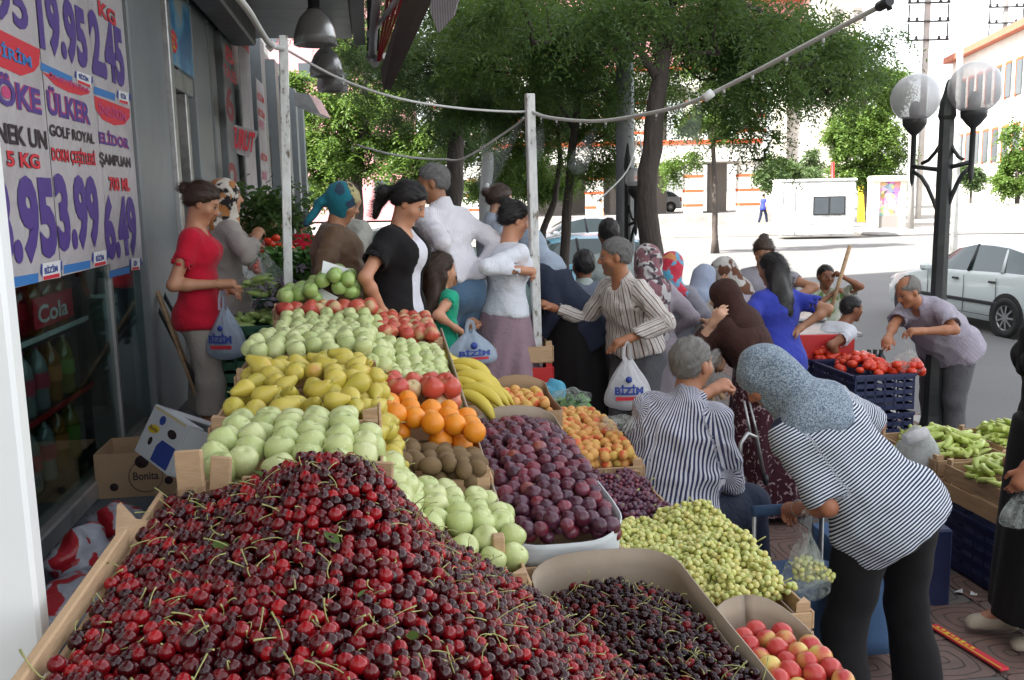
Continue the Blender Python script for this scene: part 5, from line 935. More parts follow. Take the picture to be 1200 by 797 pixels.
def bag(label, top, H, W, rz, m, text=None, depth=.55, fill=None, seed=0, name='carrier_bag'):
    """carrier bag hanging from a hand: two loops, gathered neck, full pleated belly"""
    rr = random.Random(seed); e = empty(name, top, rz, label, 'bag'); b = MB(); nr, n = 18, 36; ph = [rr.random() * 6 for _ in range(4)]; prof = []
    for j in range(nr + 1):
        f = j / nr; z = -H * (.26 + .74 * f); w = W * (.16 + .84 * math.sin(min(1, f * 1.25) * math.pi / 2) ** 1.2) * (1 - .0 * f); w *= (1 if f < .82 else math.sqrt(max(0.03, 1 - ((f - .82) / .19) ** 2)))
        for k in range(n):
            a = 2 * math.pi * k / n; fold = 1 + (.10 * (1 - f) + .02) * math.sin(5 * a + ph[0] + 3 * f) + (.08 * (1 - f) + .012) * math.sin(11 * a + ph[1] - 2 * f) + .04 * math.sin(2 * a + ph[2]) * f
            b.V.append((w / 2 * math.cos(a) * fold, w / 2 * depth * math.sin(a) * fold, z + .012 * math.sin(3 * a + ph[3]) * (1 - f)))
    for j in range(nr):
        for k in range(n): b.Fc.append((j * n + k, j * n + (k + 1) % n, (j + 1) * n + (k + 1) % n, (j + 1) * n + k)); b.M.append(0); b.S.append(True)
    b.Fc.append(tuple(nr * n + k for k in range(n))); b.M.append(0); b.S.append(False); b.build('sack', m, e)
    for q in (-1, 1):
        h = MB(); A_ = []
        for k in range(9): a = k / 8; A_.append(((W * .10) * math.cos(a * math.pi), q * .012 * (1 + a), -H * .28 + H * .285 * math.sin(a * math.pi) ** .8))
        V_ = []
        for x, y, z in A_: V_ += [(x * 1.0, y - .003, z), (x * .55, y + .006, z - .02 * (z > -H * .2))]
        h.add(V_, [(2 * i, 2 * i + 2, 2 * i + 3, 2 * i + 1) for i in range(8)], True); h.build('handle', m, e)
    if text:
        Mx = Matrix(((1, 0, 0, -W * .30), (0, 0, -1, -W / 2 * depth * 1.06 - .004), (0, 1, 0, -H * .74), (0, 0, 0, 1))); lettering(text, Mx, W * .6, H * .15, INK['navy'], e, .05, bend=.012)
        c = MB(); c.box((0, -W / 2 * depth * 1.07, -H * .80), (W * .55, .004, H * .05)); c.build('red_band', INK['red'], e)
        c = MB(); c.lathe([(.0, -.001), (W * .07, 0), (W * .07, .004), (0, .005)], 12, (0, -W / 2 * depth * .98, -H * .53), Matrix.Rotation(R(90), 3, 'X')); c.build('emblem', INK['navy'], e)
    if fill:
        for i in range(fill[1]): a = rr.random() * 6.3; q = W * .3 * rr.random(); o = link(fill[0], FRUIT[fill[0]][0], e, loc=(q * math.cos(a), q * math.sin(a) * depth, -H * .93 + rr.random() * H * .3))
    return e
bag('white carrier bag printed BIZIM hanging from the hand of the man in the striped shirt', at(735, 399, 5.5), .42, .28, 0, PL_W, 'BİZİM', seed=1)
bag('pale carrier bag printed in blue held by the woman in the red top', at(261, 340, 5.32), .40, .23, R(-10), PL_B, 'BİZİM', seed=2)
bag('crumpled blue and white carrier bag between the girl and the lilac skirt', at(551, 374, 5.35), .27, .30, R(15), PL_B, 'BİZİM', seed=3)
bag('clear bag with a few grapes held by the woman in the striped top', at(945, 598, 3.12), .33, .17, 0, PL_C, seed=4, fill=('plum', 0))
bag('clear bag of greens held by the woman in the dark brown scarf', at(832, 377, 5.9), .30, .18, 0, PL_C, seed=5)
bag('clear bag of pale cucumbers hanging over the green crates', at(306, 280, 5.9), .36, .30, 0, PL_C, seed=6)
b = bag('clear bag of red tomatoes on the blue crates in front of the grey haired man', at(1063, 398, 6.35), .24, .24, 0, PL_C, seed=7)
bag('pale bag of peppers held at the right edge by the woman in black', at(1197, 560, 3.8), .22, .16, 0, PL_C, seed=8)
for i in range(26): p = at(1063 + random.uniform(-17, 17), 431 + random.uniform(-8, 6), 6.35 + random.uniform(-.08, .08)); tag(link('tomato', FRUIT['tomato'][0], loc=p), 'red tomato inside the clear bag by the grey haired man', 'tomato', 'tomatoes in the clear bag')
grape_bunch(at(950, 668, 3.12), .1, .04, 60, 'grape', 'small green grape bunch at the bottom of the clear bag', None, (1.2, .3, 0), 2)
def lump(label, c, r, m, name, cat, seed=0, amp=.25, flat=.6, parent=None):
    rr = random.Random(seed); ph = [rr.random() * 6 for _ in range(6)]; b = MB(); b.lathe([(math.sin(a), math.cos(a)) for a in np.linspace(math.pi, 0, 16)], 28)
    for i, (x, y, z) in enumerate(b.V): f = 1 + amp * (math.sin(4 * x + ph[0] + 3 * math.sin(3 * z + ph[1])) * .5 + math.sin(7 * y + ph[2] + 5 * x) * .3 + .25 * math.sin(13 * z + ph[3] + 9 * x)); b.V[i] = (x * f * r[0], y * f * r[1], z * f * r[2])
    o = b.build(name, m, parent, loc=c); return tag(o, label, cat)
lump('small crumpled turquoise and white plastic bag behind the apricots', at(648, 462, 4.9), (.07, .06, .075), plastic('turquoise_plastic', (.15, .55, .75), .2), 'plastic_bag', 'bag', 3)
lump('clear plastic bag of green herbs lying behind the apricots', at(668, 470, 4.7), (.10, .08, .065), PL_C, 'plastic_bag', 'bag', 4)
lump('clear crinkled plastic bag lying on top of the apricots', at(722, 496, 3.9), (.085, .07, .03), PL_C, 'plastic_bag', 'bag', 5)
def greens(label, c, r, n, mi, name='greens', cat='vegetables', L=.09, seed=1):
    P = np.array(c) + RNG.normal(size=(n, 3)) * np.array(r) * .5; o = link(name, leaves_mesh(name, fronds(P, L, 3, .035, .06, .3)), None, mi); return tag(o, label, cat, None, None)
greens('green herbs inside the clear bag behind the apricots', at(662, 476, 4.75), (.09, .07, .04), 60, FM['leafveg'], L=.05)
# price cards on the far apples
for (px, py, Y, rz, rx, w_, lab) in ((393, 321, 5.05, .5, -.5, .155, 'tilted white paper price card stuck in the deep green apples'), (379, 350, 4.9, -.6, -.9, .13, 'smaller white price card with black writing lying over the red apples')):
    b = MB(); b.box((0, 0, 0), (w_, .003, w_ * .72)); o = b.build('price_card', INK['white'], loc=at(px, py, Y), rot=(rx, .35, rz)); tag(o, lab, 'card')
b = MB(); b.box((0, 0, 0), (.085, .003, .045)); b.build('pin', None); o = bpy.data.objects['pin']; o.name = 'price_tag'; o.data.materials.append(INK['white']); o.location = at(834, 694, 2.55); o.rotation_euler = (-.9, -.45, .2); tag(o, 'small white price tag clipped on the edge of the green grapes', 'tag')
# boxes beside the window
def boxpart(e, nm, m, c, d, rot=None, bev=0): b = MB(); b.box(c, d, rot, bev); return b.build(nm, m, e)
bx = empty('banana_box', ST(5.25, -1.28, .5), YAW * 1, 'open brown banana carton with hand holes standing by the window', 'box')
for c, d in (((.22, -.0, .12), (.006, .36, .24)), ((-.22, 0, .12), (.006, .36, .24)), ((0, -.18, .12), (.434, .006, .24)), ((0, .18, .12), (.434, .006, .24)), ((0, 0, .004), (.43, .35, .006))): boxpart(bx, 'panel', M['cardk'], c, d)
for x, z, r_ in ((-.13, .06, .022), (.02, .19, .035), (.15, .08, .022)):
    b = MB(); b.lathe([(0, 0), (r_, 0), (r_, .002), (0, .002)], 14, (x, -.184, z), Matrix.Rotation(R(90), 3, 'X')); b.build('hand_hole', M['dark'], bx)
lettering('Bonita', Matrix(((1, 0, 0, -.03), (0, 0, -1, -.185), (0, 1, 0, .09), (0, 0, 0, 1))), .13, .045, INK['black'], bx)
b = MB(); b.lathe([(.085, 0), (.088, 0), (.088, .002), (.085, .002)], 24, (.035, -.184, .11), Matrix.Rotation(R(90), 3, 'X')); b.build('oval_mark', INK['black'], bx)
wx_ = Vector((at(246, 520, 4.05) - at(183, 474, 4.35))); O_ = at(183, 474, 4.35); ex = (at(228, 503, 4.05) - O_).normalized(); dn_ = at(152, 521, 4.35) - O_; ey = -(dn_ - ex * dn_.dot(ex)).normalized(); ez = ex.cross(ey)
wb = empty('banana_box', O_, 0, 'white banana carton with blue print and yellow oval, tipped on top of the brown one', 'box'); wb.rotation_euler = Matrix((ex, ey, ez)).transposed().to_euler()
Wd, Hd, Dd = .36, .235, .40
for c, d, nm in (((Wd / 2, -Hd / 2, 0), (Wd, Hd, .006), 'panel'), ((Wd / 2, -Hd / 2, -Dd), (Wd, Hd, .006), 'panel'), ((0, -Hd / 2, -Dd / 2), (.006, Hd - .01, Dd - .01), 'panel'), ((Wd, -Hd / 2, -Dd / 2), (.006, Hd - .01, Dd - .01), 'panel'), ((Wd / 2, -Hd, -Dd / 2), (Wd - .01, .006, Dd - .01), 'panel'), ((Wd * .2, 0, -Dd / 2), (Wd * .4 - .01, .006, Dd - .01), 'panel'), ((Wd * .5, 0, -Dd * .86), (Wd * .98, .006, Dd * .27), 'panel'), ((Wd * .5, 0, -Dd * .1), (Wd * .98, .006, Dd * .18), 'panel')): boxpart(wb, nm, M['cardw'], c, d)
def mark(nm, m, pts): b = MB(); b.add([(x, y, .0045) for x, y in pts], [tuple(range(len(pts)))]); b.build(nm, m, wb)
mark('blue_print', INK['navy'], [(.17, -.225), (.34, -.225), (.34, -.12), (.20, -.12), (.17, -.155)]); mark('yellow_oval', INK['yellow'], [(.085 + .055 * math.cos(a), -.10 + .020 * math.sin(a) + .008 * math.cos(a)) for a in np.linspace(0, 6.1, 16)])
mark('round_hole', M['dark'], [(.10 + .020 * math.cos(a), -.155 + .020 * math.sin(a)) for a in np.linspace(0, 6.1, 14)]); mark('hand_hole', M['dark'], [(.26 + .045 * math.cos(a), -.075 + .020 * math.sin(a)) for a in np.linspace(0, 6.1, 14)])
mark('ring_print', INK['navy'], [(.13 + .03 * math.cos(a), -.045 + .022 * math.sin(a)) for a in np.linspace(0, 6.1, 12)]); [mark('yellow_tick', INK['yellow'], [(.02 + .018 * i, -.004), (.03 + .018 * i, -.004), (.03 + .018 * i, -.014), (.02 + .018 * i, -.014)]) for i in range(18)]
lettering('Bonita', Matrix.Translation((.045, -.107, .005)), .08, .018, INK['black'], wb)
t = NT('print_sack'); n = t.noise(t.coords(), 4.5, 2, .5, 1.5); t.color(t.ramp(n, [(.44, (.33, .01, .02)), (.46, (.33, .01, .02)), (.48, (.34, .36, .42)), (.6, (.30, .32, .38))])).set(Roughness=.35); t.bump(t.noise(t.coords(), 9, 3), .5, .03)
for i, (s_, t_, r_, lab) in enumerate(((4.0, -1.27, (.12, .16, .11), 'crumpled red and white plastic sack under the window, the nearer one'), (4.35, -1.22, (.13, .12, .10), 'red and white plastic sack standing behind the nearer sack'), (3.6, -1.2, (.13, .2, .07), 'flat red plastic wrapping on the dark floor beside the cherry crate'))): lump(lab, ST(s_, t_, .5 + r_[2] * .8), r_, t.m, 'plastic_sack', 'sack', 10 + i, .22)
# broom sticks leaning on the pier
for i, (a, bb, Ya, Yb, r_, mm, lab) in enumerate((((164, 290), (232, 470), 6.75, 5.9, .012, 'wood', 'light brown broom handle leaning on the grey pier'), ((171, 305), (240, 478), 6.75, 5.9, .011, 'cardk', 'darker brown broom handle beside the light one'), ((172, 335), (248, 486), 6.7, 5.8, .013, 'darkmetal', 'black metal rod leaning left of the broom handles'), ((186, 333), (264, 484), 6.8, 5.9, .014, 'darkmetal', 'black rod with a red lower sleeve leaning on the pier'))):
    p0, p1 = at(*a, Ya), at(*bb, Yb); e = empty('broom_handle' if i < 2 else 'metal_rod', p1, 0, lab, 'pole'); b = MB(); b.tube([Vector((0, 0, 0)), p0 - p1], r_, 8); b.build('shaft', M[mm], e)
    if i == 3: b = MB(); d = p0 - p1; b.tube([d * .08, d * .42], r_ * 1.35, 8); b.build('red_sleeve', M['red'], e)
    else: b = MB(); d = p0 - p1; b.tube([d * .97, d * 1.005], r_ * 1.15, 8); b.build('end_cap', M['darkmetal'], e)
# green vegetable crates left of the stall
def plcrate(label, c, d, m, rz=0, name='plastic_crate', rows=4, group=None):
    e = empty(name, c, rz, label, 'crate', group); w, l, h = d
    for q in (-1, 1):
        for ax in (0, 1):
            b = MB()
            for i in range(rows): z = h * (i + .5) / rows; b.box((q * w / 2, 0, z) if ax else (0, q * l / 2, z), (.006, l - .01, h / rows * .6) if ax else (w - .01, .006, h / rows * .6))
            for k in range(7): f = (k / 6 - .5) * .96; b.box((q * (w / 2 - .001), f * l, h / 2) if ax else (f * w, q * (l / 2 - .001), h / 2), (.008, .014, h) if ax else (.014, .008, h))
            b.box((q * w / 2, 0, h - .01) if ax else (0, q * l / 2, h - .01), (.022, l, .02) if ax else (w, .022, .02)); b.build('side', m, e)
    b = MB(); b.box((0, 0, .006), (w - .01, l - .01, .01)); b.build('base', m, e); return e
gm = M['greenplas']
for i, (px, Y, zs) in enumerate(((308, 5.75, (.5, .78, 1.06)), (306, 6.4, (.5, .78, 1.06)), (322, 7.2, (.5, .78, 1.06)))):
    p = at(px, 400, Y)
    for k, z in enumerate(zs): plcrate(('bottom', 'middle', 'top')[k] + (' green plastic crate of the nearest stack left of the white post', ' green plastic crate of the second stack by the shop door', ' green plastic crate of the farthest stack under the lettuces')[i], (p.x, p.y, z), (.40, .58, .26), gm, STROT)
def cuc(m, L=.16, r=.019, bend=.02, tipr=.3):
    b = MB(); b.tube([(x, bend * math.sin((x / L + .5) * 3.14), 0) for x in np.linspace(-L / 2, L / 2, 8)], [r * tipr, r * .8, r, r, r * .97, r * .9, r * .7, r * .25], 8); return fmesh('cucumber', b, [m])
FRUIT['cucumber'] = [cuc(FM['apple2'])]; FRUIT['pepper'] = [cuc(FM['pepper'], .15, .017, .03 * q, .9) for q in (.5, 1, 1.6)]
def pile(kind, c, r, n, label, cat, group, sc=1., rz=0):
    for i in range(n):
        a, q = random.random() * 6.3, math.sqrt(random.random()); x, y = r[0] * q * math.cos(a), r[1] * q * math.sin(a); z = r[2] * (1 - q * q) * random.uniform(.75, 1)
        o = link(kind, random.choice(FRUIT[kind]), loc=(c[0] + x, c[1] + y, c[2] + z), rot=(random.uniform(-.4, .4), random.uniform(-.4, .4), random.random() * 6.3), scale=sc * random.uniform(.85, 1.1)); tag(o, label, cat, group)
p = at(308, 400, 5.75); pile('cucumber', (p.x, p.y, 1.30), (.17, .24, .05), 40, 'pale cucumber in the top green crate left of the white post', 'cucumber', 'cucumbers in the green crate', 1.2)
pile('cucumber', at(306, 345, 5.9), (.12, .1, .12), 16, 'pale cucumber inside the hanging clear bag', 'cucumber', 'cucumbers in the clear bag')
p = at(322, 262, 7.2); pile('tomato', (p.x, p.y, 1.52), (.2, .2, .25), 40, 'red pepper heaped behind the hanging bag of cucumbers', 'pepper', 'red peppers by the shop door')
greens('leafy green lettuces heaped right behind the white post', at(347, 308, 6.3), (.16, .2, .12), 260, FM['leafveg'], L=.12); greens('dark green leafy herbs above the red peppers', at(315, 245, 7.6), (.30, .2, .22), 260, LEAF[0], L=.14)
t2 = mat('purple_greens', (.20, .18, .22), .7, vary=.5, nscale=20); greens('purple grey cabbage leaves beside the white post', at(348, 345, 5.9), (.14, .2, .10), 200, t2, L=.10)
greens('brown dried corn husks in the crate beside the shop wall', at(300, 258, 8.2), (.25, .3, .12), 160, M['wood'], L=.16)
plcrate('wooden coloured crate carrying the lettuces behind the white post', tuple(at(349, 330, 6.2)[:2]) + (1.05,), (.36, .5, .24), gm, STROT); plcrate('green crate full of purple grey cabbage behind the white post', tuple(at(350, 360, 5.85)[:2]) + (1.0,), (.30, .3, .22), gm, STROT)
b = MB(); p = at(350, 360, 5.9); stbox(b, 5.4, 6.6, -.66, -.34, .5, .99); tag(b.build('trestle', M['wood']), 'low wooden trestle under the crates behind the white post', 'trestle')
# crates under and behind the lilac skirt
for k in range(5):
    p = at(612, 430, 5.9); z = .45 + k * .135; crate('shallow crate of the stack behind the pole, number ' + ('one from the bottom', 'two from the bottom', 'three from the bottom', 'four from the bottom', 'five, the top')[k], 5.75, 6.1, .72, 1.1, z, z + .12, 1, ('wood', 'red')[k % 2])
plcrate('crate holding the few peaches and tomatoes behind the girl', tuple(at(525, 400, 6.0)[:2]) + (.85,), (.4, .4, .22), M['blueplas']); pile('tomato', tuple(at(500, 400, 5.6)[:2]) + (1.1,), (.12, .12, .05), 14, 'red tomato glimpsed beside the girl in green', 'tomato', 'tomatoes beside the girl')
b = MB(); b.box((0, 0, .2), (.5, .9, .4), bev=.01); tag(b.build('standing_box', M['cardk'], loc=at(585, 480, 5.6) * 1 - Vector((0, 0, at(585, 480, 5.6).z - .5)), rot=(0, 0, STROT)), 'brown box on which the woman in the lilac skirt is standing', 'box')
# tomato seller: stacks of blue crates
for i, (s_, t_, rot) in enumerate(((6.08, 3.30, .0), (6.72, 3.30, .0))):
    for k in range(3): plcrate(('bottom', 'middle', 'top')[k] + (' blue crate of the nearer tomato stack by the lamp post', ' blue crate of the farther tomato stack by the red panel')[i], tuple(ST(s_, t_ + .08, .01 + k * .27)), (.44, .6, .25), M['blueplas'], STROT, rows=5)
    pile('tomato', ST(s_, t_ + .08, .79), (.18, .25, .10), 75, 'ripe tomato in the blue crates beside the lamp post', 'tomato', 'tomatoes in the blue crates')
for i in range(3): b = MB(); b.lathe([(.0, 0), (.035, 0), (.035, .15), (.015, .19), (.015, .22), (0, .22)], 12, at(1018 + i * 7, 425, 6.9) + Vector((0, 0, -.12))); tag(b.build('glass_bottle', M['darkmetal']), ('left', 'middle', 'right')[i] + ' small dark bottle standing among the tomatoes', 'bottle')
rp = empty('weighing_cart', at(968, 405, 7.0) - Vector((0, 0, at(968, 405, 7.0).z)), 0, 'red panelled vending cart with a silver top and white lettering', 'cart')
for c, d, m in (((0, 0, .75), (.42, .04, .42), 'red'), ((0, .35, .95), (.55, .7, .03), 'alu'), ((0, .65, .75), (.42, .03, .42), 'red')): boxpart(rp, 'panel' if m == 'red' else 'top_tray', M[m], c, d, bev=.006)
for x in (-.2, .2):
    for y in (0, .64): b = MB(); b.tube([(x, y, 0), (x, y, .95)], .015, 6); b.build('leg', M['alu'], rp)
lettering('BİM', Matrix(((1, 0, 0, .02), (0, 0, -1, -.023), (0, 1, 0, .60), (0, 0, 0, 1))), .16, .06, INK['white'], rp)
b = MB(); p = at(925, 372, 7.8); b.box((p.x, p.y, p.z), (.5, .4, .03), bev=.01); b.tube([(p.x, p.y, 0), (p.x, p.y, p.z)], .03, 8); tag(b.build('scale_table', M['alu']), 'silver topped scale table behind the woman in the blue shirt', 'table')
# pepper crates and white sack, right
for i, (s0, s1, t0, t1, lab) in enumerate(((4.55, 5.15, 2.98, 3.42, 'wooden crate of pale peppers right of the white sack'), (3.95, 4.5, 3.0, 3.44, 'nearer wooden crate of pale peppers beside the woman in black'), (4.6, 5.15, 3.5, 3.95, 'far wooden crate of pale peppers by the kerb'))):
    crate(lab, s0, s1, t0, t1, .38, .58, 2); 
    pile('pepper', ST((s0 + s1) / 2, (t0 + t1) / 2, .56), ((t1 - t0) * .46, (s1 - s0) * .46, .10), 75, 'long pale green pepper in the wooden crates', 'pepper', 'pale green peppers', 1.05)
    plcrate('dark blue crate under ' + lab.replace('wooden crate', 'the wooden crate'), tuple(ST((s0 + s1) / 2, (t0 + t1) / 2, .02)), (.44, .56, .33), M['blueplas'], STROT, rows=5)
lump('white woven sack with rolled top leaning on the pepper crate', at(1075, 545, 5.1), (.12, .12, .22), plastic('woven_sack', (.62, .64, .64), .03), 'sack', 'sack', 21, .10); b = MB(); b.tube([at(1060, 516, 4.98), at(1086, 507, 5.0)], .035, 10); tag(b.build('rolled_plastic', PL_W), 'roll of white plastic bags lying on the white sack', 'roll')
b = MB(); p = at(1045, 600, 4.6); b.box((p.x, p.y, .2), (.4, .5, .4), bev=.01); tag(b.build('floor_box', M['blueplas'], rot=(0, 0, 0)), 'dark blue box behind the woman in the striped top', 'box')
# trolley frame and denim shopping trolley
fr = empty('folding_trolley', gz(882, 5.55), 0, 'grey tubular folding trolley frame standing on the pavement', 'trolley')
def rel(e, *p): return at(*p) - e.location
b = MB(); b.tube([rel(fr, 866, 553, 5.3), rel(fr, 868, 520, 5.3), rel(fr, 876, 508, 5.35), rel(fr, 886, 512, 5.4), rel(fr, 896, 560, 5.5)], .013, 8); b.build('frame', M['alu'], fr)
for a, c in (((872, 470, 5.5), (880, 510, 5.4)), ((878, 470, 5.6), (888, 512, 5.5))): b = MB(); b.tube([rel(fr, *a), rel(fr, *c)], .008, 6); b.build('rod', M['alu'], fr)
for px, py in ((867, 556), (897, 562)): b = MB(); b.lathe([(.0, -.012), (.03, -.012), (.035, 0), (.03, .012), (0, .012)], 14, rel(fr, px, py, 5.4), Matrix.Rotation(R(90), 3, 'Y')); b.build('wheel', M['darkmetal'], fr)
t = NT('denim'); n = t.noise(t.coords('Object', (1, 1, .3)), 9, 4, .7); t.color(t.mix(n, (.02, .05, .13), (.07, .14, .26))).set(Roughness=.9); t.bump(t.noise(t.coords(), 300, 1), .3, .002); DEN = t.m
tr = empty('shopping_trolley', gz(950, 3.42), STROT, 'blue denim shopping trolley bag with a light blue handle in front of the striped woman', 'trolley')
b = MB()
for j in range(9):
    for k in range(20): a = k * 6.283 / 20; x = math.copysign(abs(math.cos(a)) ** .5, math.cos(a)) * .155; y = math.copysign(abs(math.sin(a)) ** .5, math.sin(a)) * .12; f = 1 + .05 * math.sin(5 * a + j); b.V.append((x * f, y * f, .08 + j * .065))
b.Fc += [(j * 20 + k, j * 20 + (k + 1) % 20, (j + 1) * 20 + (k + 1) % 20, (j + 1) * 20 + k) for j in range(8) for k in range(20)] + [tuple(range(19, -1, -1)), tuple(160 + k for k in range(20))]; b.M += [0] * 162; b.S += [True] * 160 + [False] * 2; b.build('denim_bag', DEN, tr)
b = MB(); b.tube([(-.14, .12, .05), (-.14, .13, .80), (.14, .13, .80), (.14, .12, .05)], .010, 8); b.build('frame', M['alu'], tr); b = MB(); b.tube([(-.15, .13, .805), (.15, .13, .805)], .022, 10); b.build('handle', DEN, tr)
for q in (-1, 1): b = MB(); b.lathe([(0, -.015), (.06, -.015), (.07, 0), (.06, .015), (0, .015)], 16, (q * .17, .1, .07), Matrix.Rotation(R(90), 3, 'Y')); b.build('wheel', M['darkmetal'], tr)
tr2 = copy_tree(tr); tr2.location = gz(1014, 3.85); tr2['label'] = 'second blue denim trolley bag seen between the legs of the striped woman'
# litter and the red strip on the paving
b = MB(); p0, p1 = onz(1093, 733, .03), onz(1178, 785, .03); d = p1 - p0; Mz = d.to_track_quat('X', 'Z').to_matrix(); b.box((0, 0, 0), (d.length, .045, .012), bev=.003); me = b.mesh('flat_strip'); me.transform(Mz.to_4x4()); rs = link('packing_strip', me, None, INK['red'], loc=(p0 + p1) / 2); tag(rs, 'long flat red packing strip with yellow print lying on the paving', 'strip')
c = MB(); [c.box((-d.length * .42 + i * .03, .004 * (i % 2), .0075), (.017, .010 + .006 * (i % 3), .001)) for i in range(int(d.length * .6 / .03))]; me = c.mesh('yellow_print'); me.transform(Mz.to_4x4()); link('yellow_print', me, rs, INK['yellow'])
c = MB(); c.box((0, -.016, .0075), (d.length * .97, .006, .001)); me = c.mesh('yellow_line'); me.transform(Mz.to_4x4()); link('yellow_line', me, rs, INK['yellow'])
for px, py, s_ in ((1115, 631, .05), (1121, 692, .045), (1137, 697, .03), (1080, 655, .02), (1068, 700, .025), (1165, 640, .02)):
    b = MB(); b.add([(0, 0, .0), (s_, .01, .006), (s_ * .8, s_ * .7, .012), (s_ * .3, s_ * .9, .004), (-s_ * .3, s_ * .5, .015)], [(0, 1, 2), (0, 2, 3), (0, 3, 4)]); o = b.build('paper_scrap', INK['white'], loc=onz(px, py, .02), rot=(0, 0, random.random() * 6)); tag(o, 'small white paper scrap on the patterned paving', 'litter', 'paper scraps on the paving')
# ------------------------------------------------------------ bodies: smooth implicit shapes, meshed with surface nets
def V3(*a): return np.array(a, np.float64)
def nrm(v): return v / (np.linalg.norm(v) + 1e-9)
class Sdf:
    def __init__(s): s.P = []; s.mods = []
    def rc(s, a, b, ra, rb=None, ax=None, sq=1., k=.012, cut=None): s.P.append(('rc', np.array(a, float), np.array(b, float), ra, ra if rb is None else rb, ax, sq, cut, k)); return s
    def el(s, c, Rm, r, k=.012): s.P.append(('el', np.array(c, float), np.array(Rm, float), np.array(r, float), k)); return s
    def fn(s, f, k=.01): s.P.append(('fn', f, k)); return s
    def mod(s, f): s.mods.append(f); return s                              # f(points, d) -> d
    def grow(s, g, names=None):
        o = Sdf()
        for p in s.P:
            if p[0] == 'rc': o.P.append(p[:3] + (p[3] + g, p[4] + g) + p[5:])
            elif p[0] == 'el': o.P.append(p[:3] + (p[3] + g,) + p[4:])
            else: o.P.append(p)
        return o
    def __add__(s, t): o = Sdf(); o.P = s.P + t.P; o.mods = s.mods + t.mods; return o
    def one(s, p, X):
        if p[0] == 'rc':
            _, a, b, ra, rb, ax, sq, cut, k = p; pa = X - a; ba = b - a
            if ax is not None:
                pa = pa - np.outer(pa @ ax, ax) * (1 - 1 / sq); ba = ba - ax * (ba @ ax) * (1 - 1 / sq)
            t = np.clip(pa @ ba / (ba @ ba + 1e-12), 0, 1); d = np.linalg.norm(pa - t[:, None] * ba, axis=1) - (ra + (rb - ra) * t)
            return d if cut is None else np.maximum(d, (X - cut[0]) @ cut[1])
        if p[0] == 'el':
            q = (X - p[1]) @ p[2].T; k0 = np.linalg.norm(q / p[3], axis=1); k1 = np.linalg.norm(q / p[3] ** 2, axis=1) + 1e-9; return k0 * (k0 - 1) / k1
        return p[1](X)
    def ev(s, X, P=None, mods=True):
        d = None
        for p in (P if P is not None else s.P):
            e = s.one(p, X); k = p[-1]
            if d is None: d = e
            else:
                h = np.maximum(k - np.abs(d - e), 0) / k; d = np.minimum(d, e) - h * h * k * .25
        if mods:
            for f in s.mods: d = f(X, d)
        return d
    def mesh(s, h, B=10, lo=None, hi=None):
        if lo is None:
            L = []; H = []
            for p in s.P:
                if p[0] == 'rc': m = max(p[3], p[4]) * max(1, p[6]) + .02; L += [np.minimum(p[1], p[2]) - m]; H += [np.maximum(p[1], p[2]) + m]
                elif p[0] == 'el': L += [p[1] - p[3].max() - .02]; H += [p[1] + p[3].max() + .02]
            lo, hi = np.min(L, 0), np.max(H, 0)
        nb = np.ceil((hi - lo) / (h * B)).astype(int); g = np.stack(np.meshgrid(*[np.arange(n) for n in nb], indexing='ij'), -1).reshape(-1, 3)
        Rr = h * B * .87; C = lo + (g + .5) * h * B; D = np.stack([s.one(p, C) for p in s.P]); mn = D.min(0)
        keep = np.where((mn < Rr * 1.35 + .02) & (mn > -Rr * 2.6))[0]
        base = np.stack(np.meshgrid(*[np.arange(B + 1)] * 3, indexing='ij'), -1).reshape(-1, 3); N = B + 1
        Vs = []; ids = []; Q = []; big = 1 << 20
        nn = (nb * B + 2).astype(np.int64)
        def gid(i): return (i[..., 0] * nn[1] + i[..., 1]) * nn[2] + i[..., 2]
        for bi in keep:
            P = [p for j, p in enumerate(s.P) if D[j, bi] < mn[bi] + 2.3 * Rr + .03]
            I = g[bi] * B + base; X = lo + I * h; d = s.ev(X, P).reshape(N, N, N)
            if d.min() > 0 or d.max() < 0: continue
            ins = d < 0; cs = [(a, b, c) for a in (0, 1) for b in (0, 1) for c in (0, 1)]
            sl = lambda A, o: A[o[0]:o[0] + B, o[1]:o[1] + B, o[2]:o[2] + B]
            cnt = sum(sl(ins, o).astype(np.int8) for o in cs); ac = (cnt > 0) & (cnt < 8)
            ii = np.argwhere(ac)
            if not len(ii): continue
            acc = np.zeros((len(ii), 3)); w = np.zeros(len(ii))
            for x, o in enumerate(cs):
                for axn in range(3):
                    if o[axn]: continue
                    o2 = list(o); o2[axn] = 1; a = d[tuple((ii + o).T)]; b = d[tuple((ii + o2).T)]; m = (a < 0) != (b < 0)
                    t = np.where(m, a / np.where(m, a - b, 1), 0); pt = np.tile(np.array(o, float), (len(ii), 1)); pt[:, axn] = t
                    acc += pt * m[:, None]; w += m
            Gi = g[bi] * B + ii; Vs.append(lo + (Gi + acc / w[:, None]) * h); ids.append(gid(Gi))
            for axn in range(3):
                o2 = [0, 0, 0]; o2[axn] = 1; a = d[tuple(ii.T)]; b = d[tuple((ii + o2).T)]; m = (a < 0) != (b < 0)
                G = Gi[m]; u, v = (axn + 1) % 3, (axn + 2) % 3; e1 = np.zeros(3, int); e1[u] = 1; e2 = np.zeros(3, int); e2[v] = 1
                q = np.stack([gid(G), gid(G - e1), gid(G - e1 - e2), gid(G - e2)], 1); fl = a[m] > 0; q[fl] = q[fl][:, ::-1]; Q.append(q)
        if not Vs: return np.zeros((0, 3)), np.zeros((0, 4), int)
        Vs = np.concatenate(Vs); ids = np.concatenate(ids); Q = np.concatenate(Q); o = np.argsort(ids); si = ids[o]
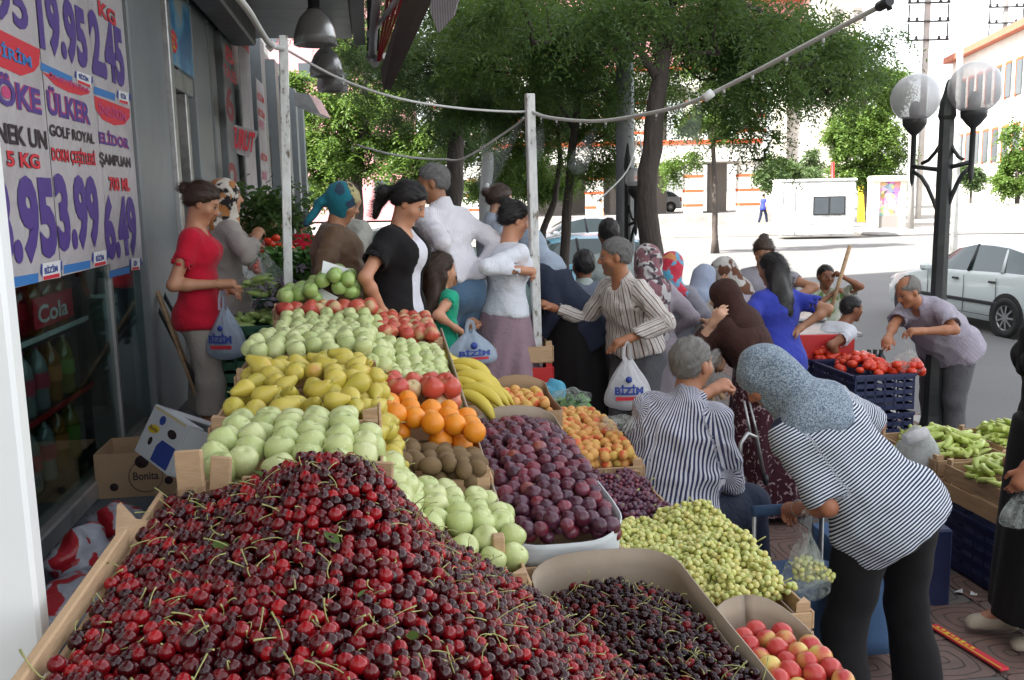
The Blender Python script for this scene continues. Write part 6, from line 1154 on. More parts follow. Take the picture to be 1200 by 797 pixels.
        k = np.clip(np.searchsorted(si, Q), 0, len(si) - 1); ok = (si[k] == Q).all(1)
        return Vs[o], k[ok]
def sdf_obj(name, S, h, parent, mats, attrs=None, smooth_iter=1, **kw):
    V, Q = S.mesh(h, **kw)
    if smooth_iter:                                                         # light relax so the grid does not show
        for _ in range(smooth_iter):
            acc = np.zeros_like(V); cn = np.zeros(len(V))
            for a, b in ((0, 1), (1, 2), (2, 3), (3, 0)):
                np.add.at(acc, Q[:, a], V[Q[:, b]]); np.add.at(acc, Q[:, b], V[Q[:, a]]); np.add.at(cn, Q[:, a], 1); np.add.at(cn, Q[:, b], 1)
            V = V * .5 + .5 * acc / np.maximum(cn, 1)[:, None]
    me = np_mesh(name, V, Q)
    if attrs:
        for nme, f in attrs.items():
            val = f(V); typ = 'FLOAT_VECTOR' if val.shape[1] == 3 else 'FLOAT_COLOR'
            a = me.attributes.new(nme, typ, 'POINT')
            a.data.foreach_set('vector' if typ == 'FLOAT_VECTOR' else 'color', val.astype(np.float32).ravel())
    return link(name, me, parent, mats)
def rotm(axis, deg):
    return np.array(Matrix.Rotation(R(deg), 3, axis))

def folds(X, a, T):
    """creases: thin ridges running slantwise down from shoulders and across the waist"""
    q = X @ T; x, y, z = q[:, 0], q[:, 1], q[:, 2]; r1 = np.sin(38 * x + 16 * z + 4 * np.sin(7 * z + 5 * y)); r2 = np.sin(-30 * x + 34 * z + 3 * np.sin(9 * x + 4 * y)); r3 = np.sin(52 * z + 5 * np.sin(12 * x + 3) + 6 * y)
    return -a * (np.maximum(r1, 0) ** 3 + np.maximum(r2, 0) ** 3 + .8 * np.maximum(r3, 0) ** 4 * (np.sin(11 * z + 3 * x) > 0) - .5)
def wob(X, a=.004, f=1.):
    x, y, z = X[:, 0] * f, X[:, 1] * f, X[:, 2] * f
    return a * (np.sin(21 * x + 3 * np.sin(13 * z + 2 * y)) + .7 * np.sin(34 * z + 4 * np.sin(17 * y + 9 * x)) + .6 * np.sin(29 * y + 15 * x + 2 * np.sin(27 * z)))

SKIN = {}
def skin_mat(c):
    if c in SKIN: return SKIN[c]
    t = NT('skin'); a = t.n('Attribute', attribute_name='paint'); base = lin(c)
    n = t.noise(t.coords(), 30, 4, .6)
    cc = t.mix(n, tuple(x * .86 for x in base), tuple(x * 1.1 for x in base)); cc = t.mix(a.outputs['Alpha'], cc, a.outputs['Color'])
    t.color(cc).set(Roughness=.48, Subsurface_Weight=.12, Subsurface_Radius=(.02, .008, .004), Subsurface_Scale=.5); t.bump(t.noise(t.coords(), 260, 2), .12, .002)
    SKIN[c] = t.m; return t.m
def cloth(name, col, pat=None, col2='ffffff', f=60., duty=.5, rough=.85, col3=None, bump=.35):
    """fabric; pattern coordinates come from the 'pc' attribute: x around the body, y front/back, z along it"""
    t = NT(name); a = t.n('Attribute', attribute_name='pc'); sx = t.n('SeparateXYZ'); t.l(a.outputs['Vector'], sx.inputs[0])
    o = t.coords(); c1 = lin(col); n = t.noise(o, 9, 4, .6); c = t.mix(n, tuple(x * .88 for x in c1), tuple(min(1, x * 1.1) for x in c1))
    if pat in ('v', 'h'):
        w = t.math('FRACT', t.math('MULTIPLY', sx.outputs[0 if pat == 'v' else 2], f)); m = t.math('LESS_THAN', w, duty); c = t.mix(m, c, lin(col2))
        if col3:
            w = t.math('FRACT', t.math('ADD', t.math('MULTIPLY', sx.outputs[0], f), .5)); c = t.mix(t.math('LESS_THAN', w, duty * .6), c, lin(col3))
    elif pat == 'check':
        w = t.math('FRACT', t.math('MULTIPLY', sx.outputs[0], f)); w2 = t.math('FRACT', t.math('MULTIPLY', sx.outputs[2], f))
        c = t.mix(t.math('MULTIPLY', t.math('ADD', t.math('LESS_THAN', w, duty), t.math('LESS_THAN', w2, duty)), .5), c, lin(col2))
    elif pat in ('blot', 'fleur'):
        nn = t.noise(a.outputs['Vector'], f, 2 if pat == 'blot' else 1, .5, 1.2 if pat == 'fleur' else .3); c = t.mix(t.ramp(nn, [(duty - .03, 0.), (duty + .03, 1.)]), c, lin(col2))
        if col3:
            vm = t.n('VectorMath', operation='ADD'); t.l(a.outputs['Vector'], vm.inputs[0]); vm.inputs[1].default_value = (3.1, 1.7, 2.2)
            nn = t.noise(vm.outputs[0], f * .9, 2, .5, .5); c = t.mix(t.ramp(nn, [(duty, 0.), (duty + .04, 1.)]), c, lin(col3))
    t.color(c).set(Roughness=rough, Sheen_Weight=.03 if max(c1) < .08 else .12, Specular_IOR_Level=.25)
    wv = t.noise(o, 16, 6, .62, 1.2)
    t.bump(wv, bump + .02, .03); return t.m
def hair_mat(name, col, rough=.42):
    c = lin(col); t = NT(name); n = t.noise(t.coords('Object', (130, 130, 12)), 2.5, 4, .6)
    t.color(t.mix(n, tuple(x * .45 for x in c), tuple(min(1, x * 1.5) for x in c))).set(Roughness=rough, Specular_IOR_Level=.4); t.bump(n, .6, .004); return t.m

class Person:
    """a posed figure; local frame: +Y forward, +X its right hand side, Z up from the floor"""
    def __init__(s, label, head, Y, h, face, z=None, lean=4, side=0, hyaw=0, hpitch=0, hroll=0, armR=None, armL=None, elR=None, elL=None, legR=None, legL=None, wide=1., seat=None, twist=0,
                 skin='c08f70', res=.008, belly=0, group=None, cat='person', bend=None, curl=35):
        s.res = res; s.u = u = h / 1.7; s.skin = skin; s.wide = wide; s.face = face; a = R(face)
        s.fw = V3(-math.sin(a), math.cos(a), 0); s.rt = V3(math.cos(a), math.sin(a), 0)
        # spine
        pel_z = (seat if seat is not None else .93 * u)
        T = rotm('X', -lean) @ rotm('Y', side); s.T = T                        # rows? torso axes as columns
        s.pel = V3(0, 0, pel_z); bow = bend if bend is not None else 0
        s.wst = s.pel + T @ V3(0, 0, .16) * u; T2 = rotm('X', -lean - bow) @ rotm('Y', side) @ rotm('Z', twist); s.T2 = T2
        s.chest = s.wst + T2 @ V3(0, 0, .20) * u; s.nb = s.wst + T2 @ V3(0, -.005, .335) * u
        H = rotm('Z', hyaw) @ rotm('X', -hpitch) @ rotm('Y', hroll); s.H = H
        nk = (T2 @ V3(0, 0, 1)) * .6 + (H @ V3(0, 0, 1)) * .4; s.hc = s.nb + nrm(nk) * .135 * u + H @ V3(0, .018, .03) * u
        s.hs = u * .98 if h > 1.45 else (.225 / .235) * (.9 + .1 * u)          # head scale (children have relatively large heads)
        hp = at(head[0], head[1], Y)
        top = hp.z - s.hc[2]
        if z is not None: top = z
        wx = s.fw * s.hc[1] + s.rt * s.hc[0]
        s.root = V3(hp.x - wx[0], hp.y - wx[1], top)
        s.E = empty('person', tuple(s.root), a, label, cat, group)
        print('PERSON', label[:38], 'root', np.round(s.root, 2), 'feet px', [round(q) for q in proj(s.root)], 'need z', round(hp.z - s.hc[2], 2))
        w = wide; sh = .156 * u * (.90 + .10 * w)
        s.shR = s.nb + T2 @ V3(sh, 0, -.055 * u); s.shL = s.nb + T2 @ V3(-sh, 0, -.055 * u)
        s.hipR = s.pel + V3(.085 * u * w, 0, 0); s.hipL = s.pel - V3(.085 * u * w, 0, 0)
        # limbs by two-bone reach
        def reach(A, B, l1, l2, hint):
            v = B - A; d = min(np.linalg.norm(v), (l1 + l2) * .995); n = nrm(v); B = A + n * d
            x = (l1 * l1 - l2 * l2 + d * d) / (2 * d); y = math.sqrt(max(l1 * l1 - x * x, 0)); hn = hint - n * (hint @ n); return A + n * x + nrm(hn) * y, B
        def tgt(q, dflt):
            if q is None: return s.nb + dflt * u
            if isinstance(q, tuple) and q[0] == 'px': return s.loc(at(*q[1:]))
            return np.array(q, float)
        s.wrR = tgt(armR, V3(.23, .06, -.60)); s.wrL = tgt(armL, V3(-.23, .06, -.60))
        s.elbR, s.wrR = reach(s.shR, s.wrR, .285 * u, .25 * u, V3(*(elR or (.5, -1, -.3))))
        s.elbL, s.wrL = reach(s.shL, s.wrL, .285 * u, .25 * u, V3(*(elL or (-.5, -1, -.3))))
        fR = np.array(legR if legR else (.10 * u, .0, .08), float); fL = np.array(legL if legL else (-.10 * u, .0, .08), float)
        s.kneeR, s.anR = reach(s.hipR, fR, .43 * u, .42 * u, V3(.1, 1, .1)); s.kneeL, s.anL = reach(s.hipL, fL, .43 * u, .42 * u, V3(-.1, 1, .1))
        s.belly = belly; s.curl = curl; s.shapes()
    def loc(s, p):
        v = np.array(p) - s.root; return V3(v @ s.rt, v @ s.fw, v[2])
    def shapes(s):
        u, w, T, T2 = s.u, s.wide, s.T, s.T2; X1 = T @ V3(1, 0, 0); X2 = T2 @ V3(1, 0, 0); Fw = T2 @ V3(0, 1, 0)
        t = Sdf()
        t.rc(s.pel + V3(0, -.01, -.02) * u, s.wst, .106 * u * w, .090 * u * w, X1, 1.42, .04).rc(s.wst, s.chest, .090 * u * w, .098 * u * w, X2, 1.45, .05)
        t.rc(s.chest, s.nb + T2 @ V3(0, 0, -.07) * u, .100 * u * w, .068 * u, X2, 1.5, .05)
        t.rc(s.shL * .92 + s.nb * .08, s.shR * .92 + s.nb * .08, .046 * u, .046 * u, None, 1, .05)
        if s.belly: t.el(s.wst + T @ V3(0, .05, .03) * u, T.T, V3(.14 * w, .10 + s.belly, .15) * u, .06)
        s.torso = t
        s.bust = Sdf().el(s.chest + Fw * .075 * u + X2 * .07 * u, T2.T, V3(.06, .055, .06) * u * w, .05).el(s.chest + Fw * .075 * u - X2 * .07 * u, T2.T, V3(.06, .055, .06) * u * w, .05)
        s.rump = Sdf().el(s.pel + T @ V3(.06, -.06, -.03) * u, T.T, V3(.095, .09, .10) * u * w, .04).el(s.pel + T @ V3(-.06, -.06, -.03) * u, T.T, V3(.095, .09, .10) * u * w, .04)
        def arm(sh, el, wr): return Sdf().rc(sh, sh * .55 + el * .45, .046 * u, .041 * u, k=.03).rc(sh * .55 + el * .45, el, .041 * u, .034 * u, k=.02).rc(el, el * .7 + wr * .3, .035 * u, .036 * u, k=.02).rc(el * .7 + wr * .3, wr, .036 * u, .024 * u, k=.02)
        s.armR, s.armL = arm(s.shR, s.elbR, s.wrR), arm(s.shL, s.elbL, s.wrL)
        def leg(hp, kn, an): return Sdf().rc(hp, kn, .085 * u * w, .056 * u, k=.03).rc(kn, kn * .65 + an * .35, .055 * u, .055 * u, k=.03).rc(kn * .65 + an * .35, an, .055 * u, .036 * u, k=.02)
        s.legR, s.legL = leg(s.hipR, s.kneeR, s.anR), leg(s.hipL, s.kneeL, s.anL)
        s.handR, s.handL = s.hand(s.elbR, s.wrR, 1), s.hand(s.elbL, s.wrL, -1)
        # head in its own frame
        k = s.hs; H = s.H; c = s.hc; g = lambda x, y, z: c + H @ V3(x, y, z) * k; Ht = H.T
        hd = Sdf()
        hd.el(g(0, -.012, .032), Ht, V3(.074, .094, .083) * k, .02).el(g(0, .02, -.01), Ht, V3(.064, .070, .085) * k, .025)
        hd.rc(g(0, .035, -.045), g(0, .058, -.090), .044 * k, .022 * k, H @ V3(1, 0, 0), 1.25, .025)
        hd.rc(g(-.03, .066, .030), g(.03, .066, .030), .012 * k, k=.02)                                 # brow
        hd.rc(g(0, .086, .018), g(0, .108, -.022), .007 * k, .011 * k, k=.012).rc(g(-.010, .094, -.026), g(.010, .094, -.026), .009 * k, k=.008)   # nose
        hd.rc(g(-.016, .084, -.050), g(.016, .084, -.050), .0075 * k, k=.008).rc(g(-.014, .080, -.062), g(.014, .080, -.062), .008 * k, k=.008)    # lips
        hd.rc(g(0, .070, -.092), g(0, .066, -.096), .014 * k, k=.016)                                   # chin
        for q in (-1, 1):
            hd.el(g(q * .045, .052, -.022), Ht, V3(.024, .022, .024) * k, .02)                          # cheek
            hd.el(g(q * .077, -.006, -.006), Ht, V3(.009, .019, .031) * k, .008)                        # ear
            hd.el(g(q * .031, .074, .007), Ht, V3(.014, .012, .010) * k, .004)                          # eyelids
        s.headS = hd; s.neckS = Sdf().rc(s.nb + T2 @ V3(0, .0, -.03) * u, g(0, -.01, -.05), .062 * u, .052 * u, k=.03)
    def hand(s, el, wr, side):
        u = s.u; k = u; d = nrm(wr - el); up = V3(0, 0, 1) if abs(d[2]) < .8 else V3(0, 1, 0); lat = nrm(np.cross(d, up))
        if abs(d[2]) >= .8: lat = V3(0, 1, 0) - d * d[1]; lat = nrm(lat)                                 # hanging arm: thumb side forward
        pn = np.cross(lat, d) * (side if abs(d[2]) >= .8 else 1)
        if abs(d[2]) < .8: pn = -np.abs(1) * nrm(up - d * (up @ d)); lat = nrm(np.cross(up, d)) * side
        else: pn = nrm(V3(-side, 0, 0) - d * (-side * d[0]))
        S = Sdf(); S.rc(wr, wr + d * .075 * k, .026 * k, .030 * k, lat, 1.35, .02)
        for i, (o, L) in enumerate(((.030, .070), (.010, .078), (-.011, .073), (-.030, .056))):
            b = wr + d * (.085 - .006 * abs(i - 1)) * k + lat * o * k; c1 = R(s.curl * (.7 + .15 * i)); c2 = R(s.curl * (1.7 + .2 * i))
            m = b + (d * math.cos(c1) + pn * math.sin(c1)) * L * .55 * k; e = m + (d * math.cos(c2) + pn * math.sin(c2)) * L * .45 * k
            S.rc(b, m, .0098 * k, .0088 * k, k=.005).rc(m, e, .0088 * k, .0074 * k, k=.005)
        tb = wr + d * .028 * k + lat * .028 * k; tm = tb + (d * .6 + lat * .6 + pn * .35) * .042 * k; te = tm + (d * .85 + pn * .4) * .032 * k
        S.rc(tb, tm, .0125 * k, .0105 * k, k=.008).rc(tm, te, .0105 * k, .0085 * k, k=.005); return S
    def paint(s, brow='2a1a12', lips='9a4a44', stubble=None):
        def f(V):
            q = ((V - s.hc) @ s.H) / s.hs; C = np.zeros((len(V), 4)); x, y, z = np.abs(q[:, 0]), q[:, 1], q[:, 2]; near = y > .05
            def put(m, c, a): C[m] = (*lin(c), a)
            if stubble: put((y > .02) & (z < -.035) & (z > -.11) & (x < .06), stubble, .45)
            put(near & (x < .022 - np.abs(z + .056) * .9) & (z < -.047) & (z > -.066), lips, .55)
            put((y > .055) & (x > .012) & (x < .048) & (np.abs(z - .030 + (x - .03) * .12) < .0042), brow, .6)
            put(near & (((x - .031) / .016) ** 2 + ((z - .007) / .0065) ** 2 < 1), 'd8d2cc', .9)
            put(near & (((x - .031) / .0075) ** 2 + ((z - .007) / .007) ** 2 < 1), '20130c', 1.)
            put(near & (x > .014) & (x < .048) & (np.abs(z - .0145) < .003), '2a1812', .8)
            return C
        return f
    def body(s, legs=False, **pk):
        S = s.headS + s.neckS
        tor = s.torso.grow(-.004); S = S + tor
        if legs: S = S + s.legR.grow(-.002) + s.legL.grow(-.002)
        S = S + s.armR + s.armL + s.handR + s.handL
        for an, q in ((s.anR, 1), (s.anL, -1)) if legs else (): S.rc(an, an + V3(0, .13, -.045) * s.u, .034 * s.u, .024 * s.u, V3(1, 0, 0), 1.3, .02)
        o = sdf_obj('body', S, s.res * .85, s.E, skin_mat(s.skin), {'paint': s.paint(**pk)}); return o
    # pattern coordinates
    def pc(s, V):
        out = np.zeros((len(V), 3)); best = np.full(len(V), 9.); short = getattr(s, 'short', False)
        for kind, a, b, rr, off in (('t', s.pel, s.nb, .14 * s.u, 0), ('a', s.shR, s.elbR, .055, 2), ('a', s.elbR, s.wrR, .05, 2), ('a', s.shL, s.elbL, .055, 5), ('a', s.elbL, s.wrL, .05, 5)):
            if short and off and (b is s.wrR or b is s.wrL): continue
            ba = b - a; t = np.clip((V - a) @ ba / (ba @ ba), -.2 if kind != 't' else -1.2, 1 if kind != 't' else 1.1); c = a + t[:, None] * ba; d = np.linalg.norm(V - c, axis=1) - rr
            if short and off: d = np.where((V - a) @ ba / (ba @ ba) > .97, 9., d + .004)
            ax = nrm(ba); X = s.T @ V3(1, 0, 0); X = nrm(X - ax * (X @ ax)); Yv = np.cross(ax, X); q = V - c
            if kind == 'a': X = nrm(np.cross(ax, V3(0, 0, 1) if abs(ax[2]) < .9 else V3(0, 1, 0))); Yv = np.cross(ax, X)
            ang = np.arctan2(q @ X, q @ Yv); L = np.linalg.norm(ba); m = d < best; best[m] = d[m]
            rad = .15 if kind == 't' else .06
            zz = t * L if kind == 't' else (-t * L + (.3 if ax is not None else 0))
            out[m] = np.stack([ang * rad + off * 0, q @ Yv, zz], 1)[m]
        return out
    def garment(s, name, m, S, res=None, it=1):
        return sdf_obj(name, S, res or s.res * 1.25, s.E, m, {'pc': s.pc}, it)
    def shirt(s, m, sleeve=.55, hem=-.10, g=.016, fem=False, name='shirt', fold=1., flare=.02, neck=0, collar=False, open_=False, res=None, hollow=True):
        """sleeve: 0 none, .6 short, 1.9 long; hem: metres below the pelvis centre along the torso"""
        u = s.u; T = s.T; S = s.torso.grow(g); s.short = sleeve <= 1
        if fem: S = S + s.bust.grow(g)
        hp = s.pel + T @ V3(0, 0, hem * u); S.P[0] = S.P[0][:7] + ((hp, T @ V3(0, 0, -1)),) + S.P[0][8:]
        S.rc(hp, s.pel, (.115 + flare) * u * s.wide + g, .112 * u * s.wide + g, T @ V3(1, 0, 0), 1.42, .05, cut=(hp, T @ V3(0, 0, -1)))
        if hem < -.05:
            for q in (-1, 1): c = s.pel + V3(.085 * u * s.wide * q, 0, -.05) ; S.rc(c, c + V3(0, 0, .08) * u, .094 * u * s.wide + g, .085 * u * s.wide + g, k=.05, cut=(hp, T @ V3(0, 0, -1))); c = s.pel + T @ V3(.06 * q, -.055, -.02) * u; S.rc(c, c + T @ V3(0, .04, .06) * u, .098 * u * s.wide + g, .09 * u * s.wide + g, k=.05, cut=(hp, T @ V3(0, 0, -1)))
        for sh, el, wr in ((s.shR, s.elbR, s.wrR), (s.shL, s.elbL, s.wrL)):
            if sleeve > 0 and hollow:
                a_, b_, f_ = (sh, el, sleeve) if sleeve <= 1 else (el, wr, min(sleeve - 1, 1)); e_ = a_ + (b_ - a_) * f_; n_ = nrm(b_ - a_); ri = (.046 if sleeve <= 1 else .040 - .010 * f_) * u + g * .5
                S.mod(lambda X, d, e_=e_, n_=n_, ri=ri: np.where(np.abs((X - e_) @ n_) < .05, np.maximum(d, np.where(np.linalg.norm(X - e_, axis=1) < .14, ri - np.linalg.norm(np.cross(X - e_, n_), axis=1), -1)), d))
            if sleeve <= 0: continue
            if sleeve <= 1: e = sh + (el - sh) * sleeve; S.rc(sh, e, .047 * u + g * .6, .048 * u + g * .95, k=.025, cut=(e, nrm(el - sh))); continue
            S.rc(sh, sh * .4 + el * .6, .046 * u + g * .6, .044 * u + g * .75, k=.03).rc(sh * .4 + el * .6, el, .044 * u + g * .75, .037 * u + g * .75, k=.015)
            e = el + (wr - el) * min(sleeve - 1, 1); S.rc(el, e, .039 * u + g * .75, .030 * u + g * .7, k=.015, cut=(e, nrm(wr - el)))
        if collar: S.rc(s.nb + s.T2 @ V3(0, -.012, -.01) * u, s.nb + s.T2 @ V3(0, .0, .05) * u, .070 * u + .004, .066 * u + .003, k=.012, cut=(s.nb + s.T2 @ V3(0, 0, .055) * u, nrm(s.T2 @ V3(0, .35, 1))))
        S.mod(lambda X, d: d + wob(X, .0016 * fold) + folds(X, .0030 * fold, s.T))
        if open_: S.mod(lambda X, d: np.maximum(d, np.where(((X - s.pel) @ (s.T2 @ V3(0, 1, 0))) > .0, .068 * u - np.abs((X - s.pel) @ (s.T2 @ V3(1, 0, 0))), -1)))
        if neck >= 0:
            nc = s.nb + s.T2 @ V3(0, .078 + neck, .02 - neck * .3) * u; nr = (.050 + neck) * u
            S.mod(lambda X, d: np.maximum(d, nr - np.linalg.norm(X - nc, axis=1)))
        return s.garment(name, m, S, res)
    def trousers(s, m, length=.98, g=.014, fold=1., name='trousers', flare=0., low=0):
        u = s.u
        def leg(hp, kn, an):
            f = length * 2 - 1; n = nrm(an - kn)
            if f <= 0: e = hp + (kn - hp) * length * 2; return Sdf().rc(hp, e, .088 * u * s.wide + g, .07 * u + g, k=.04, cut=(e, nrm(kn - hp)))
            e = kn + (an - kn) * f; return Sdf().rc(hp, kn, .088 * u * s.wide + g, .062 * u + g, k=.04).rc(kn, e, .062 * u + g, .054 * u + g + flare, k=.03, cut=(e, n))
        S = Sdf().rc(s.pel + s.T @ V3(0, 0, .08 - low) * u, s.pel - V3(0, .01, .03) * u, (.096 - low * .3) * u * s.wide + g * .5, .104 * u * s.wide + g * .5, s.T @ V3(1, 0, 0), 1.4, .05) + s.rump.grow(g * .3) + leg(s.hipR, s.kneeR, s.anR) + leg(s.hipL, s.kneeL, s.anL)
        S.mod(lambda X, d: d + wob(X, .0026 * fold, .8))
        return s.garment(name, m, S)
    def skirt(s, m, bottom=.12, ra=.13, rb=.27, folds=9, amp=.10, name='skirt', top=.1, shift=(0, 0), res=None):
        """a skirt or coat tail with real folds, ending 'bottom' above the floor"""
        u = s.u; a = s.pel + s.T @ V3(0, 0, top) * u; b = V3(s.pel[0] * .3 + shift[0], s.pel[1] * .3 + shift[1], bottom); w = s.wide; ph = random.random() * 6
        L = np.linalg.norm(b - a); n = (b - a) / L
        def f(X):
            q = X - a; t = q @ n / L; tc = np.clip(t, 0, 1); c = q - np.outer(tc * L, n); x = c[:, 0] / 1.25; y = c[:, 1] / 1.0; th = np.arctan2(y, x); r = np.sqrt(x * x + y * y)
            rr = (ra * w + (rb - ra) * tc ** .8) * u * (1 + amp * tc * np.sin(folds * th + ph + 2 * tc) + amp * .4 * tc * np.sin((2 * folds + 1) * th + 5 * tc))
            return np.maximum((r - rr) * .8, np.abs(t - .5) * L - .5 * L)
        S = Sdf(); S.fn(f, .03); S.rc(a, a + n * .15, ra * .8 * u, ra * u, k=.04); mgn = V3(1, 1, 0) * (rb * 1.6)
        V, Q = S.mesh(res or s.res * 1.5, lo=np.minimum(a, b) - mgn - .03, hi=np.maximum(a, b) + mgn + V3(0, 0, .1))
        me = np_mesh(name, V, Q); at_ = me.attributes.new('pc', 'FLOAT_VECTOR', 'POINT'); th = np.arctan2(V[:, 0], V[:, 1]) * .2
        at_.data.foreach_set('vector', np.stack([th, V[:, 1], V[:, 2]], 1).astype(np.float32).ravel()); return link(name, me, s.E, m)
    def hair(s, m, kind='short', name='hair'):
        k = s.hs; H = s.H; c = s.hc; g = lambda x, y, z: c + H @ V3(x, y, z) * k; Ht = H.T; L = lambda X: ((X - c) @ H) / k
        gr = .006 if kind in ('short', 'bald') else .013
        S = Sdf().el(g(0, -.014, .034), Ht, (V3(.076, .096, .085) + gr) * k, .02).el(g(0, -.03, -.01), Ht, (V3(.066, .068, .06) + gr) * k, .02)
        def cut(X, d):
            q = L(X); x, y, z = q[:, 0], q[:, 1], q[:, 2]
            line = np.where(y > .0, -.015 + y * 1.05 + 0 * x, -.015 + y * .55); line = np.clip(line, -.07, .075)
            e = (line - z) * k; d = d + np.clip(1 - (z - line) / .040, 0, 1) ** 2 * gr * .85 * k
            ear = (.03 - np.sqrt((np.abs(x) - .085) ** 2 + (y + .002) ** 2 + (z + .006) ** 2)) * k if kind in ('short', 'bald') else -1
            d = np.maximum(np.maximum(d, e), ear)
            if kind == 'bald': d = np.maximum(d, (.062 - np.sqrt(x ** 2 + (y - .02) ** 2 * .6 + (z - .12) ** 2)) * k)
            ph = np.arctan2(x, z + .02 + .3 * np.abs(y)) * (26 if kind not in ('short', 'bald') else 16); return d + (.0030 * np.sin(ph + 5 * np.sin(25 * y)) + .0022 * np.sin(2.3 * ph + 60 * y) + .002 * np.sin(70 * x + 50 * z) * np.sin(60 * y)) * k
        if kind == 'bun': S.el(g(0, -.125, .035), Ht, V3(.042, .036, .040) * k, .01)
        if kind == 'topbun': S.el(g(0, -.085, .10), Ht, V3(.045, .045, .036) * k, .01)
        S.mod(cut)
        if kind in ('pony', 'long'):
            S2 = Sdf()
            if kind == 'pony': S2.rc(g(0, -.10, .04), g(0, -.155, -.02), .026 * k, .04 * k, k=.02).rc(g(0, -.155, -.02), g(.0, -.14, -.17), .04 * k, .022 * k, k=.02)
            else:
                S2.el(g(0, -.035, .02), Ht, V3(.085, .085, .10) * k, .03).rc(g(0, -.05, -.03), s.nb + s.T2 @ V3(0, -.085, -.14), .07 * k, .055 * k, H @ V3(1, 0, 0), 1.6, .03)
            S2.mod(lambda X, d: np.maximum(d, (.0 - 1) + 0 * d) + .004 * np.sin(60 * X[:, 0] + 9 * X[:, 2]) + .003 * np.sin(95 * X[:, 1] + 5 * X[:, 2]))
            S2.mod(lambda X, d: np.maximum(d, (.074 - np.sqrt((L(X)[:, 0]) ** 2 + (L(X)[:, 1] - .085) ** 2 + ((L(X)[:, 2] + .02) * .7) ** 2)) * k))
            s.strands(sdf_obj(name, S2, s.res * .9, s.E, m), 900, .06, 1.)
        return s.strands(sdf_obj(name, S, s.res * .9, s.E, m), 1500 if s.res < .01 else 700, .022 if kind in ('short', 'bald') else .05, .5 if kind in ('short', 'bald') else 1.)
    def strands(s, o, n, L, flow):
        """loose hairs lying over the hair mass so that its outline is not a shell"""
        me = o.data; V = np.zeros(len(me.vertices) * 3, np.float32); me.vertices.foreach_get('co', V); V = V.reshape(-1, 3).astype(float); N_ = np.zeros(len(V) * 3, np.float32); me.vertices.foreach_get('normal', N_); N_ = N_.reshape(-1, 3)
        if not len(V): return o
        i = RNG.integers(0, len(V), n); P, Nn = V[i], N_[i]; comb = s.H @ V3(0, -1, -.35) if flow > .6 else s.H @ V3(0, .3, -.8); d = comb[None] * flow + RNG.normal(size=(n, 3)) * (.22 if flow > .6 else .55); d -= Nn * (d * Nn).sum(1)[:, None]; d /= np.linalg.norm(d, axis=1)[:, None] + 1e-6
        w = np.cross(d, Nn) * .0011; l = L * RNG.uniform(.5, 1.1, n)[:, None]; lift = RNG.uniform(.05, .28 if flow > .6 else .75, n)[:, None]; R_ = []
        for f in (0, .35, .7, 1): c = P + d * l * f + Nn * (.001 + l * lift * f * (1 - .55 * f)) - Nn * l * .0; R_ += [c - w * (1 - f * .8), c + w * (1 - f * .8)]
        A_ = np.stack(R_, 1).reshape(-1, 3); b = (np.arange(n) * 8)[:, None]; Fq = np.concatenate([b + np.array([2 * j, 2 * j + 1, 2 * j + 3, 2 * j + 2]) for j in range(3)])
        link('hair_strands', np_mesh('hair_strands', A_, Fq), s.E, me.materials[0]); return o
    def scarf(s, m, drape=1., name='headscarf', tied=False, cape=0., band=None):
        k = s.hs; H = s.H; c = s.hc; u = s.u; g = lambda x, y, z: c + H @ V3(x, y, z) * k; Ht = H.T; L = lambda X: ((X - c) @ H) / k
        S = Sdf().el(g(0, -.016, .036), Ht, V3(.092, .112, .100) * k, .03).el(g(0, -.0, -.02), Ht, V3(.082, .088, .095) * k, .03)
        if not tied:
            S.rc(g(0, .02, -.085), s.nb + s.T2 @ V3(0, .02, .0) * u, .062 * k, .085 * u, H @ V3(1, 0, 0), 1.15, .04)
            S.rc(g(0, -.06, -.03), s.nb + s.T2 @ V3(0, -.06, -.04) * u, .07 * k, .07 * u, H @ V3(1, 0, 0), 1.3, .05)
            if drape:
                S.el(s.nb + s.T2 @ V3(0, -.01, -.05) * u, s.T2.T, V3(.165, .125, .085) * u * s.wide, .04)
                S.rc(s.nb + s.T2 @ V3(0, .09, -.03) * u, s.nb + s.T2 @ V3(0, .13, -.18 * drape) * u, .05 * u, .03 * u, s.T2 @ V3(1, 0, 0), 1.8, .04)
                S.rc(s.nb + s.T2 @ V3(0, -.08, -.03) * u, s.nb + s.T2 @ V3(0, -.12, -.22 * drape - cape) * u, .06 * u, .03 * u, s.T2 @ V3(1, 0, 0), 2.1, .04)
        else:
            S.rc(g(0, -.11, -.02), g(.0, -.15, -.06), .035 * k, .03 * k, k=.02).rc(g(0, -.13, -.05), g(.02, -.17, -.20), .03 * k, .022 * k, H @ V3(1, 0, 0), 1.8, .02)
        S.mod(lambda X, d: np.maximum(d + wob(X, .0022, 1.3), (1 - np.sqrt(((L(X)[:, 0]) / .056) ** 2 + ((L(X)[:, 1] - .10) / .075) ** 2 + ((L(X)[:, 2] + .028) / .078) ** 2)) * .05 * k))
        if band: B_ = Sdf(); B_.P = [p if p[0] != 'el' else p[:3] + (p[3] + .004,) + p[4:] for p in S.P[:2]]; B_.mods = S.mods + [lambda X, d: np.maximum(d, (np.abs(L(X)[:, 1] * .72 + L(X)[:, 2] * .69 - .098) - .024) * k)]; sdf_obj('scarf_band', B_, s.res, s.E, band, {'pc': lambda V: V})
        return sdf_obj(name, S, s.res, s.E, m, {'pc': lambda V: V})
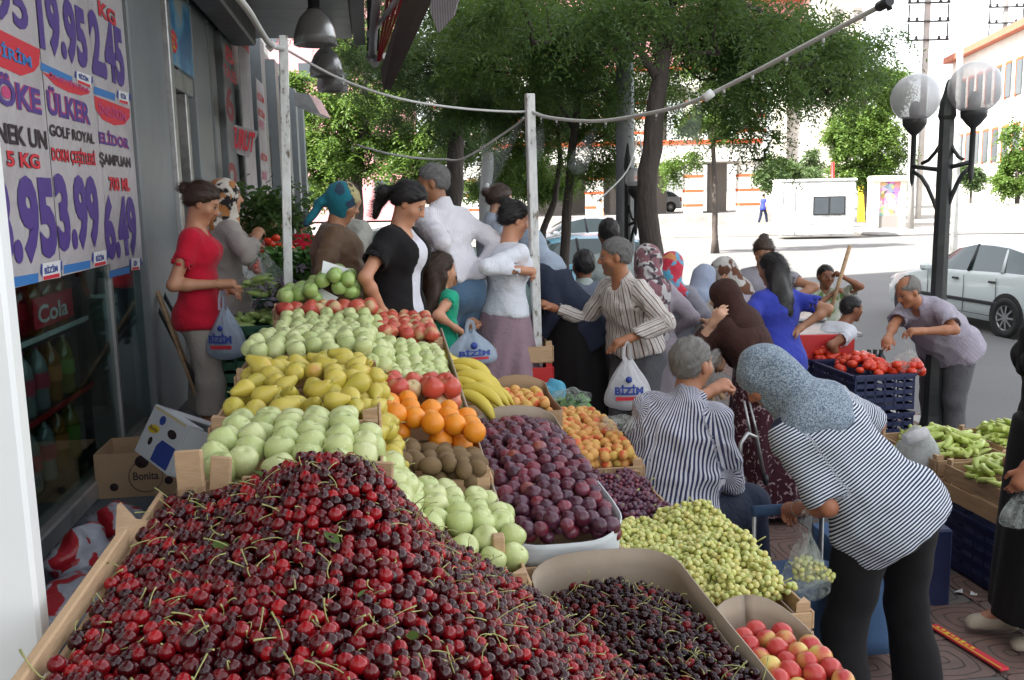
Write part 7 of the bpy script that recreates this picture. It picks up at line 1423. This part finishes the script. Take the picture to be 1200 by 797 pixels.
    def shoes(s, m, name='shoe'):
        for an in (s.anR, s.anL):
            u = s.u; S = Sdf().rc(an + V3(0, -.02, -.02) * u, an + V3(0, .13, -.045) * u, .040 * u, .030 * u, V3(1, 0, 0), 1.25, .02).rc(an + V3(0, -.035, -.055) * u, an + V3(0, .15, -.058) * u, .026 * u, .024 * u, V3(1, 0, 0), 1.5, .01)
            fz = an[2] - .08; S.mod(lambda X, d: np.maximum(d, fz - X[:, 2])); sdf_obj(name, S, s.res, s.E, m)
# ------------------------------------------------------------ the people
C_ = dict(red=cloth('red_cotton', (.52, .008, .03)), khaki=cloth('khaki_cotton', (.34, .31, .27)), coat=cloth('beige_coat', (.42, .38, .34)), brown=cloth('brown_satin', (.135, .075, .040), rough=.5), sweater=cloth('beige_knit', (.48, .48, .42), bump=.6), black=cloth('black_cotton', (.008, .007, .008), bump=.08), white=cloth('white_cotton', (.66, .66, .72)), jeans=cloth('blue_jeans', (.07, .13, .21)), djeans=cloth('navy_cloth', (.012, .018, .04)),
          pinkish=cloth('fine_striped_shirt', (.70, .69, .71), 'v', (.56, .52, .60), 95, .3), lblue=cloth('pale_blue_shirt', (.42, .48, .58)), lilac=cloth('lilac_jersey', (.30, .20, .24)), navy=cloth('navy_dress', (.018, .024, .045)), grey=cloth('grey_trousers', (.10, .10, .11)), green=cloth('green_shirt', (.015, .34, .20)), wcard=cloth('white_knit', (.68, .70, .76), bump=.35), vest=cloth('grey_vest', (.13, .15, .20)), pgreen=cloth('pale_green_shirt', (.40, .46, .44)),
          stripe=cloth('brown_striped_shirt', (.58, .54, .50), 'v', (.13, .06, .05), 24, .16, col3=(.30, .24, .26)), navyst=cloth('navy_striped_shirt', (.035, .045, .11), 'v', (.62, .62, .68), 72, .5), wst=cloth('black_white_striped_top', (.018, .024, .05), 'h', (.62, .66, .74), 92, .48), greycoat=cloth('grey_coat', (.24, .24, .28)), lgrey=cloth('light_grey_coat', (.34, .30, .34)), greyT=cloth('grey_tshirt', (.30, .29, .33)), blueT=cloth('royal_blue_shirt', (.03, .045, .34)), greyshirt=cloth('lilac_grey_shirt', (.30, .27, .34), 'check', (.36, .33, .38), 60, .5),
          white2=cloth('white_tshirt', (.68, .70, .76)), boyT=cloth('khaki_print_shirt', (.42, .44, .36), 'blot', (.13, .22, .07), 9, .55), check=cloth('check_shirt', (.5, .5, .5), 'check', (.1, .1, .2), 14, .5), maroon=cloth('maroon_floral', (.045, .010, .018), 'fleur', (.34, .25, .26), 28, .62), beltm=mat('brown_belt', (.10, .045, .02), .5),
          s1=cloth('scarf_teal', (.015, .17, .22), 'blot', (.03, .06, .10), 9, .60), s1b=cloth('scarf_gold', (.46, .40, .20), 'blot', (.08, .06, .03), 16, .62), s2=cloth('scarf_zebra', (.62, .58, .50), 'blot', (.02, .015, .015), 14, .52, col3=(.40, .17, .06)), s3=cloth('scarf_lace', (.55, .53, .53), 'fleur', (.07, .05, .06), 13, .50, col3=(.25, .12, .14)), s4=cloth('scarf_rose', (.55, .04, .07), 'blot', (.10, .36, .52), 11, .55, col3=(.60, .25, .10)), s5=cloth('scarf_blue_grey', (.30, .35, .46)), s6=cloth('scarf_brown_white', (.50, .48, .46), 'blot', (.14, .06, .035), 13, .52), s7=cloth('scarf_dark_brown', (.045, .018, .014)), s8=cloth('scarf_pale_blue', (.30, .36, .44)), s9=cloth('scarf_dotted', (.30, .36, .42), 'fleur', (.10, .14, .19), 170, .5))
H_ = dict(black=hair_mat('black_hair', (.012, .010, .010)), brown=hair_mat('brown_hair', (.05, .028, .018)), grey=hair_mat('grey_hair', (.16, .155, .15), .7), sgrey=hair_mat('silver_hair', (.20, .19, .175), .75))
SHOE = cloth('black_shoe', (.015, .015, .015), rough=.4); BEI = cloth('beige_shoe', (.42, .36, .28), rough=.5)
def ring(P, c, n, rx, ry, w, m, nm, ax):
    b = MB(); X = nrm(np.cross(n, V3(0, 1, 0)) if abs(n[1]) < .9 else V3(1, 0, 0)); Yv = np.cross(n, X); b.tube([tuple(c + X * rx * math.cos(a) + Yv * ry * math.sin(a)) for a in np.linspace(0, 6.283, 25)], w, 6, cap=False); b.build(nm, m, P.E)
def px(*a): return ('px',) + a
N, Mi, Fa = .0082, .0095, .013
P = Person('woman in a red top and khaki trousers looking down at her carrier bag', (237, 233), 5.5, 1.66, -82, z=.5, lean=0, hpitch=28, armR=px(256, 333, 5.35), armL=px(262, 338, 5.55), elR=(.3, -1, -.5), skin='b98566', res=Mi, wide=.95)
P.body(legs=True); P.shirt(C_['red'], .62, -.08, .012, fem=True, neck=.02); P.trousers(C_['khaki'], .72, .018, flare=.02, low=.09); P.hair(H_['brown'], 'bun'); P.shoes(SHOE); ring(P, P.wrR, nrm(P.wrR - P.elbR), .03, .03, .004, mat('gold', (.8, .55, .2), .25, 1), 'bracelet', 0)
P = Person('woman in a long beige belted coat and patterned headscarf reaching to the vegetables', (264, 216), 6.3, 1.68, -55, z=.5, lean=6, hyaw=-20, armR=px(300, 278, 6.2), armL=px(290, 290, 6.7), skin='b98566', res=.011)
P.body(); P.shirt(C_['coat'], 1.9, -.1, .022, fem=True); P.skirt(C_['coat'], .15, .16, .26, 5, .04, name='coat_skirt', top=.12); P.scarf(C_['s2'], drape=0); ring(P, P.wst + V3(0, 0, -.02), V3(0, 0, 1), .155, .118, .014, C_['beltm'], 'belt', 0)
P = Person('child in a red shirt standing far behind the white post', (352, 262), 9.5, 1.25, 0, res=.016, skin='8a5c44'); P.body(); P.shirt(C_['red'], .6, -.1); P.trousers(C_['djeans']); P.hair(H_['black']); P.shoes(SHOE)
P = Person('woman in a brown satin blouse with a teal and gold headscarf facing right', (402, 245), 5.8, 1.66, -84, z=.48, lean=4, hpitch=22, armR=px(428, 330, 5.5), armL=px(452, 318, 5.9), elR=(.6, -1, -.4), wide=1.22, belly=.03, skin='b07d5e', res=Mi)
P.body(); P.shirt(C_['brown'], 1.85, -.25, .026, fem=True, fold=1.8, flare=.03); P.skirt(C_['brown'], .3, .16, .24, 5, .05, name='skirt'); P.scarf(C_['s1'], drape=0, tied=True, band=C_['s1b'])
P = Person('person in a beige knitted sweater half hidden behind the brown blouse', (408, 246), 6.2, 1.66, -35, z=.5, lean=8, armR=px(428, 335, 6.0), armL=px(440, 330, 6.3), res=.012, wide=1.1); P.body(); P.shirt(C_['sweater'], 1.9, -.1, .024, fold=1.6); P.skirt(C_['khaki'], .2, .15, .22, 6, .06); P.hair(H_['brown'])
P = Person('dark haired woman in a black cardigan over a white top picking apples', (480, 255), 5.3, 1.66, -108, z=.48, lean=4, hpitch=32, hyaw=10, armR=px(449, 366, 5.1), armL=px(486, 365, 5.4), elR=(.9, -.2, 0), elL=(-.5, -.6, -.3), skin='c08a6c', res=Mi, wide=1.05)
P.body(); P.shirt(C_['white'], .4, -.12, .016, fem=True, name='undershirt', neck=.02); P.shirt(C_['black'], .62, -.12, .026, fem=True, name='cardigan', open_=True); P.trousers(C_['black'], g=.014, low=.1); P.hair(H_['black'], 'pony')
P = Person('little girl with long dark hair and a green shirt', (517, 318), 5.6, 1.20, -50, lean=3, armR=px(533, 384, 5.45), armL=px(520, 380, 5.8), skin='c08a6c', res=.009); P.body(); P.shirt(C_['green'], .5, -.06, .014); P.trousers(C_['djeans']); P.hair(H_['brown'], 'long'); P.shoes(SHOE)
P = Person('grey haired man in a pale shirt and jeans with his back to the stall', (508, 240), 6.0, 1.76, 50, z=.5, lean=12, hyaw=38, hpitch=10, armL=px(528, 327, 5.75), armR=px(556, 322, 6.1), elL=(-.6, -1, 0), elR=(.6, -1, 0), skin='9a6a4c', res=Mi, wide=1.12); P.body(); P.shirt(C_['pinkish'], 1.9, .04, .020, collar=True, fold=1.8); P.trousers(C_['jeans'], g=.018); P.hair(H_['grey']); P.shoes(SHOE)
P = Person('balding man in a check shirt sitting far off before the teal car', (490, 277), 12.0, 1.7, 150, res=.02, skin='8a5c44', seat=.9, lean=10); P.body(); P.shirt(C_['check'], .6, -.1); P.trousers(C_['djeans']); P.hair(H_['grey'], 'bald'); P.shoes(SHOE)
P = Person('woman with pinned up hair and white clip in a light blue shirt', (586, 243), 7.2, 1.68, -70, z=.45, lean=6, hpitch=15, skin='c79a80', res=.012); P.body(); P.shirt(C_['lblue'], 1.9, -.1, .02, fem=True, collar=True); P.trousers(C_['djeans']); P.hair(H_['brown'], 'bun')
k = MB(); k.box(tuple(P.hc + P.H @ V3(0, -.12, .07)), (.03, .03, .06), bev=.01); k.build('hair_clip', INK['white'], P.E)
P = Person('woman in a white cardigan and lilac skirt stepping up and gripping the white post', (603, 258), 6.05, 1.66, -58, lean=6, hpitch=16, hyaw=-10, armR=px(611, 317, 5.84), armL=px(551, 370, 5.95), elR=(.5, -.8, -1), elL=(-.8, -.6, 0), legL=(-.12, -.30, .55), legR=(.1, .05, .10), skin='c08a6c', res=Mi, curl=70)
P.body(legs=True); P.shirt(C_['wcard'], 1.9, .03, .014, fem=True, fold=1.); P.skirt(C_['lilac'], .45, .15, .235, 6, .10, top=.06, shift=(0, -.02)); P.hair(H_['black'], 'topbun'); P.shoes(BEI)
P = Person('stooping woman in dark navy clothes with a blue grey headscarf behind the post', (619, 289), 6.4, 1.62, 80, lean=38, hpitch=10, armL=px(628, 400, 6.2), armR=px(620, 400, 6.6), skin='c79a80', res=.012, wide=1.15); P.body(); P.shirt(C_['navy'], 1.9, -.2, .026); P.skirt(C_['black'], .05, .16, .28, 7, .08); P.scarf(C_['s8'], drape=.5)
P = Person('man with black hair seen from behind in a pale green shirt', (713, 274), 7.4, 1.74, 5, res=.013, skin='8a5c44'); P.body(); P.shirt(C_['pgreen'], 1.8, -.1, collar=True); P.trousers(C_['djeans']); P.hair(H_['black']); P.shoes(SHOE)
P = Person('boy seen from behind in a grey blue vest and jeans', (684, 312), 6.5, 1.42, 8, lean=5, hpitch=5, armL=px(672, 395, 6.4), armR=px(700, 390, 6.4), res=.011, skin='8a5c44'); P.body(); P.shirt(C_['pgreen'], 1.7, -.02, .016, collar=True); P.shirt(C_['vest'], .14, -.10, .028, name='vest'); P.trousers(C_['jeans'], g=.02); P.hair(H_['black']); P.shoes(SHOE)
P = Person('grey haired man in a brown striped shirt reaching his arm to the left', (721, 301), 5.9, 1.72, 125, lean=15, hyaw=-38, hpitch=6, armR=px(648, 361, 6.1), armL=px(737, 397, 5.55), elR=(.6, -.2, -1), elL=(-1, -.5, -.3), skin='a06a4a', res=.0085, wide=1.02, curl=20)
P.body(stubble='6a5f58', brow='55504a'); P.shirt(C_['stripe'], 1.88, .05, .022, collar=True, fold=1.8); P.trousers(C_['grey'], g=.024, fold=1.5); P.hair(H_['grey']); P.shoes(SHOE); ring(P, P.pel + V3(0, 0, .0), V3(0, 0, 1), .165, .125, .012, C_['black'], 'belt', 0)
P = Person('woman in a white and black patterned scarf and long skirt behind the striped man', (757, 306), 6.6, 1.64, 28, lean=6, armL=px(752, 385, 6.5), armR=px(783, 390, 6.7), skin='b98566', res=.0105, wide=1.0); P.body(); P.shirt(C_['lgrey'], 1.9, -.15, .024); P.skirt(C_['lgrey'], .06, .16, .27, 10, .12); P.scarf(C_['s3'], drape=1.5, cape=.10)
P = Person('woman in a grey coat with a red and blue floral headscarf', (787, 314), 7.0, 1.60, -22, lean=7, hpitch=12, armR=px(822, 368, 6.9), armL=px(790, 375, 7.2), skin='b98566', res=.011, wide=1.1); P.body(); P.shirt(C_['greycoat'], 1.8, -.2, .026); P.skirt(C_['greycoat'], .10, .16, .25, 6, .05); P.scarf(C_['s4'], drape=.2)
P = Person('bending woman with a plain blue grey headscarf in the crowd', (826, 328), 7.2, 1.58, -40, lean=32, hpitch=20, armR=px(850, 395, 7.0), armL=px(845, 400, 7.3), res=.013); P.body(); P.shirt(C_['coat'], 1.8, -.2, .024); P.skirt(C_['coat'], .10, .16, .25, 6, .05); P.scarf(C_['s5'], drape=.5)
P = Person('woman with a white and brown blotched headscarf bending to the left', (847, 319), 7.5, 1.6, 70, lean=30, hpitch=20, res=.013); P.body(); P.shirt(C_['lgrey'], 1.8, -.2, .024); P.skirt(C_['greycoat'], .10, .16, .25, 6, .05); P.scarf(C_['s6'], drape=.5)
P = Person('stooping woman with a dark brown headscarf and maroon floral skirt', (848, 349), 6.0, 1.60, 48, lean=34, hpitch=15, armL=px(836, 378, 5.85), armR=px(838, 388, 6.2), elL=(0, .1, -1), elR=(0, .1, -1), skin='c79a80', res=.0105, wide=1.12); P.body(); P.shirt(C_['s7'], 1.8, -.1, .024); P.skirt(C_['maroon'], .08, .16, .27, 8, .08); P.scarf(C_['s7'], drape=1.4, cape=.1)
P = Person('woman with hair up in a grey t-shirt behind the royal blue shirt', (895, 296), 7.5, 1.62, 165, lean=5, hpitch=25, armL=px(926, 352, 7.3), armR=px(882, 365, 7.2), elL=(-1, 0, 0), skin='a3755a', res=.0125, wide=1.1); P.body(); P.shirt(C_['greyT'], .5, -.1, .022, fem=True); P.trousers(C_['djeans']); P.hair(H_['brown'], 'topbun')
P = Person('woman in a royal blue shirt with long dark wavy hair stretching her arm left', (904, 316), 6.4, 1.58, 32, lean=4, hpitch=12, armL=px(853, 343, 6.2), armR=px(937, 385, 6.3), elL=(-.3, -.4, -1), skin='a3755a', res=.0105, wide=1.1); P.body(); P.shirt(C_['blueT'], .75, -.08, .022, fem=True); P.trousers(C_['black']); P.hair(H_['black'], 'long')
P = Person('boy in a khaki print t-shirt holding a long stick upright', (968, 315), 9.0, 1.42, 172, z=-.12, lean=2, hyaw=12, armL=px(987, 324, 8.85), armR=px(977, 344, 8.8), elL=(-1, -.2, -.6), elR=(1, -.2, -.6), skin='8a5a40', res=.012, curl=70); P.body(); P.shirt(C_['boyT'], .75, -.1, .022); P.trousers(C_['djeans']); P.hair(H_['black']); P.shoes(SHOE)
b = MB(); p0, p1 = at(996, 288, 8.8), at(971, 372, 8.75); b.tube([p0, p1], .019, 8); tag(b.build('wooden_stick', M['wood']), 'long wooden stick held upright by the boy in the khaki shirt', 'stick')
P = Person('boy in a white t-shirt sitting bent forward beside the tomatoes', (998, 362), 7.2, 1.5, -78, lean=38, seat=.42, hpitch=5, armR=px(985, 425, 7.0), armL=px(1010, 420, 7.4), legR=(.12, .35, .08), legL=(-.12, .35, .08), skin='8a5a40', res=.011); P.body(); P.shirt(C_['white2'], .55, -.06, .022, fold=1.6); P.trousers(C_['djeans']); P.hair(H_['black']); P.shoes(SHOE)
P = Person('balding grey man in a lilac grey shirt bending behind the lamp post', (1064, 342), 6.9, 1.66, 118, lean=36, bend=18, hpitch=28, hyaw=-10, armR=px(1030, 415, 6.5), armL=px(1080, 388, 6.55), elR=(1, -.3, -.4), elL=(-1, -.3, -.3), skin='a97253', res=.0115, wide=1.25, belly=.05); P.body(brow='55504a'); P.shirt(C_['greyshirt'], .8, -.06, .026, collar=True, fold=1.6); P.trousers(C_['grey'], g=.022); P.hair(H_['sgrey'], 'bald'); P.shoes(SHOE)
# the three nearest figures
P = Person('old man in a navy striped shirt sitting with his hand on a cane', (811, 427), 4.0, 1.72, -46, lean=9, seat=.50, bend=12, twist=14, hpitch=2, hyaw=-4, armR=px(862, 580, 4.12), armL=px(836, 457, 4.4), elR=(.7, -.9, -.5), elL=(-.6, .2, -.8), legR=(.14, .50, .06), legL=(-.14, .50, .06), skin='b07a5c', res=N, wide=1.22, belly=.05, curl=75)
P.body(brow='55504a'); P.shirt(C_['navyst'], 1.62, -.10, .026, collar=True, fold=2.0); P.trousers(C_['djeans'], g=.028, fold=1.5); P.hair(H_['sgrey'], 'short'); P.shoes(SHOE)
cane = empty('walking_cane', gz(836, 4.43), 0, 'light wooden walking cane under the hand of the seated old man', 'cane'); hd = at(835, 462, 4.41) - cane.location; b = MB(); b.tube([(.0, .0, 0), tuple(hd)], .012, 10); b.build('shaft', M['wood'], cane); b = MB(); b.tube([tuple(hd + Vector((.05, 0, -.02))), tuple(hd + Vector((.03, 0, .012))), tuple(hd), tuple(hd + Vector((-.05, -.02, 0)))], .015, 8); b.build('handle', M['wood'], cane)
st = empty('stool', (P.root[0], P.root[1], 0), 0, 'low wooden stool under the seated old man', 'stool'); zz = P.root[2] + .38; b = MB(); b.box((0, 0, zz - .02), (.34, .34, .04), bev=.008); b.build('seat', M['wood'], st)
for qx in (-1, 1):
    for qy in (-1, 1): b = MB(); b.tube([(qx * .14, qy * .14, 0), (qx * .12, qy * .12, zz - .04)], .017, 8); b.build('leg', M['wood'], st)
P = Person('woman in a black and white striped top and black trousers bending over grapes', (898, 444), 3.45, 1.64, 24, lean=30, side=-24, bend=8, hpitch=48, hyaw=38, armL=px(936, 596, 3.40), armR=px(1000, 545, 3.7), elL=(0, -1, -.3), elR=(1.2, -.2, -.2), legR=(.24, .02, .08), legL=(-.20, -.02, .08), skin='a96f52', res=N, wide=1.12, curl=55)
P.body(); P.shirt(C_['wst'], .92, -.10, .020, hollow=False, fem=True, fold=1.6, flare=.01); P.trousers(C_['black'], g=.016, fold=1.2, flare=.03, low=.12); P.scarf(C_['s9'], drape=.8, cape=-.04); P.shoes(SHOE); ring(P, P.wrL, nrm(P.wrL - P.elbL), .032, .032, .003, M['alu'], 'bracelet', 0)
P = Person('woman in a long black dress cut off by the right edge of the picture', (1236, 338), 3.95, 1.70, 80, lean=2, armL=px(1190, 592, 3.78), armR=px(1180, 600, 4.1), legR=(.08, .12, .08), legL=(-.1, -.02, .08), skin='a96f52', res=.009, wide=1.0)
P.body(legs=True); P.shirt(C_['black'], 1.9, -.2, .018, fem=True); P.skirt(C_['black'], .13, .15, .21, 6, .05); P.scarf(C_['black'], drape=1.); P.shoes(BEI)
# far passers-by
for hx, hy, Y, m1, lab in ((895, 232, 53, 'blueT', 'distant passer-by in a bright blue shirt walking before the arcade'), (704, 243, 44, 'white', 'distant passer-by in white walking across the sunny square')):
    P = Person(lab, (hx, hy), Y, 1.7, -60, z=.1, res=.03, legR=(.1, .25, .08), legL=(-.1, -.2, .08)); P.body(); P.shirt(C_[m1], .6, -.1, .02); P.trousers(C_['djeans']); P.hair(H_['black'])
print('TIME', round(time.time() - T0, 1))
